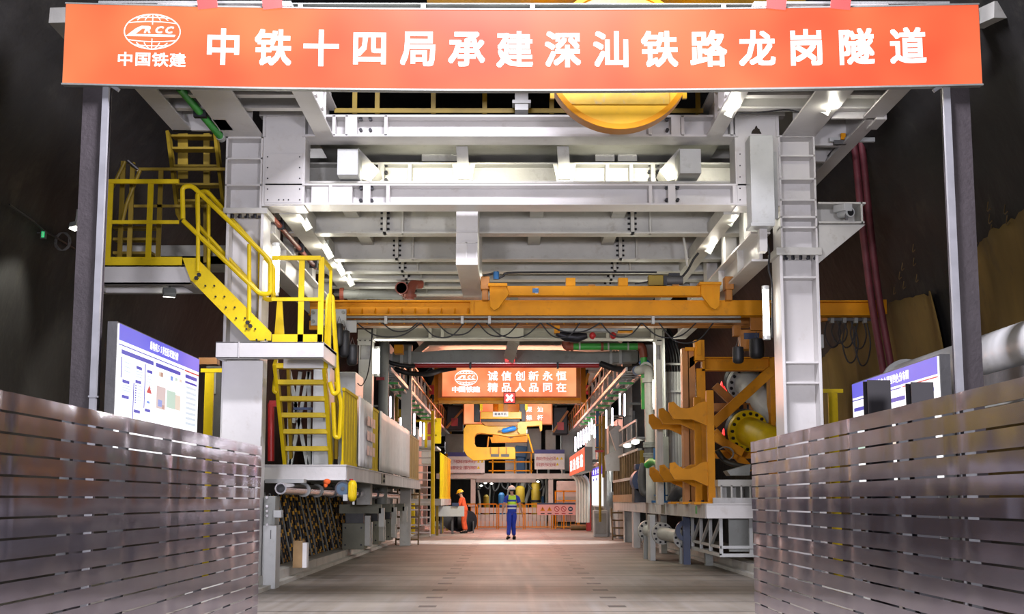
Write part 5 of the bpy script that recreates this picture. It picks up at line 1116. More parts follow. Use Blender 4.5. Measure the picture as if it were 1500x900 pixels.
# tall white ladder with yellow rails
t = steps('tall_ladder', 'tall white stair ladder with yellow handrails rising to an upper walkway', 603, 634, 655, 785, 12, 50, 'white', 'white', -1.2)
for a, yt, Yr in ((605, 735, 49.9), (634, 602, 49.0)): MB().tube(A([(a, 783), (a, yt)], Yr), .07, 8).build('handrail', 'yellow', t, smooth=SM)
MB().pb(600, 654, 640, 657, 50, 3).build('top_landing', 'ltgrey', t); MB().tube(A([(610, 617), (640, 617)], 50), .05, 6).tube(A([(610, 638), (640, 638)], 50), .04, 6).tube(A([(624, 617), (624, 656)], 50), .06, 6).build('landing_rail', 'yellow', t)
panel(51, 60, 3.05, 'guard_fence', 'yellow slatted guard panel beyond the tall white ladder', 9, 'ypanel', 'yellow guard panels', -2.55, 1.35)
t = T('low_platform', 'low pale platform below the furthest yellow guard panel', 'platform'); MB().box(-3.6, -2.5, 51, 60, 1.1, 1.35).build('deck', 'white2', t); 
for y in (51.2, 55, 59.5): MB().box(-2.7, -2.6, y, y+.1, 0, 1.1).build('leg', 'dyellow', t)
t = T('grey_board', 'grey blank board in front of the worker in orange', 'board'); x0, x1, z0, z1 = rect(637, 742, 680, 757, 53.5); MB().box(x0, x1, 53.5, 53.6, z0, z1).build('sheet', 'ltgrey', t); MB().box(x0+.2, x0+.28, 53.6, 53.7, 0, z1).box(x1-.5, x1-.42, 53.6, 53.7, 0, z1).build('legs', 'dgrey', t); MB().pb(662, 737, 672, 742, 53.45, .3).build('blue_tray', 'navy', t)
# lit notice boards, hanging red sign
t = T('notice_board', 'tall lit white notice board with purple heading at the tunnel side', 'board'); x, y0, y1 = 3.42, 50.0, 56.5; zz0, zz1 = Z(741, 53), 2.55; NB = Fr((x, y1, zz0), (0, -1, 0), (0, 0, 1)); Hn = zz1-zz0; Ln = y1-y0
fbox(MB(), NB, 0, 0, Ln, Hn, -.02, 0).build('lit_face', 'bwhite', t); fbox(MB(), NB, -.05, -.05, Ln+.05, Hn+.05, -.15, -.02).build('casing', 'ltgrey', t); fbox(MB(), NB, 0, Hn-.3, Ln, Hn, .001, .004).build('heading', M('lit_purple', (.1,.1,.1), .5, 0, 0, 1, emit=1, ecol=srgb(96, 60, 220)), t)
m = MB()
for i in range(9): fbox(m, NB, .4+i*.65, .2, .5+i*.65, Hn-.6, .001, .003)
m.build('printed_lines', 'bpale', t); m = MB(); text(m, '安全公示', NB, [1.2, 2.6, 4.0, 5.3], Hn-.15, .2, .03, .006, 4); m.build('title', 'text', t); m = MB()
for i in range(3): fbox(m, NB, .9+i*1.9, Hn-.5, 1.4+i*1.9, Hn-.4, .001, .004)
m.build('printed_blue', 'bline', t); MB().box(x+.1, x+.25, 50, 50.2, 0, zz0).box(x+.1, x+.25, 56.2, 56.4, 0, zz0).build('legs', 'ltgrey', t)
t = T('hanging_sign', 'lit orange red sign with white characters facing across the tunnel', 'sign'); x, y0, y1 = 2.72, 49.4, 61.2; zz0, zz1 = Z(689, 49.4), Z(656, 49.4); NB = Fr((x, y1, zz0), (0, -1, 0), (0, 0, 1)); Hn = zz1-zz0; Ln = y1-y0
fbox(MB(), NB, 0, 0, Ln, Hn, -.02, 0).build('lit_face', 'redsign', t); fbox(MB(), NB, -.05, -.03, Ln+.05, Hn+.03, -.3, -.02).build('casing', 'grey', t); m = MB(); text(m, '深汕铁路', NB, [1.6+i*2.8 for i in range(4)], Hn*.48, Hn*.62, .03, .006, 4.3); m.build('lettering', 'text', t); MB().box(x+.3, x+1.2, 50, 50.1, zz0+.3, zz0+.4).box(x+.3, x+1.2, 60, 60.1, zz0+.3, zz0+.4).build('arms', 'grey', t)
t = T('floor_cabinet', 'grey cabinet on the floor below the tall lit notice board', 'cabinet'); x0, x1, z0, z1 = rect(868, 748, 888, 775, 50); MB().box(x0, x1, 49.2, 49.9, 0, z1).build('case', 'ltgrey', t, bev=.02); MB().box(x0+.05, x1-.05, 49.17, 49.2, .1, z1-.1).build('door', 'grey', t)
tag(MB().pb(859, 722, 866, 778, 58, .3).build('red_post', 'red', bev=.01), 'red post at the end of the orange barrier', 'post')
t = T('yellow_ladder', 'tall yellow ladder rails beside the lit notice board', 'ladder')
for a in (879, 884): MB().tube(A([(a, 765 if a < 880 else 700), (a, 610)], 47), .05, 6).build('rail', 'dyellow', t)
for y in (622, 655, 659): MB().pb(872, y, 885, y+2, 46.9, .06).build('rung', 'dyellow', t)
tag(MB().pb(872, 660, 884, 663, 46.8, .08).build('red_lever', 'red'), 'red lever arm beside the yellow ladder rails', 'lever')
for i in range(5):
    a = 845+i*4; tag(MB().tube(bend(A([(a-6, 697), (a-1, 702), (a+1, 710), (a+1, 766)], 58.5-i*.5), .2), .065, 8).build('bent_pipe', 'white2', smooth=SM), 'pale pipe bending down behind the red sign, %s in its row' % ('first', 'second', 'third', 'fourth', 'fifth')[i], 'pipe', 'bent pipes')
# fluorescent tubes far in
for i, (p, a, b) in enumerate(((838, 662, 676), (843, 640, 662), (847, 634, 657), (851, 632, 655), (855, 629, 652), (859, 626, 649), (863, 618, 645), (867, 613, 637), (871, 622, 642), (888, 601, 628), (897, 598, 624), (908, 577, 608), (915, 577, 610))):
    Yt = 6600/(p-745)*.98; r = .00105*Yt/2; q0, q1 = at(p, a, Yt), at(p, b, Yt); t = T('fluorescent_lamp', 'upright fluorescent tube in the far row opposite the white sheets', 'lamp', 'far tubes opposite the sheets'); MB().cyl(q1, q0, r, 8).build('glowing_tube', 'tubew', t, smooth=SM); MB().box(q0.x+r, 3.82, Yt-.02, Yt+.02, (q0.z+q1.z)/2, (q0.z+q1.z)/2+.05).build('wall_arm', 'grey', t)
for i, (p, a, b) in enumerate(((572, 581, 612), (607, 606, 638), (621, 620, 644), (616, 618, 640), (653, 648, 664), (587, 612, 630))):
    Yt = 6300/(745-p)*.98; r = .00105*Yt/2; q0, q1 = at(p, a, Yt), at(p, b, Yt); t = T('fluorescent_lamp', 'upright fluorescent tube in the far row above the white sheets', 'lamp', 'far tubes above the sheets'); MB().cyl(q1, q0, r, 8).build('glowing_tube', 'tubew', t, smooth=SM); MB().box(-3.82, q0.x-r, Yt-.02, Yt+.02, (q0.z+q1.z)/2, (q0.z+q1.z)/2+.05).build('wall_arm', 'grey', t)
for s, y in ((1, 44), (1, 54), (-1, 46), (-1, 58)): area('tube_row_light', (s*3.0, y, 3.2), (0, y, 1.5), .3, 45, (.96, .95, 1), 6)
# cable trays and walkway rails both sides
for s in (-1, 1):
    x = 2.95*s; z = 4.5; side = 'above the white sheets' if s < 0 else 'above the brown barred panel'
    t = T('cable_tray', 'long cable tray with rungs running into the tunnel '+side, 'tray', 'cable trays')
    for dx in (0, .5*s): MB().box(x+dx-.025, x+dx+.025, 34, 70, z, z+.09).build('side_rail', 'ltgrey', t)
    m = MB()
    for i in range(52): y = 34.4+i*.68; m.box(min(x, x+.5*s), max(x, x+.5*s), y, y+.06, z, z+.025)
    m.build('rungs', 'ltgrey', t)
    for i in range(9): y = 35+i*4; MB().box(x+.45*s-.03, x+.45*s+.03, y, y+.08, z, 5.9 if i > 1 else 5.1).build('hanger', 'ltgrey', t)
    t = T('walkway_rail', 'slim railing with uprights along the upper walkway '+side, 'railing', 'walkway railings')
    for i in range(17): y = 38+i*2; MB().box(x-.03, x+.03, y, y+.06, z+.09, z+.95).build('upright', 'white2' if i < 6 else 'dorange', t)
    for k in (.5, .95): MB().box(x-.025, x+.025, 38, 70.1, z+k-.05, z+k).build('rail', 'dorange', t)  # red light of the screens put into the rail and far upright colour
    for i in range(10):
        y = 36.5+i*2.2; tt = T('strip_lamp', 'green ended strip lamp below the cable tray '+side, 'lamp', 'strip lamps '+side)
        for dx in (.05, .3): MB().cyl((x+s*dx, y, z-.1), (x+s*dx, y+1.1, z-.1), .04, 8).build('tube', 'ltgrey', tt, smooth=SM)
        MB().box(min(x, x+s*.4), max(x, x+s*.4), y-.03, y+.0, z-.13, z-.07).build('end_holder', 'green', tt); MB().box(x+s*.17-.02, x+s*.17+.02, y-.02, y, z-.08, z).build('clip', 'grey', tt)
    for i in range(7):
        y = 37.5+i*3; tag(MB().box(min(x+.05*s, x+.35*s), max(x+.05*s, x+.35*s), y, y+.4, z+.09, z+.45).build('junction_box', 'ltgrey', bev=.01), 'pale junction box in the row on the cable tray '+side, 'box', 'junction boxes '+side)
# side frames of the backup train
for s in (-1, 1):
    t = T('train_frame', 'pale steel frame of the train '+('beyond the white sheets' if s < 0 else 'beyond the brown barred panel'), 'frame', 'backup train frames')
    for i, y in enumerate((43, 47.5, 52, 56.5, 61)):
        x = s*(4.0 if i % 2 else 3.75); MB().ibz(x-.15, x+.15, y, y+.3, 0, 5.9, .03, .03).build('column', 'white2' if i != 1 else 'grey', t)
        if i: MB().box(s*3.9-.1, s*3.9+.1, y-4.2, y-.1, 2.0, 4.1).build('wall_panel', 'ltgrey' if i % 2 else 'white2', t)
        if i: MB().box(s*3.9-.12, s*3.9+.12, y-4.2, y-.1, .1, 1.6).build('wall_panel', 'grey' if i % 2 else 'ltgrey', t)
    MB().box(s*3.9-.15, s*3.9+.15, 43, 62, 5.9, 6.2).build('top_beam', 'white2', t)
    for y, a in ((44.5, 2.4), (49, 2.6), (57.5, 2.8)): MB().box(s*3.45-.2, s*3.45+.2, y, y+.9, a, a+1.3).build('equipment_box', 'grey' if a < 2.5 else 'ltgrey', t, bev=.02)
t = T('yellow_gate', 'yellow framed gate panels standing on the upper walkway before the slogan screen', 'gate')
for a, b, c, d, Y in ((594, 585, 602, 632, 47), (583, 600, 593, 625, 50), (637, 613, 646, 650, 53)): MB().pb(a, b, c, d, Y, .1).build('gate_leaf', 'yellow', t)
MB().tube(A([(569, 583), (591, 583)], 45), .04, 6).tube(A([(581, 583), (581, 622)], 45), .06, 6).tube(A([(573, 612), (588, 612)], 45), .03, 6).build('frame_rail', 'dyellow', t)
tag(MB().pb(625, 616, 634, 645, 56, .1).build('red_sheet', M('dull_red_panel', (.42, .07, .05), .5, 0, .1, 4)), 'dull red panel behind the tall white ladder top', 'panel')
t = T('grey_duct_box', 'slanted grey sheet metal chute behind the thick grey column', 'chute'); MB().pp([(893, 632), (906, 622), (912, 630), (914, 668), (905, 668)], 43.5, .3).build('chute', 'ltgrey', t); MB().pp([(886, 668), (912, 655), (914, 690), (888, 690)], 43.4, .3).build('base', 'white2', t); MB().pb(912, 545, 915, 690, 43, .15).build('edge_post', 'white2', t)
tag(MB().pb(873, 600, 878, 660, 49, .2).build('blue_sheet', 'blue'), 'narrow blue panel beside the yellow ladder rails', 'panel')
# ================================================================ SLOGAN SCREENS
def screen(name, label, a, b, c, d, Y, frame):
    t = T(name, label, 'screen'); x0, x1, z0, z1 = rect(a, b, c, d, Y); fr = Fr((x0, Y, z0), (1, 0, 0), (0, 0, 1)); fbox(MB(), fr, 0, 0, x1-x0, z1-z0, -.05, 0).build('lit_face', 'led', t); MB().box(x0-.05, x1+.05, Y+.05, Y+.3, z0-.05, z1+.05).build('casing', 'dorange', t); return t, fr, x1-x0, z1-z0
t, fr, w, h = screen('led_screen', 'orange lit screen with two lines of white characters and an emblem', 648, 537, 844, 581, 48, 1); k = 48/F
m = MB()
for s, y in (('诚信创新永恒', 551), ('精品人品同在', 568)): text(m, s, fr, [(p-648)*k for p in (722, 742, 762, 782, 802.5, 822.5)], h-(y-537)*k, 14.5*k, .022, .006, 1.05)
m.build('lettering', 'ledtext', t); m = MB(); text(m, '中国铁建', fr, [(p-648)*k for p in (667, 677, 688, 698)], h-(571-537)*k, 9*k, .04, .006, 1.2); emblem(m, fr, (683-648)*k, h-(554-537)*k, 33*k, 22.5*k, .018); m.build('emblem', 'ledtext', t)
t2 = T('screen_gantry', 'orange beam frame around the big slogan screen', 'frame'); 
MB().pb(642, 537, 647.5, 592, 47.9, .5).build('side_beam', 'dorange', t2); MB().pb(845, 537, 850.5, 592, 47.9, .5).build('side_beam', 'dorange', t2); MB().pb(641, 583, 851, 587, 47.8, .5).build('bottom_beam', 'orange', t2); MB().pb(643, 587, 850, 591, 47.85, .4).build('bottom_flange', 'crane', t2); MB().pb(642, 528, 851, 536.5, 48, .5).build('top_beam', 'dorange', t2)
for a in (636, 851): MB().pb(a, 535, a+7, 590, 48.5, .5).build('end_truck', 'orange', t2)
for a in (637, 852): x = X(a, 48.6); MB().box(x-.1, x+.2, 48.6, 48.9, Z(535, 48), 6.0).build('hanger', 'dorange', t2)
t = T('lane_signal', 'small square red signal with a glowing white cross', 'signal'); x0, x1, z0, z1 = rect(738.8, 576, 753.8, 590.5, 47.5); fr = Fr((x0, 47.5, z0), (1, 0, 0), (0, 0, 1)); w, h = x1-x0, z1-z0; MB().box(x0-.03, x1+.03, 47.5, 47.7, z0-.03, z1+.03).build('casing', 'dark', t); fbox(MB(), fr, 0, 0, w, h, 0, .01).build('red_face', 'redlamp', t)
m = MB(); line2(m, fr, [(w*.2, h*.2), (w*.8, h*.8)], .07, .015); line2(m, fr, [(w*.2, h*.8), (w*.8, h*.2)], .07, .016); m.build('white_cross', glow('white_cross_led', (1, 1, 1), 3), t)
t, fr, w, h = screen('led_screen', 'further orange screen partly hidden behind the yellow hoist', 680, 591, 808, 621, 62, 0); k = 62/F; m = MB()
text(m, '深汕', fr, [(p-680)*k for p in (775, 791)], h-(600-591)*k, 8.5*k, .02, .006); text(m, '标杆', fr, [(p-680)*k for p in (775, 791)], h-(612-591)*k, 8.5*k, .02, .006); m.build('lettering', 'ledtext', t); MB().box(-2.0, -1.9, 62.2, 62.3, 5.3, 6.4).box(1.7, 1.8, 62.2, 62.3, 5.3, 6.4).build('hangers', 'dorange', t)
area('screen_light', (0, 47.3, 5.4), (0, 40, 1), 4.5, 280, (1, .36, .2), 1.0); area('screen_light', (0, 61.5, 5.0), (0, 58, 0), 3.5, 420, (1, .22, .16), 1.0)
# ================================================================ YELLOW SEGMENT HOIST
t = T('segment_hoist', 'big yellow C shaped lifting hook hanging from a hoist with a name plate', 'hoist'); HY = 55.0
Cc = [(679, 629), (683, 622.5), (704, 622), (716, 625), (727, 624.7), (730, 630), (745, 637), (762, 637.5), (771, 634), (771, 638), (745, 640), (726, 637), (704, 635), (698, 636), (695, 640), (695, 650), (698, 655), (706, 655.5), (745, 655), (753, 655), (755, 659), (755, 673), (721, 673), (705, 674.5), (693, 675), (684, 668), (679, 660)]
MB().pp(Cc, HY, .7).build('hook_body', 'crane', t, bev=.015)
MB().pp([(758, 620), (762, 618), (793, 616.5), (794.5, 618), (794, 631), (791.5, 632), (790, 624), (772, 625), (771, 636), (762, 637), (758, 632)], HY-.1, .5).build('upper_arm', 'crane', t, bev=.01)
MB().pb(704, 603.5, 764, 614, HY-.2, 1.0).build('hoist_body', 'crane', t, bev=.02); MB().pb(704, 614, 764, 618, HY-.1, .8).build('turntable', 'dark', t); MB().pp([(704, 618), (764, 618), (758, 624), (712, 624)], HY, .6).build('lower_housing', 'dorange', t); MB().pb(727, 625, 760, 637, HY+.1, .4).build('yoke', 'crane', t)
for a in (694, 761): MB().pb(a, 590, a+9, 618, HY-.1, .5).build('rope_block', 'dark', t, bev=.02)
for a in (703, 769): MB().pp([(a, 590), (a+4, 590), (a+4, 600), (a+2, 603), (a, 600)], HY-.2, .1).build('side_hook', 'yellow', t)
MB().pb(730, 588, 737, 604, HY, .4).build('mast', 'orange', t); MB().pb(738, 588, 744, 604, HY+.1, .3).build('mast', 'dorange', t)
pl = MB().pb(722, 603.5, 744.5, 610.5, HY-.24, .03).build('name_plate', 'paper', t); fr = Fr((X(722, HY), HY-.245, Z(610.5, HY)), (1, 0, 0), (0, 0, 1)); m = MB(); text(m, '箱涵吊机', fr, [.12+.125*i for i in range(4)], .085, .1, .02, .002); m.build('plate_text', 'navy', pl)
tag(MB().tube(A([(735, 632), (738, 631.3), (753, 628), (756, 627.3)], HY-.15), [.05, .1, .1, .05], 12).build('hydraulic_cylinder', M('bright_blue_cylinder', (.02, .2, .65), .35, 0, .1, 3), t, smooth=1.0), 'bright blue cylinder'); MB().tube(A([(730, 632.5), (759, 627)], HY-.12), .035, 8).build('cylinder_rod', 'chrome', t)
for a in (719, 734): MB().pb(a, 665.5, a+12, 669.5, HY-.02, .03).build('grip_pad', 'dgrey', t)
for a in (718, 730, 741): MB().pp([(a, 655), (a+1.5, 655), (a+1.5, 665), (a, 665)], HY-.05, .1).build('rib', 'dorange', t)
MB().box(X(700, HY), X(770, HY), HY+.2, HY+.5, Z(589, HY), 6.0).build('trolley_mast', 'dorange', t)
t = T('segment_cradle', 'dark orange cradle frame behind the yellow hook', 'frame'); MB().pp([(718, 641), (735, 638), (748, 643), (760, 638), (774, 637), (772, 648), (720, 649)], 57.0, .5).build('beam', 'dorange', t); MB().bar(at(773, 636, 57), at(781, 664, 57), .06, .06).build('side_bar', 'orange', t); MB().bar(at(716, 640, 57), at(713, 664, 57), .06, .06).build('side_bar', 'dorange', t); MB().box(X(722, 57), X(770, 57), 57.1, 57.2, Z(640, 57), 6.0).build('hanger', 'dorange', t)
# ================================================================ FAR END
t = T('end_platform', 'pale raised platform across the tunnel end on two posts', 'platform'); EY = 64.5; ez = Z(694, EY)
x0, x1 = X(640, EY), X(845, EY); MB().box(x0, x1, EY, EY+3, ez-.24, ez).build('deck', 'white2', t)
for a in (690, 803): x = X(a, EY); MB().box(x, x+.22, EY+.05, EY+.3, 0, ez-.2).build('post', 'white2', t); MB().box(x-.12, x+.34, EY, EY+.35, 1.0, 1.12).build('post_collar', 'white2', t)
MB().box(X(735, EY)-1.2, X(735, EY)+1.6, EY-.02, EY+.4, ez-.42, ez-.24).build('under_beam', 'grey', t)
def banner(label, a, b, c, d, Y, rows, cs, marks):
    t = T('safety_banner', label, 'banner', 'safety banners'); x0, x1, z0, z1 = rect(a, b, c, d, Y); MB().box(x0, x1, Y, Y+.06, z0, z1).build('panel', 'paper', t); fr = Fr((x0, Y, z0), (1, 0, 0), (0, 0, 1)); w, h = x1-x0, z1-z0
    fbox(MB(), fr, 0, h*.80, w, h, 0, .006).build('blue_header', M('banner_blue', (.06, .07, .25), .5, 0, .1, 3), t); m = MB()
    for i, s in enumerate(rows): text(m, s, fr, [w*q for q in cs], h*(.55-.3*i), h*.2, .012, .008)
    m.build('red_lettering', 'red', t); m = MB()
    for q, v in marks: m.add([fr.p(w*q-.07, h*v-.05, .007), fr.p(w*q+.07, h*v-.05, .007), fr.p(w*q, h*v+.08, .007)], [(0, 1, 2)])
    m.build('warning_triangles', 'yellow', t); MB().box(x0+.1, x0+.15, Y+.06, Y+.1, ez, z1).box(x1-.15, x1-.1, Y+.06, Y+.1, ez, z1).build('stays', 'white2', t)
banner('pale safety banner with blue header half hidden by the yellow hook', 656, 663, 710, 693, EY-.1, ('上下楼梯抓好扶手', '注意安全谨防摔倒'), (.08, .17, .26, .35, .46, .55, .64, .73), ((.83, .55), (.93, .55), (.83, .25)))
banner('pale safety banner with blue header beside the red sign', 783, 659, 827, 688, EY-.1, ('高处作业必须', '系挂好安全绳'), (.10, .21, .32, .43, .54, .65), ((.76, .55), (.9, .55), (.76, .25)))
t = T('platform_railing', 'orange railing around the middle of the end platform', 'railing')
for a in (722, 754, 778): MB().box(X(a, EY)-.03, X(a, EY)+.03, EY, EY+.06, ez, Z(662, EY)).build('post', 'orange', t)
for y in (663, 677, 690): MB().box(X(716 if y > 670 else 755, EY), X(780, EY), EY, EY+.05, Z(y, EY)-.03, Z(y, EY)+.03).build('rail', 'orange', t)
t = T('orange_gate_posts', 'short cluster of orange posts at the platform end by the safety banner', 'gate')
for a in (653, 657, 661): MB().bar(at(a, 695, EY+.1), at(a+1, 665, EY+.1), .07, .07).build('post', 'orange', t)
for y in (666, 693): MB().pb(652, y, 664, y+2, EY+.05, .1).build('rail', 'orange', t)
bk = [('equipment_housing', 'white equipment housing behind the platform railing', 740, 636, 772, 693, 66.5, 'white'), ('equipment_housing', 'white equipment housing right of the blue tank', 772, 628, 793, 672, 66.8, 'ltgrey'), ('equipment_housing', 'pinkish white housing behind the safety banner beside the red sign', 799, 630, 814, 662, 66.6, 'white2'), ('equipment_housing', 'grey green wall panel left of the yellow hook', 652, 636, 679, 664, 66.6, 'grey'), ('equipment_housing', 'grey wall panel behind the far tubes', 822, 616, 850, 690, 67.5, 'ltgrey')]
for nm, lb, a, b, c, d, Y, mt in bk:
    t = T(nm, lb, 'housing'); x0, x1, z0, z1 = rect(a, b, c, d, Y); MB().box(x0, x1, Y, Y+1, z0 if d < 692 else ez, z1).build('case', mt, t, bev=.03); MB().box(x0+.08, x1-.08, Y-.02, Y, z0+.15, z1-.1).build('panel', mt, t, bev=.01); MB().box(x0+.1, x0+.2, Y+.3, Y+.4, ez-.1, z0+.05).build('leg', mt, t)
mb = MB(); c = at(763, 661, 66); mb.bar(c-Vector((.28, 0, .05)), c+Vector((.28, 0, -.1)), .5, .55, (0, .2, 1)); mb.box(c.x-.2, c.x+.2, 65.8, 66.2, ez, c.z-.2); tag(mb.build('blue_tank', 'blue', bev=.04), 'tilted blue tank on the end platform under the hook', 'tank')
# machines under the end platform
rng = random.Random(11)
for i, (a, b, w, h, mt, lb) in enumerate(((708, 725, 8, 24, 'yellow', 'yellow machine part behind the orange barrier near the worker in orange'), (730, 722, 9, 26, 'blue', 'blue drum behind the orange barrier left of the walking worker'), (755, 712, 14, 30, 'crane', 'yellow machine arm behind the walking worker'), (775, 706, 20, 14, 'dyellow', 'dull yellow pipework under the right half of the end platform'), (706, 745, 12, 9, 'red', 'red box behind the orange barrier near the blue drum'), (774, 743, 12, 9, 'red', 'red box behind the orange barrier near the pink banner'), (793, 727, 4, 12, 'blue', 'small blue bottle behind the orange barrier'))):
    t = T('machine_part', lb, 'machine'); x0, x1, z0, z1 = rect(a, b, a+w, b+h, 65.6+i*.2); xm = (x0+x1)/2; zb = max(0, z0)
    rr = min(.22, (x1-x0)*.5); MB().cyl((xm, 65.8+i*.2, .25), (xm, 65.8+i*.2, z1-.1), rr, 16).cyl((xm, 65.8+i*.2, z1-.1), (xm, 65.8+i*.2, z1), rr, 16, rr*.5).build('body', 'dyellow' if mt in ('yellow', 'crane') else mt, t, smooth=SM); MB().cyl((xm, 65.8+i*.2, z1*.55), (xm, 65.8+i*.2, z1*.6), rr*1.12, 16).build('band', 'dark', t, smooth=SM); MB().box(x0, x1, 65.6+i*.2, 66+i*.2, 0, .25).build('base', 'dgrey', t)
for i, (a, r) in enumerate(((692, .06), (701, .05), (717, .04), (724, .05), (741, .04), (768, .11), (772, .08), (784, .04), (790, .05), (799, .07))):
    x = X(a, 67); tag(MB().tube(bend([(x, 67+i*.05, 0), (x+rng.uniform(-.1, .1), 67, 1.2), (x+rng.uniform(-.25, .25), 67.1, 1.9), (x, 67, 2.5)], .2), r, 8).build('service_pipe', ('ltgrey', 'white2', 'grey', 'black')[i % 4], smooth=SM), 'service pipe rising in the dark machinery below the end platform', 'pipe', 'service pipes under the end platform')
for i in range(8):
    x = X(695+i*13, 66.4); W_('hose', 'dark hose hanging in the machinery below the end platform', 'hose', [(695+i*13, 702, 66.4), (697+i*13, 712+rng.uniform(0, 12), 66.3), (703+i*13, 716, 66.3), (707+i*13, 702, 66.4)], .05, 'black', 14, 'hoses under the end platform')
for i, (a, b) in enumerate(((711, 708), (720, 709), (788, 706), (773, 703), (705, 712))): p = at(a, b, 66); tag(MB().sph(p, .05, (1.4, .6, .7), 10, 6).build('flood_lamp', 'lamp', smooth=1.5), 'small glowing flood lamp in the machinery below the end platform', 'lamp', 'flood lamps under the end platform')
t = T('bottom_girder', 'pinkish low steel base beam behind the orange barrier', 'beam'); MB().box(X(685, 65), X(800, 65), 65, 67.5, 0, .62).build('beam', 'white2', t); MB().box(X(700, 65), X(790, 65), 64.95, 65, .7, .95).build('front_plate', 'white2', t)
t = T('tank_cabinet', 'pinkish box cabinet with orange rail right of the far post', 'cabinet'); x0, x1, z0, z1 = rect(816, 705, 845, 732, 63.5); MB().box(x0, x1, 63.5, 64.3, .3, z1).build('case', 'white2', t, bev=.03); MB().box(x0-.1, x1+.1, 63.3, 63.35, Z(735, 63.4), Z(733, 63.4)).box(x0-.1, x1+.1, 63.3, 63.35, Z(721, 63.4), Z(719, 63.4)).build('rail', 'orange', t)
for a in (813, 825, 845): MB().box(X(a, 63.4)-.03, X(a, 63.4)+.03, 63.3, 63.36, 0, Z(719, 63.4)).build('rail_post', 'orange', t)
def barrier(a, b, label):
    t = T('barrier', label, 'barrier', 'orange barriers'); Y = 62.0; x0, x1 = X(a, Y), X(b, Y); z1 = Z(738, Y); zb = .08
    for x in (x0, x1-.05): MB().box(x, x+.05, Y, Y+.05, 0, z1).build('end_post', 'orange', t)
    MB().box(x0, x1, Y, Y+.04, z1-.05, z1).build('top_rail', 'orange', t); MB().box(x0, x1, Y, Y+.04, zb, zb+.05).build('bottom_rail', 'orange', t); n = max(2, round((x1-x0)/.19))
    for i in range(1, n): x = x0+(x1-x0)*i/n; MB().box(x-.014, x+.014, Y+.01, Y+.03, z1-.42, z1).box(x-.014, x+.014, Y+.01, Y+.03, zb, zb+.28).build('bar_sleeve', 'orange', t); MB().box(x-.011, x+.011, Y+.013, Y+.027, zb+.28, z1-.42).build('bar', 'brown', t)
barrier(683, 698, 'short orange barrier panel next to the worker in orange'); barrier(699, 729, 'orange barrier panel left of the walking worker'); barrier(730, 767, 'orange barrier panel behind the walking worker'); barrier(768, 808, 'orange barrier panel under the pink banner'); barrier(809, 848, 'orange barrier panel towards the red post')
t = T('warning_banner', 'pink banner with a row of round and triangular warning signs on the barrier', 'banner'); x0, x1, z0, z1 = rect(787, 737, 843, 755, 61.93); MB().box(x0, x1, 61.94, 61.99, z0, z1).build('panel', M('pink_banner', (.75, .42, .40), .5, 0, .05, 3), t); fr = Fr((x0, 61.94, z0), (1, 0, 0), (0, 0, 1)); w, h = x1-x0, z1-z0; fbox(MB(), fr, 0, h*.86, w, h, 0, .006).build('blue_header', 'navy', t)
for i, q in enumerate((.14, .32, .51, .69, .87)):
    cx, cy = w*q, h*.5; m = MB(); r = .11
    if i < 2: m.add([fr.p(cx-r, cy-r*.8, .006), fr.p(cx+r, cy-r*.8, .006), fr.p(cx, cy+r, .006)], [(0, 1, 2)]); m.build('warning_triangle', 'orange', t); m2 = MB(); line2(m2, fr, [(cx, cy-.03), (cx, cy+.05)], .03, .008); m2.build('mark', 'dark', t)
    elif i < 4: line2(m, fr, [(cx+r*math.cos(k*PI/8), cy+r*math.sin(k*PI/8)) for k in range(16)], .03, .006, True); line2(m, fr, [(cx-r*.7, cy+r*.7), (cx+r*.7, cy-r*.7)], .03, .007); m.build('prohibition_ring', 'red', t); 
    else: m.add([fr.p(cx+r*math.cos(k*PI/8), cy+r*math.sin(k*PI/8), .006) for k in range(16)], [tuple(range(16))]); m.build('mandatory_disc', 'navy', t); m2 = MB(); line2(m2, fr, [(cx-.05, cy), (cx+.05, cy)], .04, .008); m2.build('mark', 'paper', t)
    m3 = MB(); fbox(m3, fr, cx-.09, h*.1, cx+.09, h*.17, 0, .006); m3.build('caption', 'dark' if i < 2 else ('red' if i < 4 else 'navy'), t)
tag(MB().cyl(at(836, 773, 60), at(862, 773, 60), .13, 12).build('log_pipe', 'brown', smooth=SM), 'brown pipe lying on the floor by the red post', 'pipe')
# cable reel
t = T('cable_reel', 'large black cable reel standing on the floor behind the worker in orange', 'reel'); c = at(678, 765, 55.6); r = .42; c.z = r+.03
for dx in (-.2, .2): MB().cyl((c.x+dx-.02+.05, c.y+abs(dx)*.3, c.z), (c.x+dx+.02+.05, c.y+.02, c.z), r, 32).build('reel_disc', 'dark', t, smooth=SM)
MB().cyl((c.x-.2, c.y, c.z), (c.x+.2, c.y, c.z), r*.75, 24).build('wound_cable', 'black', t, smooth=SM); MB().cyl((c.x-.4, c.y+.35, c.z+.02), (c.x-.4, c.y+.38, c.z+.02), r*.98, 32).build('reel_disc', 'dgrey', t, smooth=SM)
for dx in (-.45, .4): MB().box(c.x+dx, c.x+dx+.04, c.y-.05, c.y+.4, 0, c.z).build('stand_leg', 'dgrey', t)
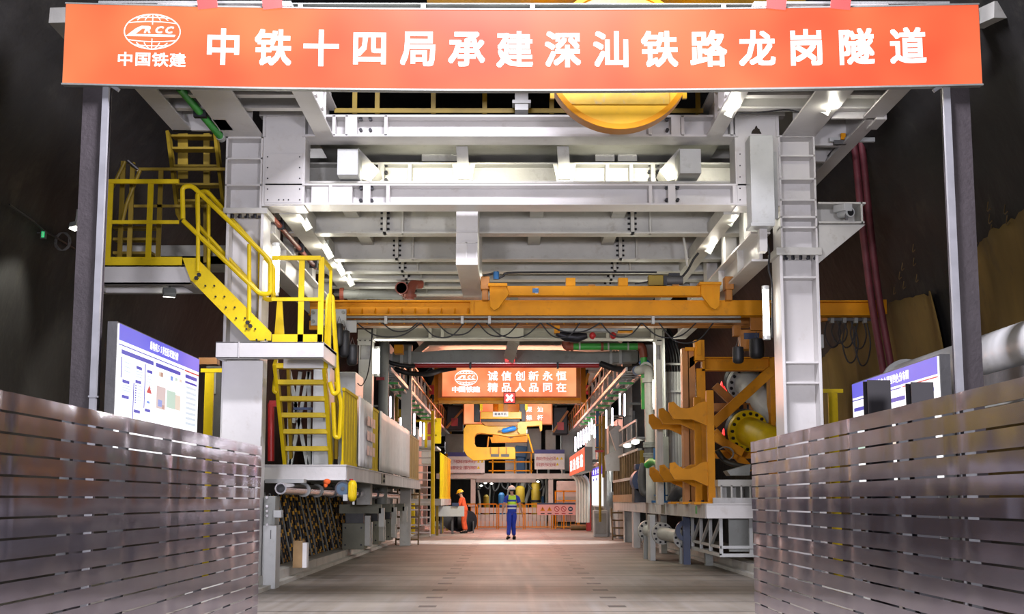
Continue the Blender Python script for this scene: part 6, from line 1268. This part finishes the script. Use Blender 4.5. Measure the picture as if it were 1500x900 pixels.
# dark red equipment around the far screen
for i, (a, b, c, d, Y, lb) in enumerate(((654, 594, 678, 634, 63, 'dark red machine block left of the further screen'), (810, 596, 832, 640, 63, 'dark red machine block right of the further screen'), (852, 540, 862, 590, 52, 'dark rust coloured truss block right of the slogan screen'), (628, 540, 640, 590, 52, 'dark rust coloured truss block left of the slogan screen'))):
    t = T('roof_machine', lb, 'machine'); x0, x1, z0, z1 = rect(a, b, c, d, Y); MB().box(x0, x1, Y, Y+1, z0+.1, z1).build('body', 'dark', t, bev=.05); MB().box(x0+.1, x0+.2, Y+.2, Y+.3, z1, 6.3).build('hanger', 'dgrey', t); MB().bar((x0, Y-.1, z0+.2), (x1, Y-.1, z1-.2), .1, .1).build('brace', 'dorange', t); MB().box((x0+x1)/2-.15, (x0+x1)/2+.15, Y-.15, Y, z0+.3, z0+.65).build('red_box', 'red', t)
# ================================================================ CAVERN WALLS: tarpaulins, duct, hoses, small things
def wallx(z): return math.sqrt(max(0, RR**2-(z-RC)**2))
def tarp(y0, y1, tops, zb, label, seed):
    rg = random.Random(seed); V = []; Fs = []; n = 60; m = 14
    for i in range(n+1):
        f = i/n; y = y0+(y1-y0)*f; k = f*(len(tops)-1); a = min(int(k), len(tops)-2); zt = tops[a]+(tops[a+1]-tops[a])*(k-a)+rg.uniform(-.035, .035)
        for j in range(m+1):
            z = zb+(zt-zb)*j/m; V.append((wallx(z)-.14-.05*math.sin(y*2.3+seed)-.025*math.sin(y*6+z*1.3), y, z))
    for i in range(n):
        for j in range(m): q = i*(m+1)+j; Fs.append((q, q+m+1, q+m+2, q+1))
    mb = MB(); mb.add(V, Fs); o = mb.build('tarpaulin', 'cloth', smooth=1.5); s = o.modifiers.new('thick', 'SOLIDIFY'); s.thickness = .01; return tag(o, label, 'tarpaulin', 'wall tarpaulins')
tarp(14.2, 21.3, [5.4, 5.2, 4.85], 1.2, 'brown tarpaulin on the cavern wall just above the white duct', 1); tarp(22.3, 31.5, [4.7, 4.85, 4.75, 4.9, 4.5, 4.4], 1.0, 'brown tarpaulin on the cavern wall behind the red hoses', 2)
t = T('vent_duct', 'big ribbed white ventilation duct along the cavern wall', 'duct'); p, q = Vector((6.32, 8, 3.12)), Vector((6.3, 21.6, 3.12)); n = 150
MB().tube([p.lerp(q, i/n) for i in range(n+1)], [.33+(.008 if i % 3 == 0 else 0) for i in range(n+1)], 28).build('duct_tube', M('white_duct_film', (.60, .60, .60), .35, 0, .08, 2, .1, 6), t, smooth=1.5)
MB().box(6.0, 6.9, 8, 19.9, 2.55, 2.62).box(6.0, 6.05, 8, 19.9, 2.45, 2.62).build('shelf', 'grey', t); MB().box(6.0, 6.04, 8, 18.2, 2.62, 2.86).build('cover_plate', 'dgrey', t)
for y in (10, 13, 16, 19): MB().box(6.1, 6.2, y, y+.1, 0, 2.55).build('shelf_post', 'grey', t)
for y in (21.55,): MB().pipe((6.31, y, 3.12), (6.31, y+.08, 3.12), .40, .3, 28).build('flange', 'ltgrey', t, smooth=SM)
MB().box(6.25, 6.35, 21, 21.1, 0, 2.8).build('shelf_post', 'grey', t)
for dx, lb in ((0, 'dusty red hose hanging from the side deck, the inner one'), (11, 'dusty red hose hanging from the side deck, the outer one')):
    W_('red_hose', lb, 'hose', [(1243+dx, 130, 22.4), (1247+dx, 180, 22.4), (1254+dx, 236, 22.4), (1262+dx*1.02, 320, 22.45), (1275+dx*1.05, 430, 22.5), (1290+dx*1.1, 520, 22.5), (1296+dx*1.1, 560, 22.5), (1302+dx*1.1, 640, 22.5)], .062, 'hose', 30, 'red hoses')
for i, (a, y, s) in enumerate(((1212, 470, 38), (1232, 470, 38), (1238, 478, 52), (1256, 474, 60), (1250, 470, 40), (1222, 472, 30))):
    W_('hanging_cable', 'black cable loop hanging below the crane girder end by the red hoses', 'cable', [(a, y, 23.6), (a-4, y+s*.5, 23.6), (a+4, y+s, 23.6), (a+14, y+s*.95, 23.6), (a+19, y+s*.5, 23.6), (a+14, y, 23.6)], .014, 'black', 20, 'black cable loops by the red hoses')
t = T('cable_track_rail', 'dark rail with cable trolleys under the crane end beyond the column', 'rail'); MB().pb(1205, 466, 1282, 470, 23.5, .1).build('rail', 'dgrey', t)
for a in (1217, 1235, 1252, 1265): MB().pb(a, 463, a+5, 473, 23.45, .1).build('trolley', 'grey', t)
MB().pb(1204, 455, 1212, 470, 23.4, .2).build('rail_bracket', 'dorange', t); tag(MB().pb(1200, 490, 1207, 510, 20.4, .15).build('socket_box', 'ltgrey', bev=.01), 'small white socket box on the outer side of the column', 'box')
# surveillance camera
t = T('surveillance_camera', 'white surveillance camera with sunshield on the column side bracket', 'camera'); c = at(1246, 311, 19.9); d = Vector((.35, -.9, -.08)).normalized(); MB().cyl(c-d*.25, c, .075, 16).build('barrel', 'ltgrey', t, smooth=SM); MB().cyl(c, c+d*.005, .055, 16).build('lens', 'black', t); c2 = at(1240, 304, 19.9); MB().bar(c2-d*.25, c2+d*.05, .14, .11).build('housing', 'ltgrey', t, bev=.01); MB().box(c2.x-.02, c2.x+.02, c2.y, c2.y+.04, Z(324, 20), c2.z).build('mount', 'dgrey', t)
# cables and small lights on the dark wall beside the landing
def wl(px, py): 
    for k in range(120):
        Y = 12+k*.25; p = at(px, py, Y)
        if p.x < -wallx(p.z)+.14: return at(px, py, Y-.12)
    return at(px, py, 24)
t = T('exit_sign', 'small green lit running man exit sign on the dark cavern wall', 'sign'); c = wl(64, 344); MB().box(c.x-.05, c.x+.03, c.y, c.y+.05, c.z-.06, c.z+.06).build('casing', 'dgrey', t); MB().box(c.x-.03, c.x+.01, c.y-.01, c.y, c.z-.04, c.z+.045).build('lit_face', 'sign_g', t); m = MB().sph((c.x-.005, c.y-.015, c.z+.03), .01, n=6, m=4); m.bar((c.x-.01, c.y-.013, c.z+.02), (c.x-.012, c.y-.013, c.z-.01), .012, .006).bar((c.x-.012, c.y-.013, c.z-.01), (c.x-.022, c.y-.013, c.z-.035), .008, .006).bar((c.x-.012, c.y-.013, c.z-.01), (c.x+.004, c.y-.013, c.z-.03), .008, .006); m.build('running_man', 'paper', t); MB().box(c.x-.5, c.x, c.y+.0, c.y+.02, c.z+.02, c.z+.04).build('wall_arm', 'dgrey', t)
def flood(px, py, Y, label, tgt, pw):
    t = T('flood_lamp', label, 'lamp'); c = at(px, py, Y); d = (Vector(tgt)-c).normalized(); u = d.cross(Vector((0, 0, 1))).normalized()
    MB().bar(c-d*.02, c+d*.0, .17, .1).build('lens', 'lamp', t); MB().bar(c-d*.1, c-d*.02, .19, .13).build('housing', 'grey', t, bev=.01); MB().bar(c-d*.06, c-d*.06+Vector((0, .05, .25)), .03, .03, (1, 0, 0)).build('bracket', 'grey', t); spot('flood_lamp_light', c+d*.12, tgt, pw, (1, .97, .85), 1.9, .06)
flood(110, 336, 19.75, 'bright flood lamp by the post shining down the cavern wall', (-7.0, 19.0, 1.5), 130); flood(247, 433, 20.4, 'small bright flood lamp under the upper white landing', (-6.6, 23.5, 1.2), 150)
mb = MB(); c = wl(92, 352); mb.tube([c+Vector((.11*math.cos(k*.42)+.02*math.sin(k), .0, -.02-.14*math.sin(k*.42))) for k in range(48)], .01, 5); tag(mb.build('wire_coil', 'dgrey', smooth=1.5), 'loose coil of grey wire on the cavern wall below the flood lamp', 'wire')
tag(MB().tube([wl(14, 300), wl(50, 325), wl(64, 338), wl(82, 348), wl(110, 365)], .014, 6).build('cable', 'black', smooth=1.5), 'black cable strung along the cavern wall to the exit sign', 'cable')
# hooks on the dark wall behind the other post
for i, (a, b) in enumerate(((1340, 368), (1341, 388), (1345, 412), (1324, 395), (1326, 422), (1320, 408), (1431, 358), (1450, 308), (1452, 326), (1455, 341), (1475, 312), (1478, 328), (1480, 344), (1312, 430))):
    c = None
    for k in range(140):
        p = at(a, b, 12+k*.2)
        if p.x > wallx(p.z)-.12: c = p; break
    if c: tag(MB().tube([c+Vector((-.02, 0, .12)), c+Vector((-.04, 0, 0)), c+Vector((-.05, -.06, -.03)), c+Vector((-.03, -.12, 0))], .008, 5).build('wall_hook', 'brown', smooth=1.5), 'small rusty hook sticking out of the dark cavern wall', 'hook', 'rusty wall hooks')
# yellow guard posts behind the boards
for a, b, c, d, Y, lb in ((292, 540, 325, 640, 21.5, 'yellow rail frame between the lit board and the column'), (1197, 570, 1236, 640, 21.0, 'yellow rail frame between the other column and its lit board')):
    t = T('guard_rail', lb, 'railing'); x0, x1 = X(a, Y), X(c, Y); z1 = Z(b, Y, a); MB().box(x0, x1, Y, Y+.06, z1-.06, z1).build('top_rail', 'yellow', t); xm = X(a+(13 if a < 500 else 24), Y); MB().box(xm-.07, xm+.07, Y+.01, Y+.06, 0, z1).build('post', 'yellow', t)
tag(MB().pb(291, 524, 318, 534, 22.5, .2).build('orange_beam_end', 'dorange'), 'dark orange beam end behind the lit board', 'beam'); 
t = T('dark_cabinet', 'dark blue grey cabinet between lit board and column', 'cabinet'); x0, x1, z0, z1 = rect(300, 536, 324, 640, 22.4); MB().box(x0, x1, 22.4, 22.9, 0, z1).build('case', 'dgrey', t, bev=.02); MB().pb(306, 545, 316, 577, 22.37, .03).build('panel', 'ltgrey', t)

t = T('wire_clamp', 'orange and dark cable clamp with taut wires under the side deck', 'clamp'); c = at(1235, 200, 20.4)
MB().pb(1222, 205, 1240, 211, 20.4, .08).build('clamp_base', 'dgrey', t); MB().pb(1232, 195, 1239, 204, 20.4, .06).build('clamp_head', 'orange', t); MB().cyl(at(1238, 204, 20.38), at(1246, 197, 20.38), .02, 8).build('pin', 'ltgrey', t); MB().box(c.x-.2, c.x+.5, 20.44, 20.5, Z(206, 20.4), Z(200, 20.4)).build('mount_bar', 'ltgrey', t)
for dx in (0, 6): MB().tube([at(1228+dx, 210, 20.45), at(1198+dx*.4, 246+dx, 22.8)], .012, 6).build('wire', 'dark', t)
tag(MB().cyl(at(1007, 391, 23.0), at(1001, 345, 23.0), .02, 8).build('hanger_rod', 'white2', smooth=SM), 'thin slanted white rod hanging from the ceiling near the crane motor', 'rod')
# ================================================================ PEOPLE
def skin(name, V, E, mat, parent, M4, sub=2, root=0):
    names = list(V); me = bpy.data.meshes.new(name); me.from_pydata([V[n][0] for n in names], [(names.index(a), names.index(b)) for a, b in E], [])
    o = bpy.data.objects.new(name, me); COL.objects.link(o); md = o.modifiers.new('skin', 'SKIN'); md.use_smooth_shade = True; md.branch_smoothing = .6
    for i, n in enumerate(names):
        sv = me.skin_vertices[0].data[i]; r = V[n][1]; sv.radius = r if isinstance(r, tuple) else (r, r); sv.use_root = (i == root)
    s = o.modifiers.new('sub', 'SUBSURF'); s.levels = sub; s.render_levels = sub
    bpy.context.view_layer.update(); dg = bpy.context.evaluated_depsgraph_get(); nm = bpy.data.meshes.new_from_object(o.evaluated_get(dg)); bpy.data.objects.remove(o)
    nm.transform(M4); nm.materials.clear(); nm.materials.append(MT[mat] if isinstance(mat, str) else mat)
    for p in nm.polygons: p.use_smooth = True
    o = bpy.data.objects.new(name, nm); COL.objects.link(o); o.parent = parent; return o
def person(label, loc, rz, J, cloth, helm, head_turn=0, head_down=0, vest=None):
    t = T('person', label, 'person'); M4 = Matrix.Translation(loc) @ Matrix.Rotation(rz, 4, 'Z')
    V = {'pelvis': (J['pelvis'], .12), 'waist': (J['waist'], (.13, .10)), 'chest': (J['chest'], (.16, .11)), 'neckb': (J['neckb'], .07), 'neck': (J['neck'], .052), 'jaw': (J['jaw'], (.066, .072)), 'head': (J['head'], (.076, .092)), 'top': (J['top'], .06)}
    E = [('pelvis', 'waist'), ('waist', 'chest'), ('chest', 'neckb'), ('neckb', 'neck'), ('neck', 'jaw'), ('jaw', 'head'), ('head', 'top')]
    for s in 'LR':
        V.update({'sh'+s: (J['sh'+s], .065), 'el'+s: (J['el'+s], .043), 'wr'+s: (J['wr'+s], .03), 'hip'+s: (J['hip'+s], .095), 'kn'+s: (J['kn'+s], .058), 'an'+s: (J['an'+s], .042), 'toe'+s: (J['toe'+s], .032)})
        E += [('neckb', 'sh'+s), ('sh'+s, 'el'+s), ('el'+s, 'wr'+s), ('pelvis', 'hip'+s), ('hip'+s, 'kn'+s), ('kn'+s, 'an'+s), ('an'+s, 'toe'+s)]
        w = Vector(J['wr'+s]); d = (w-Vector(J['el'+s])).normalized(); sd = Vector((0, 1, 0)); sd = (sd-d*sd.dot(d)).normalized(); nn = d.cross(sd)*(1 if s == 'L' else -1)
        palm = w+d*.075; V['pa'+s] = (palm, (.034, .02)); E.append(('wr'+s, 'pa'+s))
        for k, (off, ln) in enumerate(((-.027, .062), (-.009, .075), (.009, .072), (.027, .058))):
            b = palm+d*.012+sd*off; V['f%d%s' % (k, s)] = (b, .0095); V['g%d%s' % (k, s)] = (b+d*ln*.55+nn*.008, .0085); V['h%d%s' % (k, s)] = (b+d*ln*.9+nn*.03, .007); E += [('pa'+s, 'f%d%s' % (k, s)), ('f%d%s' % (k, s), 'g%d%s' % (k, s)), ('g%d%s' % (k, s), 'h%d%s' % (k, s))]
        b = w+d*.03+sd*.032; V['t0'+s] = (b, .011); V['t1'+s] = (b+d*.03+sd*.022+nn*.01, .009); E += [('wr'+s, 't0'+s), ('t0'+s, 't1'+s)]
    skin('body', V, E, 'skin', t, M4)
    up, lo = cloth; shirt = {'hem': (Vector(J['pelvis'])-Vector((0, 0, .05)), (.17, .145)), 'pelvis': (J['pelvis'], (.165, .14)), 'waist': (J['waist'], (.16, .132)), 'chest': (J['chest'], (.178, .128)), 'neckb': (J['neckb'], (.085, .08))}; ES = [('hem', 'pelvis'), ('pelvis', 'waist'), ('waist', 'chest'), ('chest', 'neckb')]
    tr = {'pelvis': (J['pelvis'], (.145, .125)), 'belt': (Vector(J['pelvis']).lerp(Vector(J['waist']), .95), (.15, .125))}; ET = [('pelvis', 'belt')]
    for s in 'LR':
        fr = J.get('sleeve', .75); el = Vector(J['sh'+s]).lerp(Vector(J['el'+s]), min(1, fr)); shirt['sh'+s] = (J['sh'+s], .082); shirt['el'+s] = (el, .066); ES += [('neckb', 'sh'+s), ('sh'+s, 'el'+s)]
        if fr > 1: shirt['wr'+s] = (Vector(J['el'+s]).lerp(Vector(J['wr'+s]), .92), .045); ES.append(('el'+s, 'wr'+s))
        tr['hip'+s] = (J['hip'+s], .112); tr['kn'+s] = (J['kn'+s], .082); tr['an'+s] = (Vector(J['an'+s])+Vector((0, 0, .02)), .07); ET += [('pelvis', 'hip'+s), ('hip'+s, 'kn'+s), ('kn'+s, 'an'+s)]
        a, b = Vector(J['an'+s]), Vector(J['toe'+s]); he = a+(a-b).normalized()*.05; he.z = min(a.z, b.z+.02)
        skin('shoe', {'an': (a+Vector((0, 0, -.01)), .055), 'he': (he, .045), 'mid': ((a+b)/2-Vector((0, 0, .03)), (.045, .05)), 'toe': (b, (.042, .035))}, [('an', 'he'), ('an', 'mid'), ('mid', 'toe')], 'black', t, M4)
    skin('trousers', tr, ET, lo, t, M4); sh = skin('shirt', shirt, ES, up, t, M4)
    # head details: face, ears, hair, helmet
    H = Matrix.Translation(J['head']) @ Matrix.Rotation(head_turn, 4, 'Z') @ Matrix.Rotation(head_down, 4, 'X')
    def part(nm, mb, mat, sm=1.5):
        mb.v = [tuple(M4 @ (H @ Vector(v))) for v in mb.v]; return mb.build(nm, mat, t, smooth=sm)
    part('nose', MB().tube([(0, .085, .02), (0, .108, -.015), (0, .095, -.03)], [.008, .014, .012], 8), 'skin')
    for s in (-1, 1): part('ear', MB().sph((s*.078, .0, -.01), .03, (.35, .6, 1), 8, 6), 'skin'); part('eye', MB().sph((s*.03, .088, .012), .010, (1, .5, .7), 8, 6), 'dark')
    part('mouth', MB().box(-.022, .022, .088, .094, -.062, -.054), 'red'); part('hair', MB().sph((0, -.012, .012), .096, (.88, 1.0, .95), 14, 8, .3, 2.05), 'black')
    part('helmet', MB().sph((0, -.005, .035), .125, (.95, 1.12, 1.02), 18, 8, 0, PI*.52), helm); part('helmet_brim', MB().prism([(.12*math.sin(k*PI/12)*1.0, -.005+.135*math.cos(k*PI/12)+(.05 if abs(k) < 5 else .012), .028) for k in range(-12, 12)], (0, 0, .012)), helm); part('helmet_ridge', MB().tube([(0, -.12, .09), (0, -.06, .155), (0, 0, .165), (0, .06, .15), (0, .12, .09)], .012, 6), helm)
    if vest:
        W2 = {'waist': (Vector(J['pelvis'])+Vector((0, 0, .02)), (.185, .158)), 'w2': (J['waist'], (.178, .148)), 'chest': (J['chest'], (.192, .142)), 'neckb': (Vector(J['neckb'])+Vector((0, 0, -.02)), (.15, .112))}
        
        for s in 'LR': W2['s'+s] = (Vector(J['neckb']).lerp(Vector(J['sh'+s]), .62), .098)
        skin('vest', W2, [('waist', 'w2'), ('w2', 'chest'), ('chest', 'neckb'), ('neckb', 'sL'), ('neckb', 'sR')], vest, t, M4)
    return t
def vestmat():
    m = M('hi_vis_vest', (.1, .1, .1), .55, 0, 0, 1); nt = m.node_tree; N = nt.nodes; L = nt.links; b = N['Principled BSDF']; tc = N.new('ShaderNodeTexCoord'); sp = N.new('ShaderNodeSeparateXYZ'); L.new(tc.outputs['Object'], sp.inputs[0])
    mr = N.new('ShaderNodeMapRange'); L.new(sp.outputs[2], mr.inputs[0]); mr.inputs[1].default_value = .85; mr.inputs[2].default_value = 1.55
    r = N.new('ShaderNodeValToRGB'); r.color_ramp.interpolation = 'CONSTANT'; e = r.color_ramp.elements; e[0].position = 0; e[0].color = (.015, .03, .35, 1); e[1].position = .22; e[1].color = (.7, .72, .75, 1)
    for p, c in ((.30, (.015, .03, .35, 1)), (.38, (.6, .62, .64, 1)), (.43, (.5, .85, .05, 1)), (.57, (.02, .06, .5, 1)), (.66, (.5, .85, .05, 1))):
        q = e.new(p); q.color = c
    L.new(mr.outputs[0], r.inputs[0]); L.new(r.outputs[0], b.inputs['Base Color']); return m
MT['suitblue'] = M('blue_workwear', (.015, .045, .42), .75, 0, .15, 9); MT['suitorange'] = M('orange_workwear', (.68, .085, .02), .75, 0, .15, 9); MT['helmw'] = M('white_helmet', (.75, .75, .75), .3, 0, .02, 3); MT['helmy'] = M('yellow_helmet', (.78, .42, .02), .3, 0, .02, 3)
J1 = dict(pelvis=(0, 0, .92), waist=(0, .01, 1.07), chest=(0, .02, 1.27), neckb=(0, .0, 1.43), neck=(0, .0, 1.50), jaw=(-.01, .02, 1.56), head=(-.01, .02, 1.62), top=(-.01, .01, 1.70), shL=(-.19, 0, 1.39), elL=(-.27, -.02, 1.12), wrL=(-.31, .04, .88), shR=(.19, 0, 1.39), elR=(.27, .0, 1.12), wrR=(.34, .05, .88),
     hipL=(-.09, 0, .88), knL=(-.09, .02, .49), anL=(-.15, -.24, .12), toeL=(-.19, -.10, .035), hipR=(.09, 0, .88), knR=(.06, .10, .49), anR=(.08, .10, .09), toeR=(.08, .29, .035), sleeve=.72)
c = at(750, 789, 46.0)
person('person in white helmet, blue workwear and hi vis vest walking away down the middle', (c.x, 46.0, 0), .12, J1, ('suitblue', 'suitblue'), 'helmw', .55, 0, vestmat())
J2 = dict(pelvis=(0, 0, .90), waist=(0, .03, 1.05), chest=(0, .08, 1.24), neckb=(0, .11, 1.38), neck=(0, .13, 1.45), jaw=(0, .17, 1.50), head=(0, .18, 1.56), top=(0, .17, 1.64), shL=(-.18, .1, 1.34), elL=(-.22, .16, 1.08), wrL=(-.17, .38, 1.02), shR=(.18, .1, 1.34), elR=(.22, .16, 1.08), wrR=(.17, .38, 1.02),
     hipL=(-.09, 0, .87), knL=(-.10, .04, .48), anL=(-.1, -.02, .09), toeL=(-.1, .17, .035), hipR=(.09, 0, .87), knR=(.10, .04, .48), anR=(.11, -.04, .09), toeR=(.11, .15, .035), sleeve=1.5)
c = at(681, 780, 55.0)
person('person in yellow helmet and orange suit bending over beside the cable reel', (c.x, 54.6, 0), PI/2-.25, J2, ('suitorange', 'suitorange'), 'helmy', 0, -.3)
# ---------------------------------------------------------------- put every empty at the base of its thing
bpy.context.view_layer.update()
for o in list(COL.objects):
    if o.type == 'EMPTY' and o.parent is None and o.location.length < 1e-6:
        P = []
        def walk(q):
            for ch in q.children:
                if ch.type == 'MESH': P.extend([ch.matrix_world @ Vector(b) for b in ch.bound_box])
                walk(ch)
        walk(o)
        if P:
            c = Vector(((min(p.x for p in P)+max(p.x for p in P))/2, (min(p.y for p in P)+max(p.y for p in P))/2, min(p.z for p in P)))
            o.location = c
            for ch in o.children: ch.location = Vector(ch.location)-c
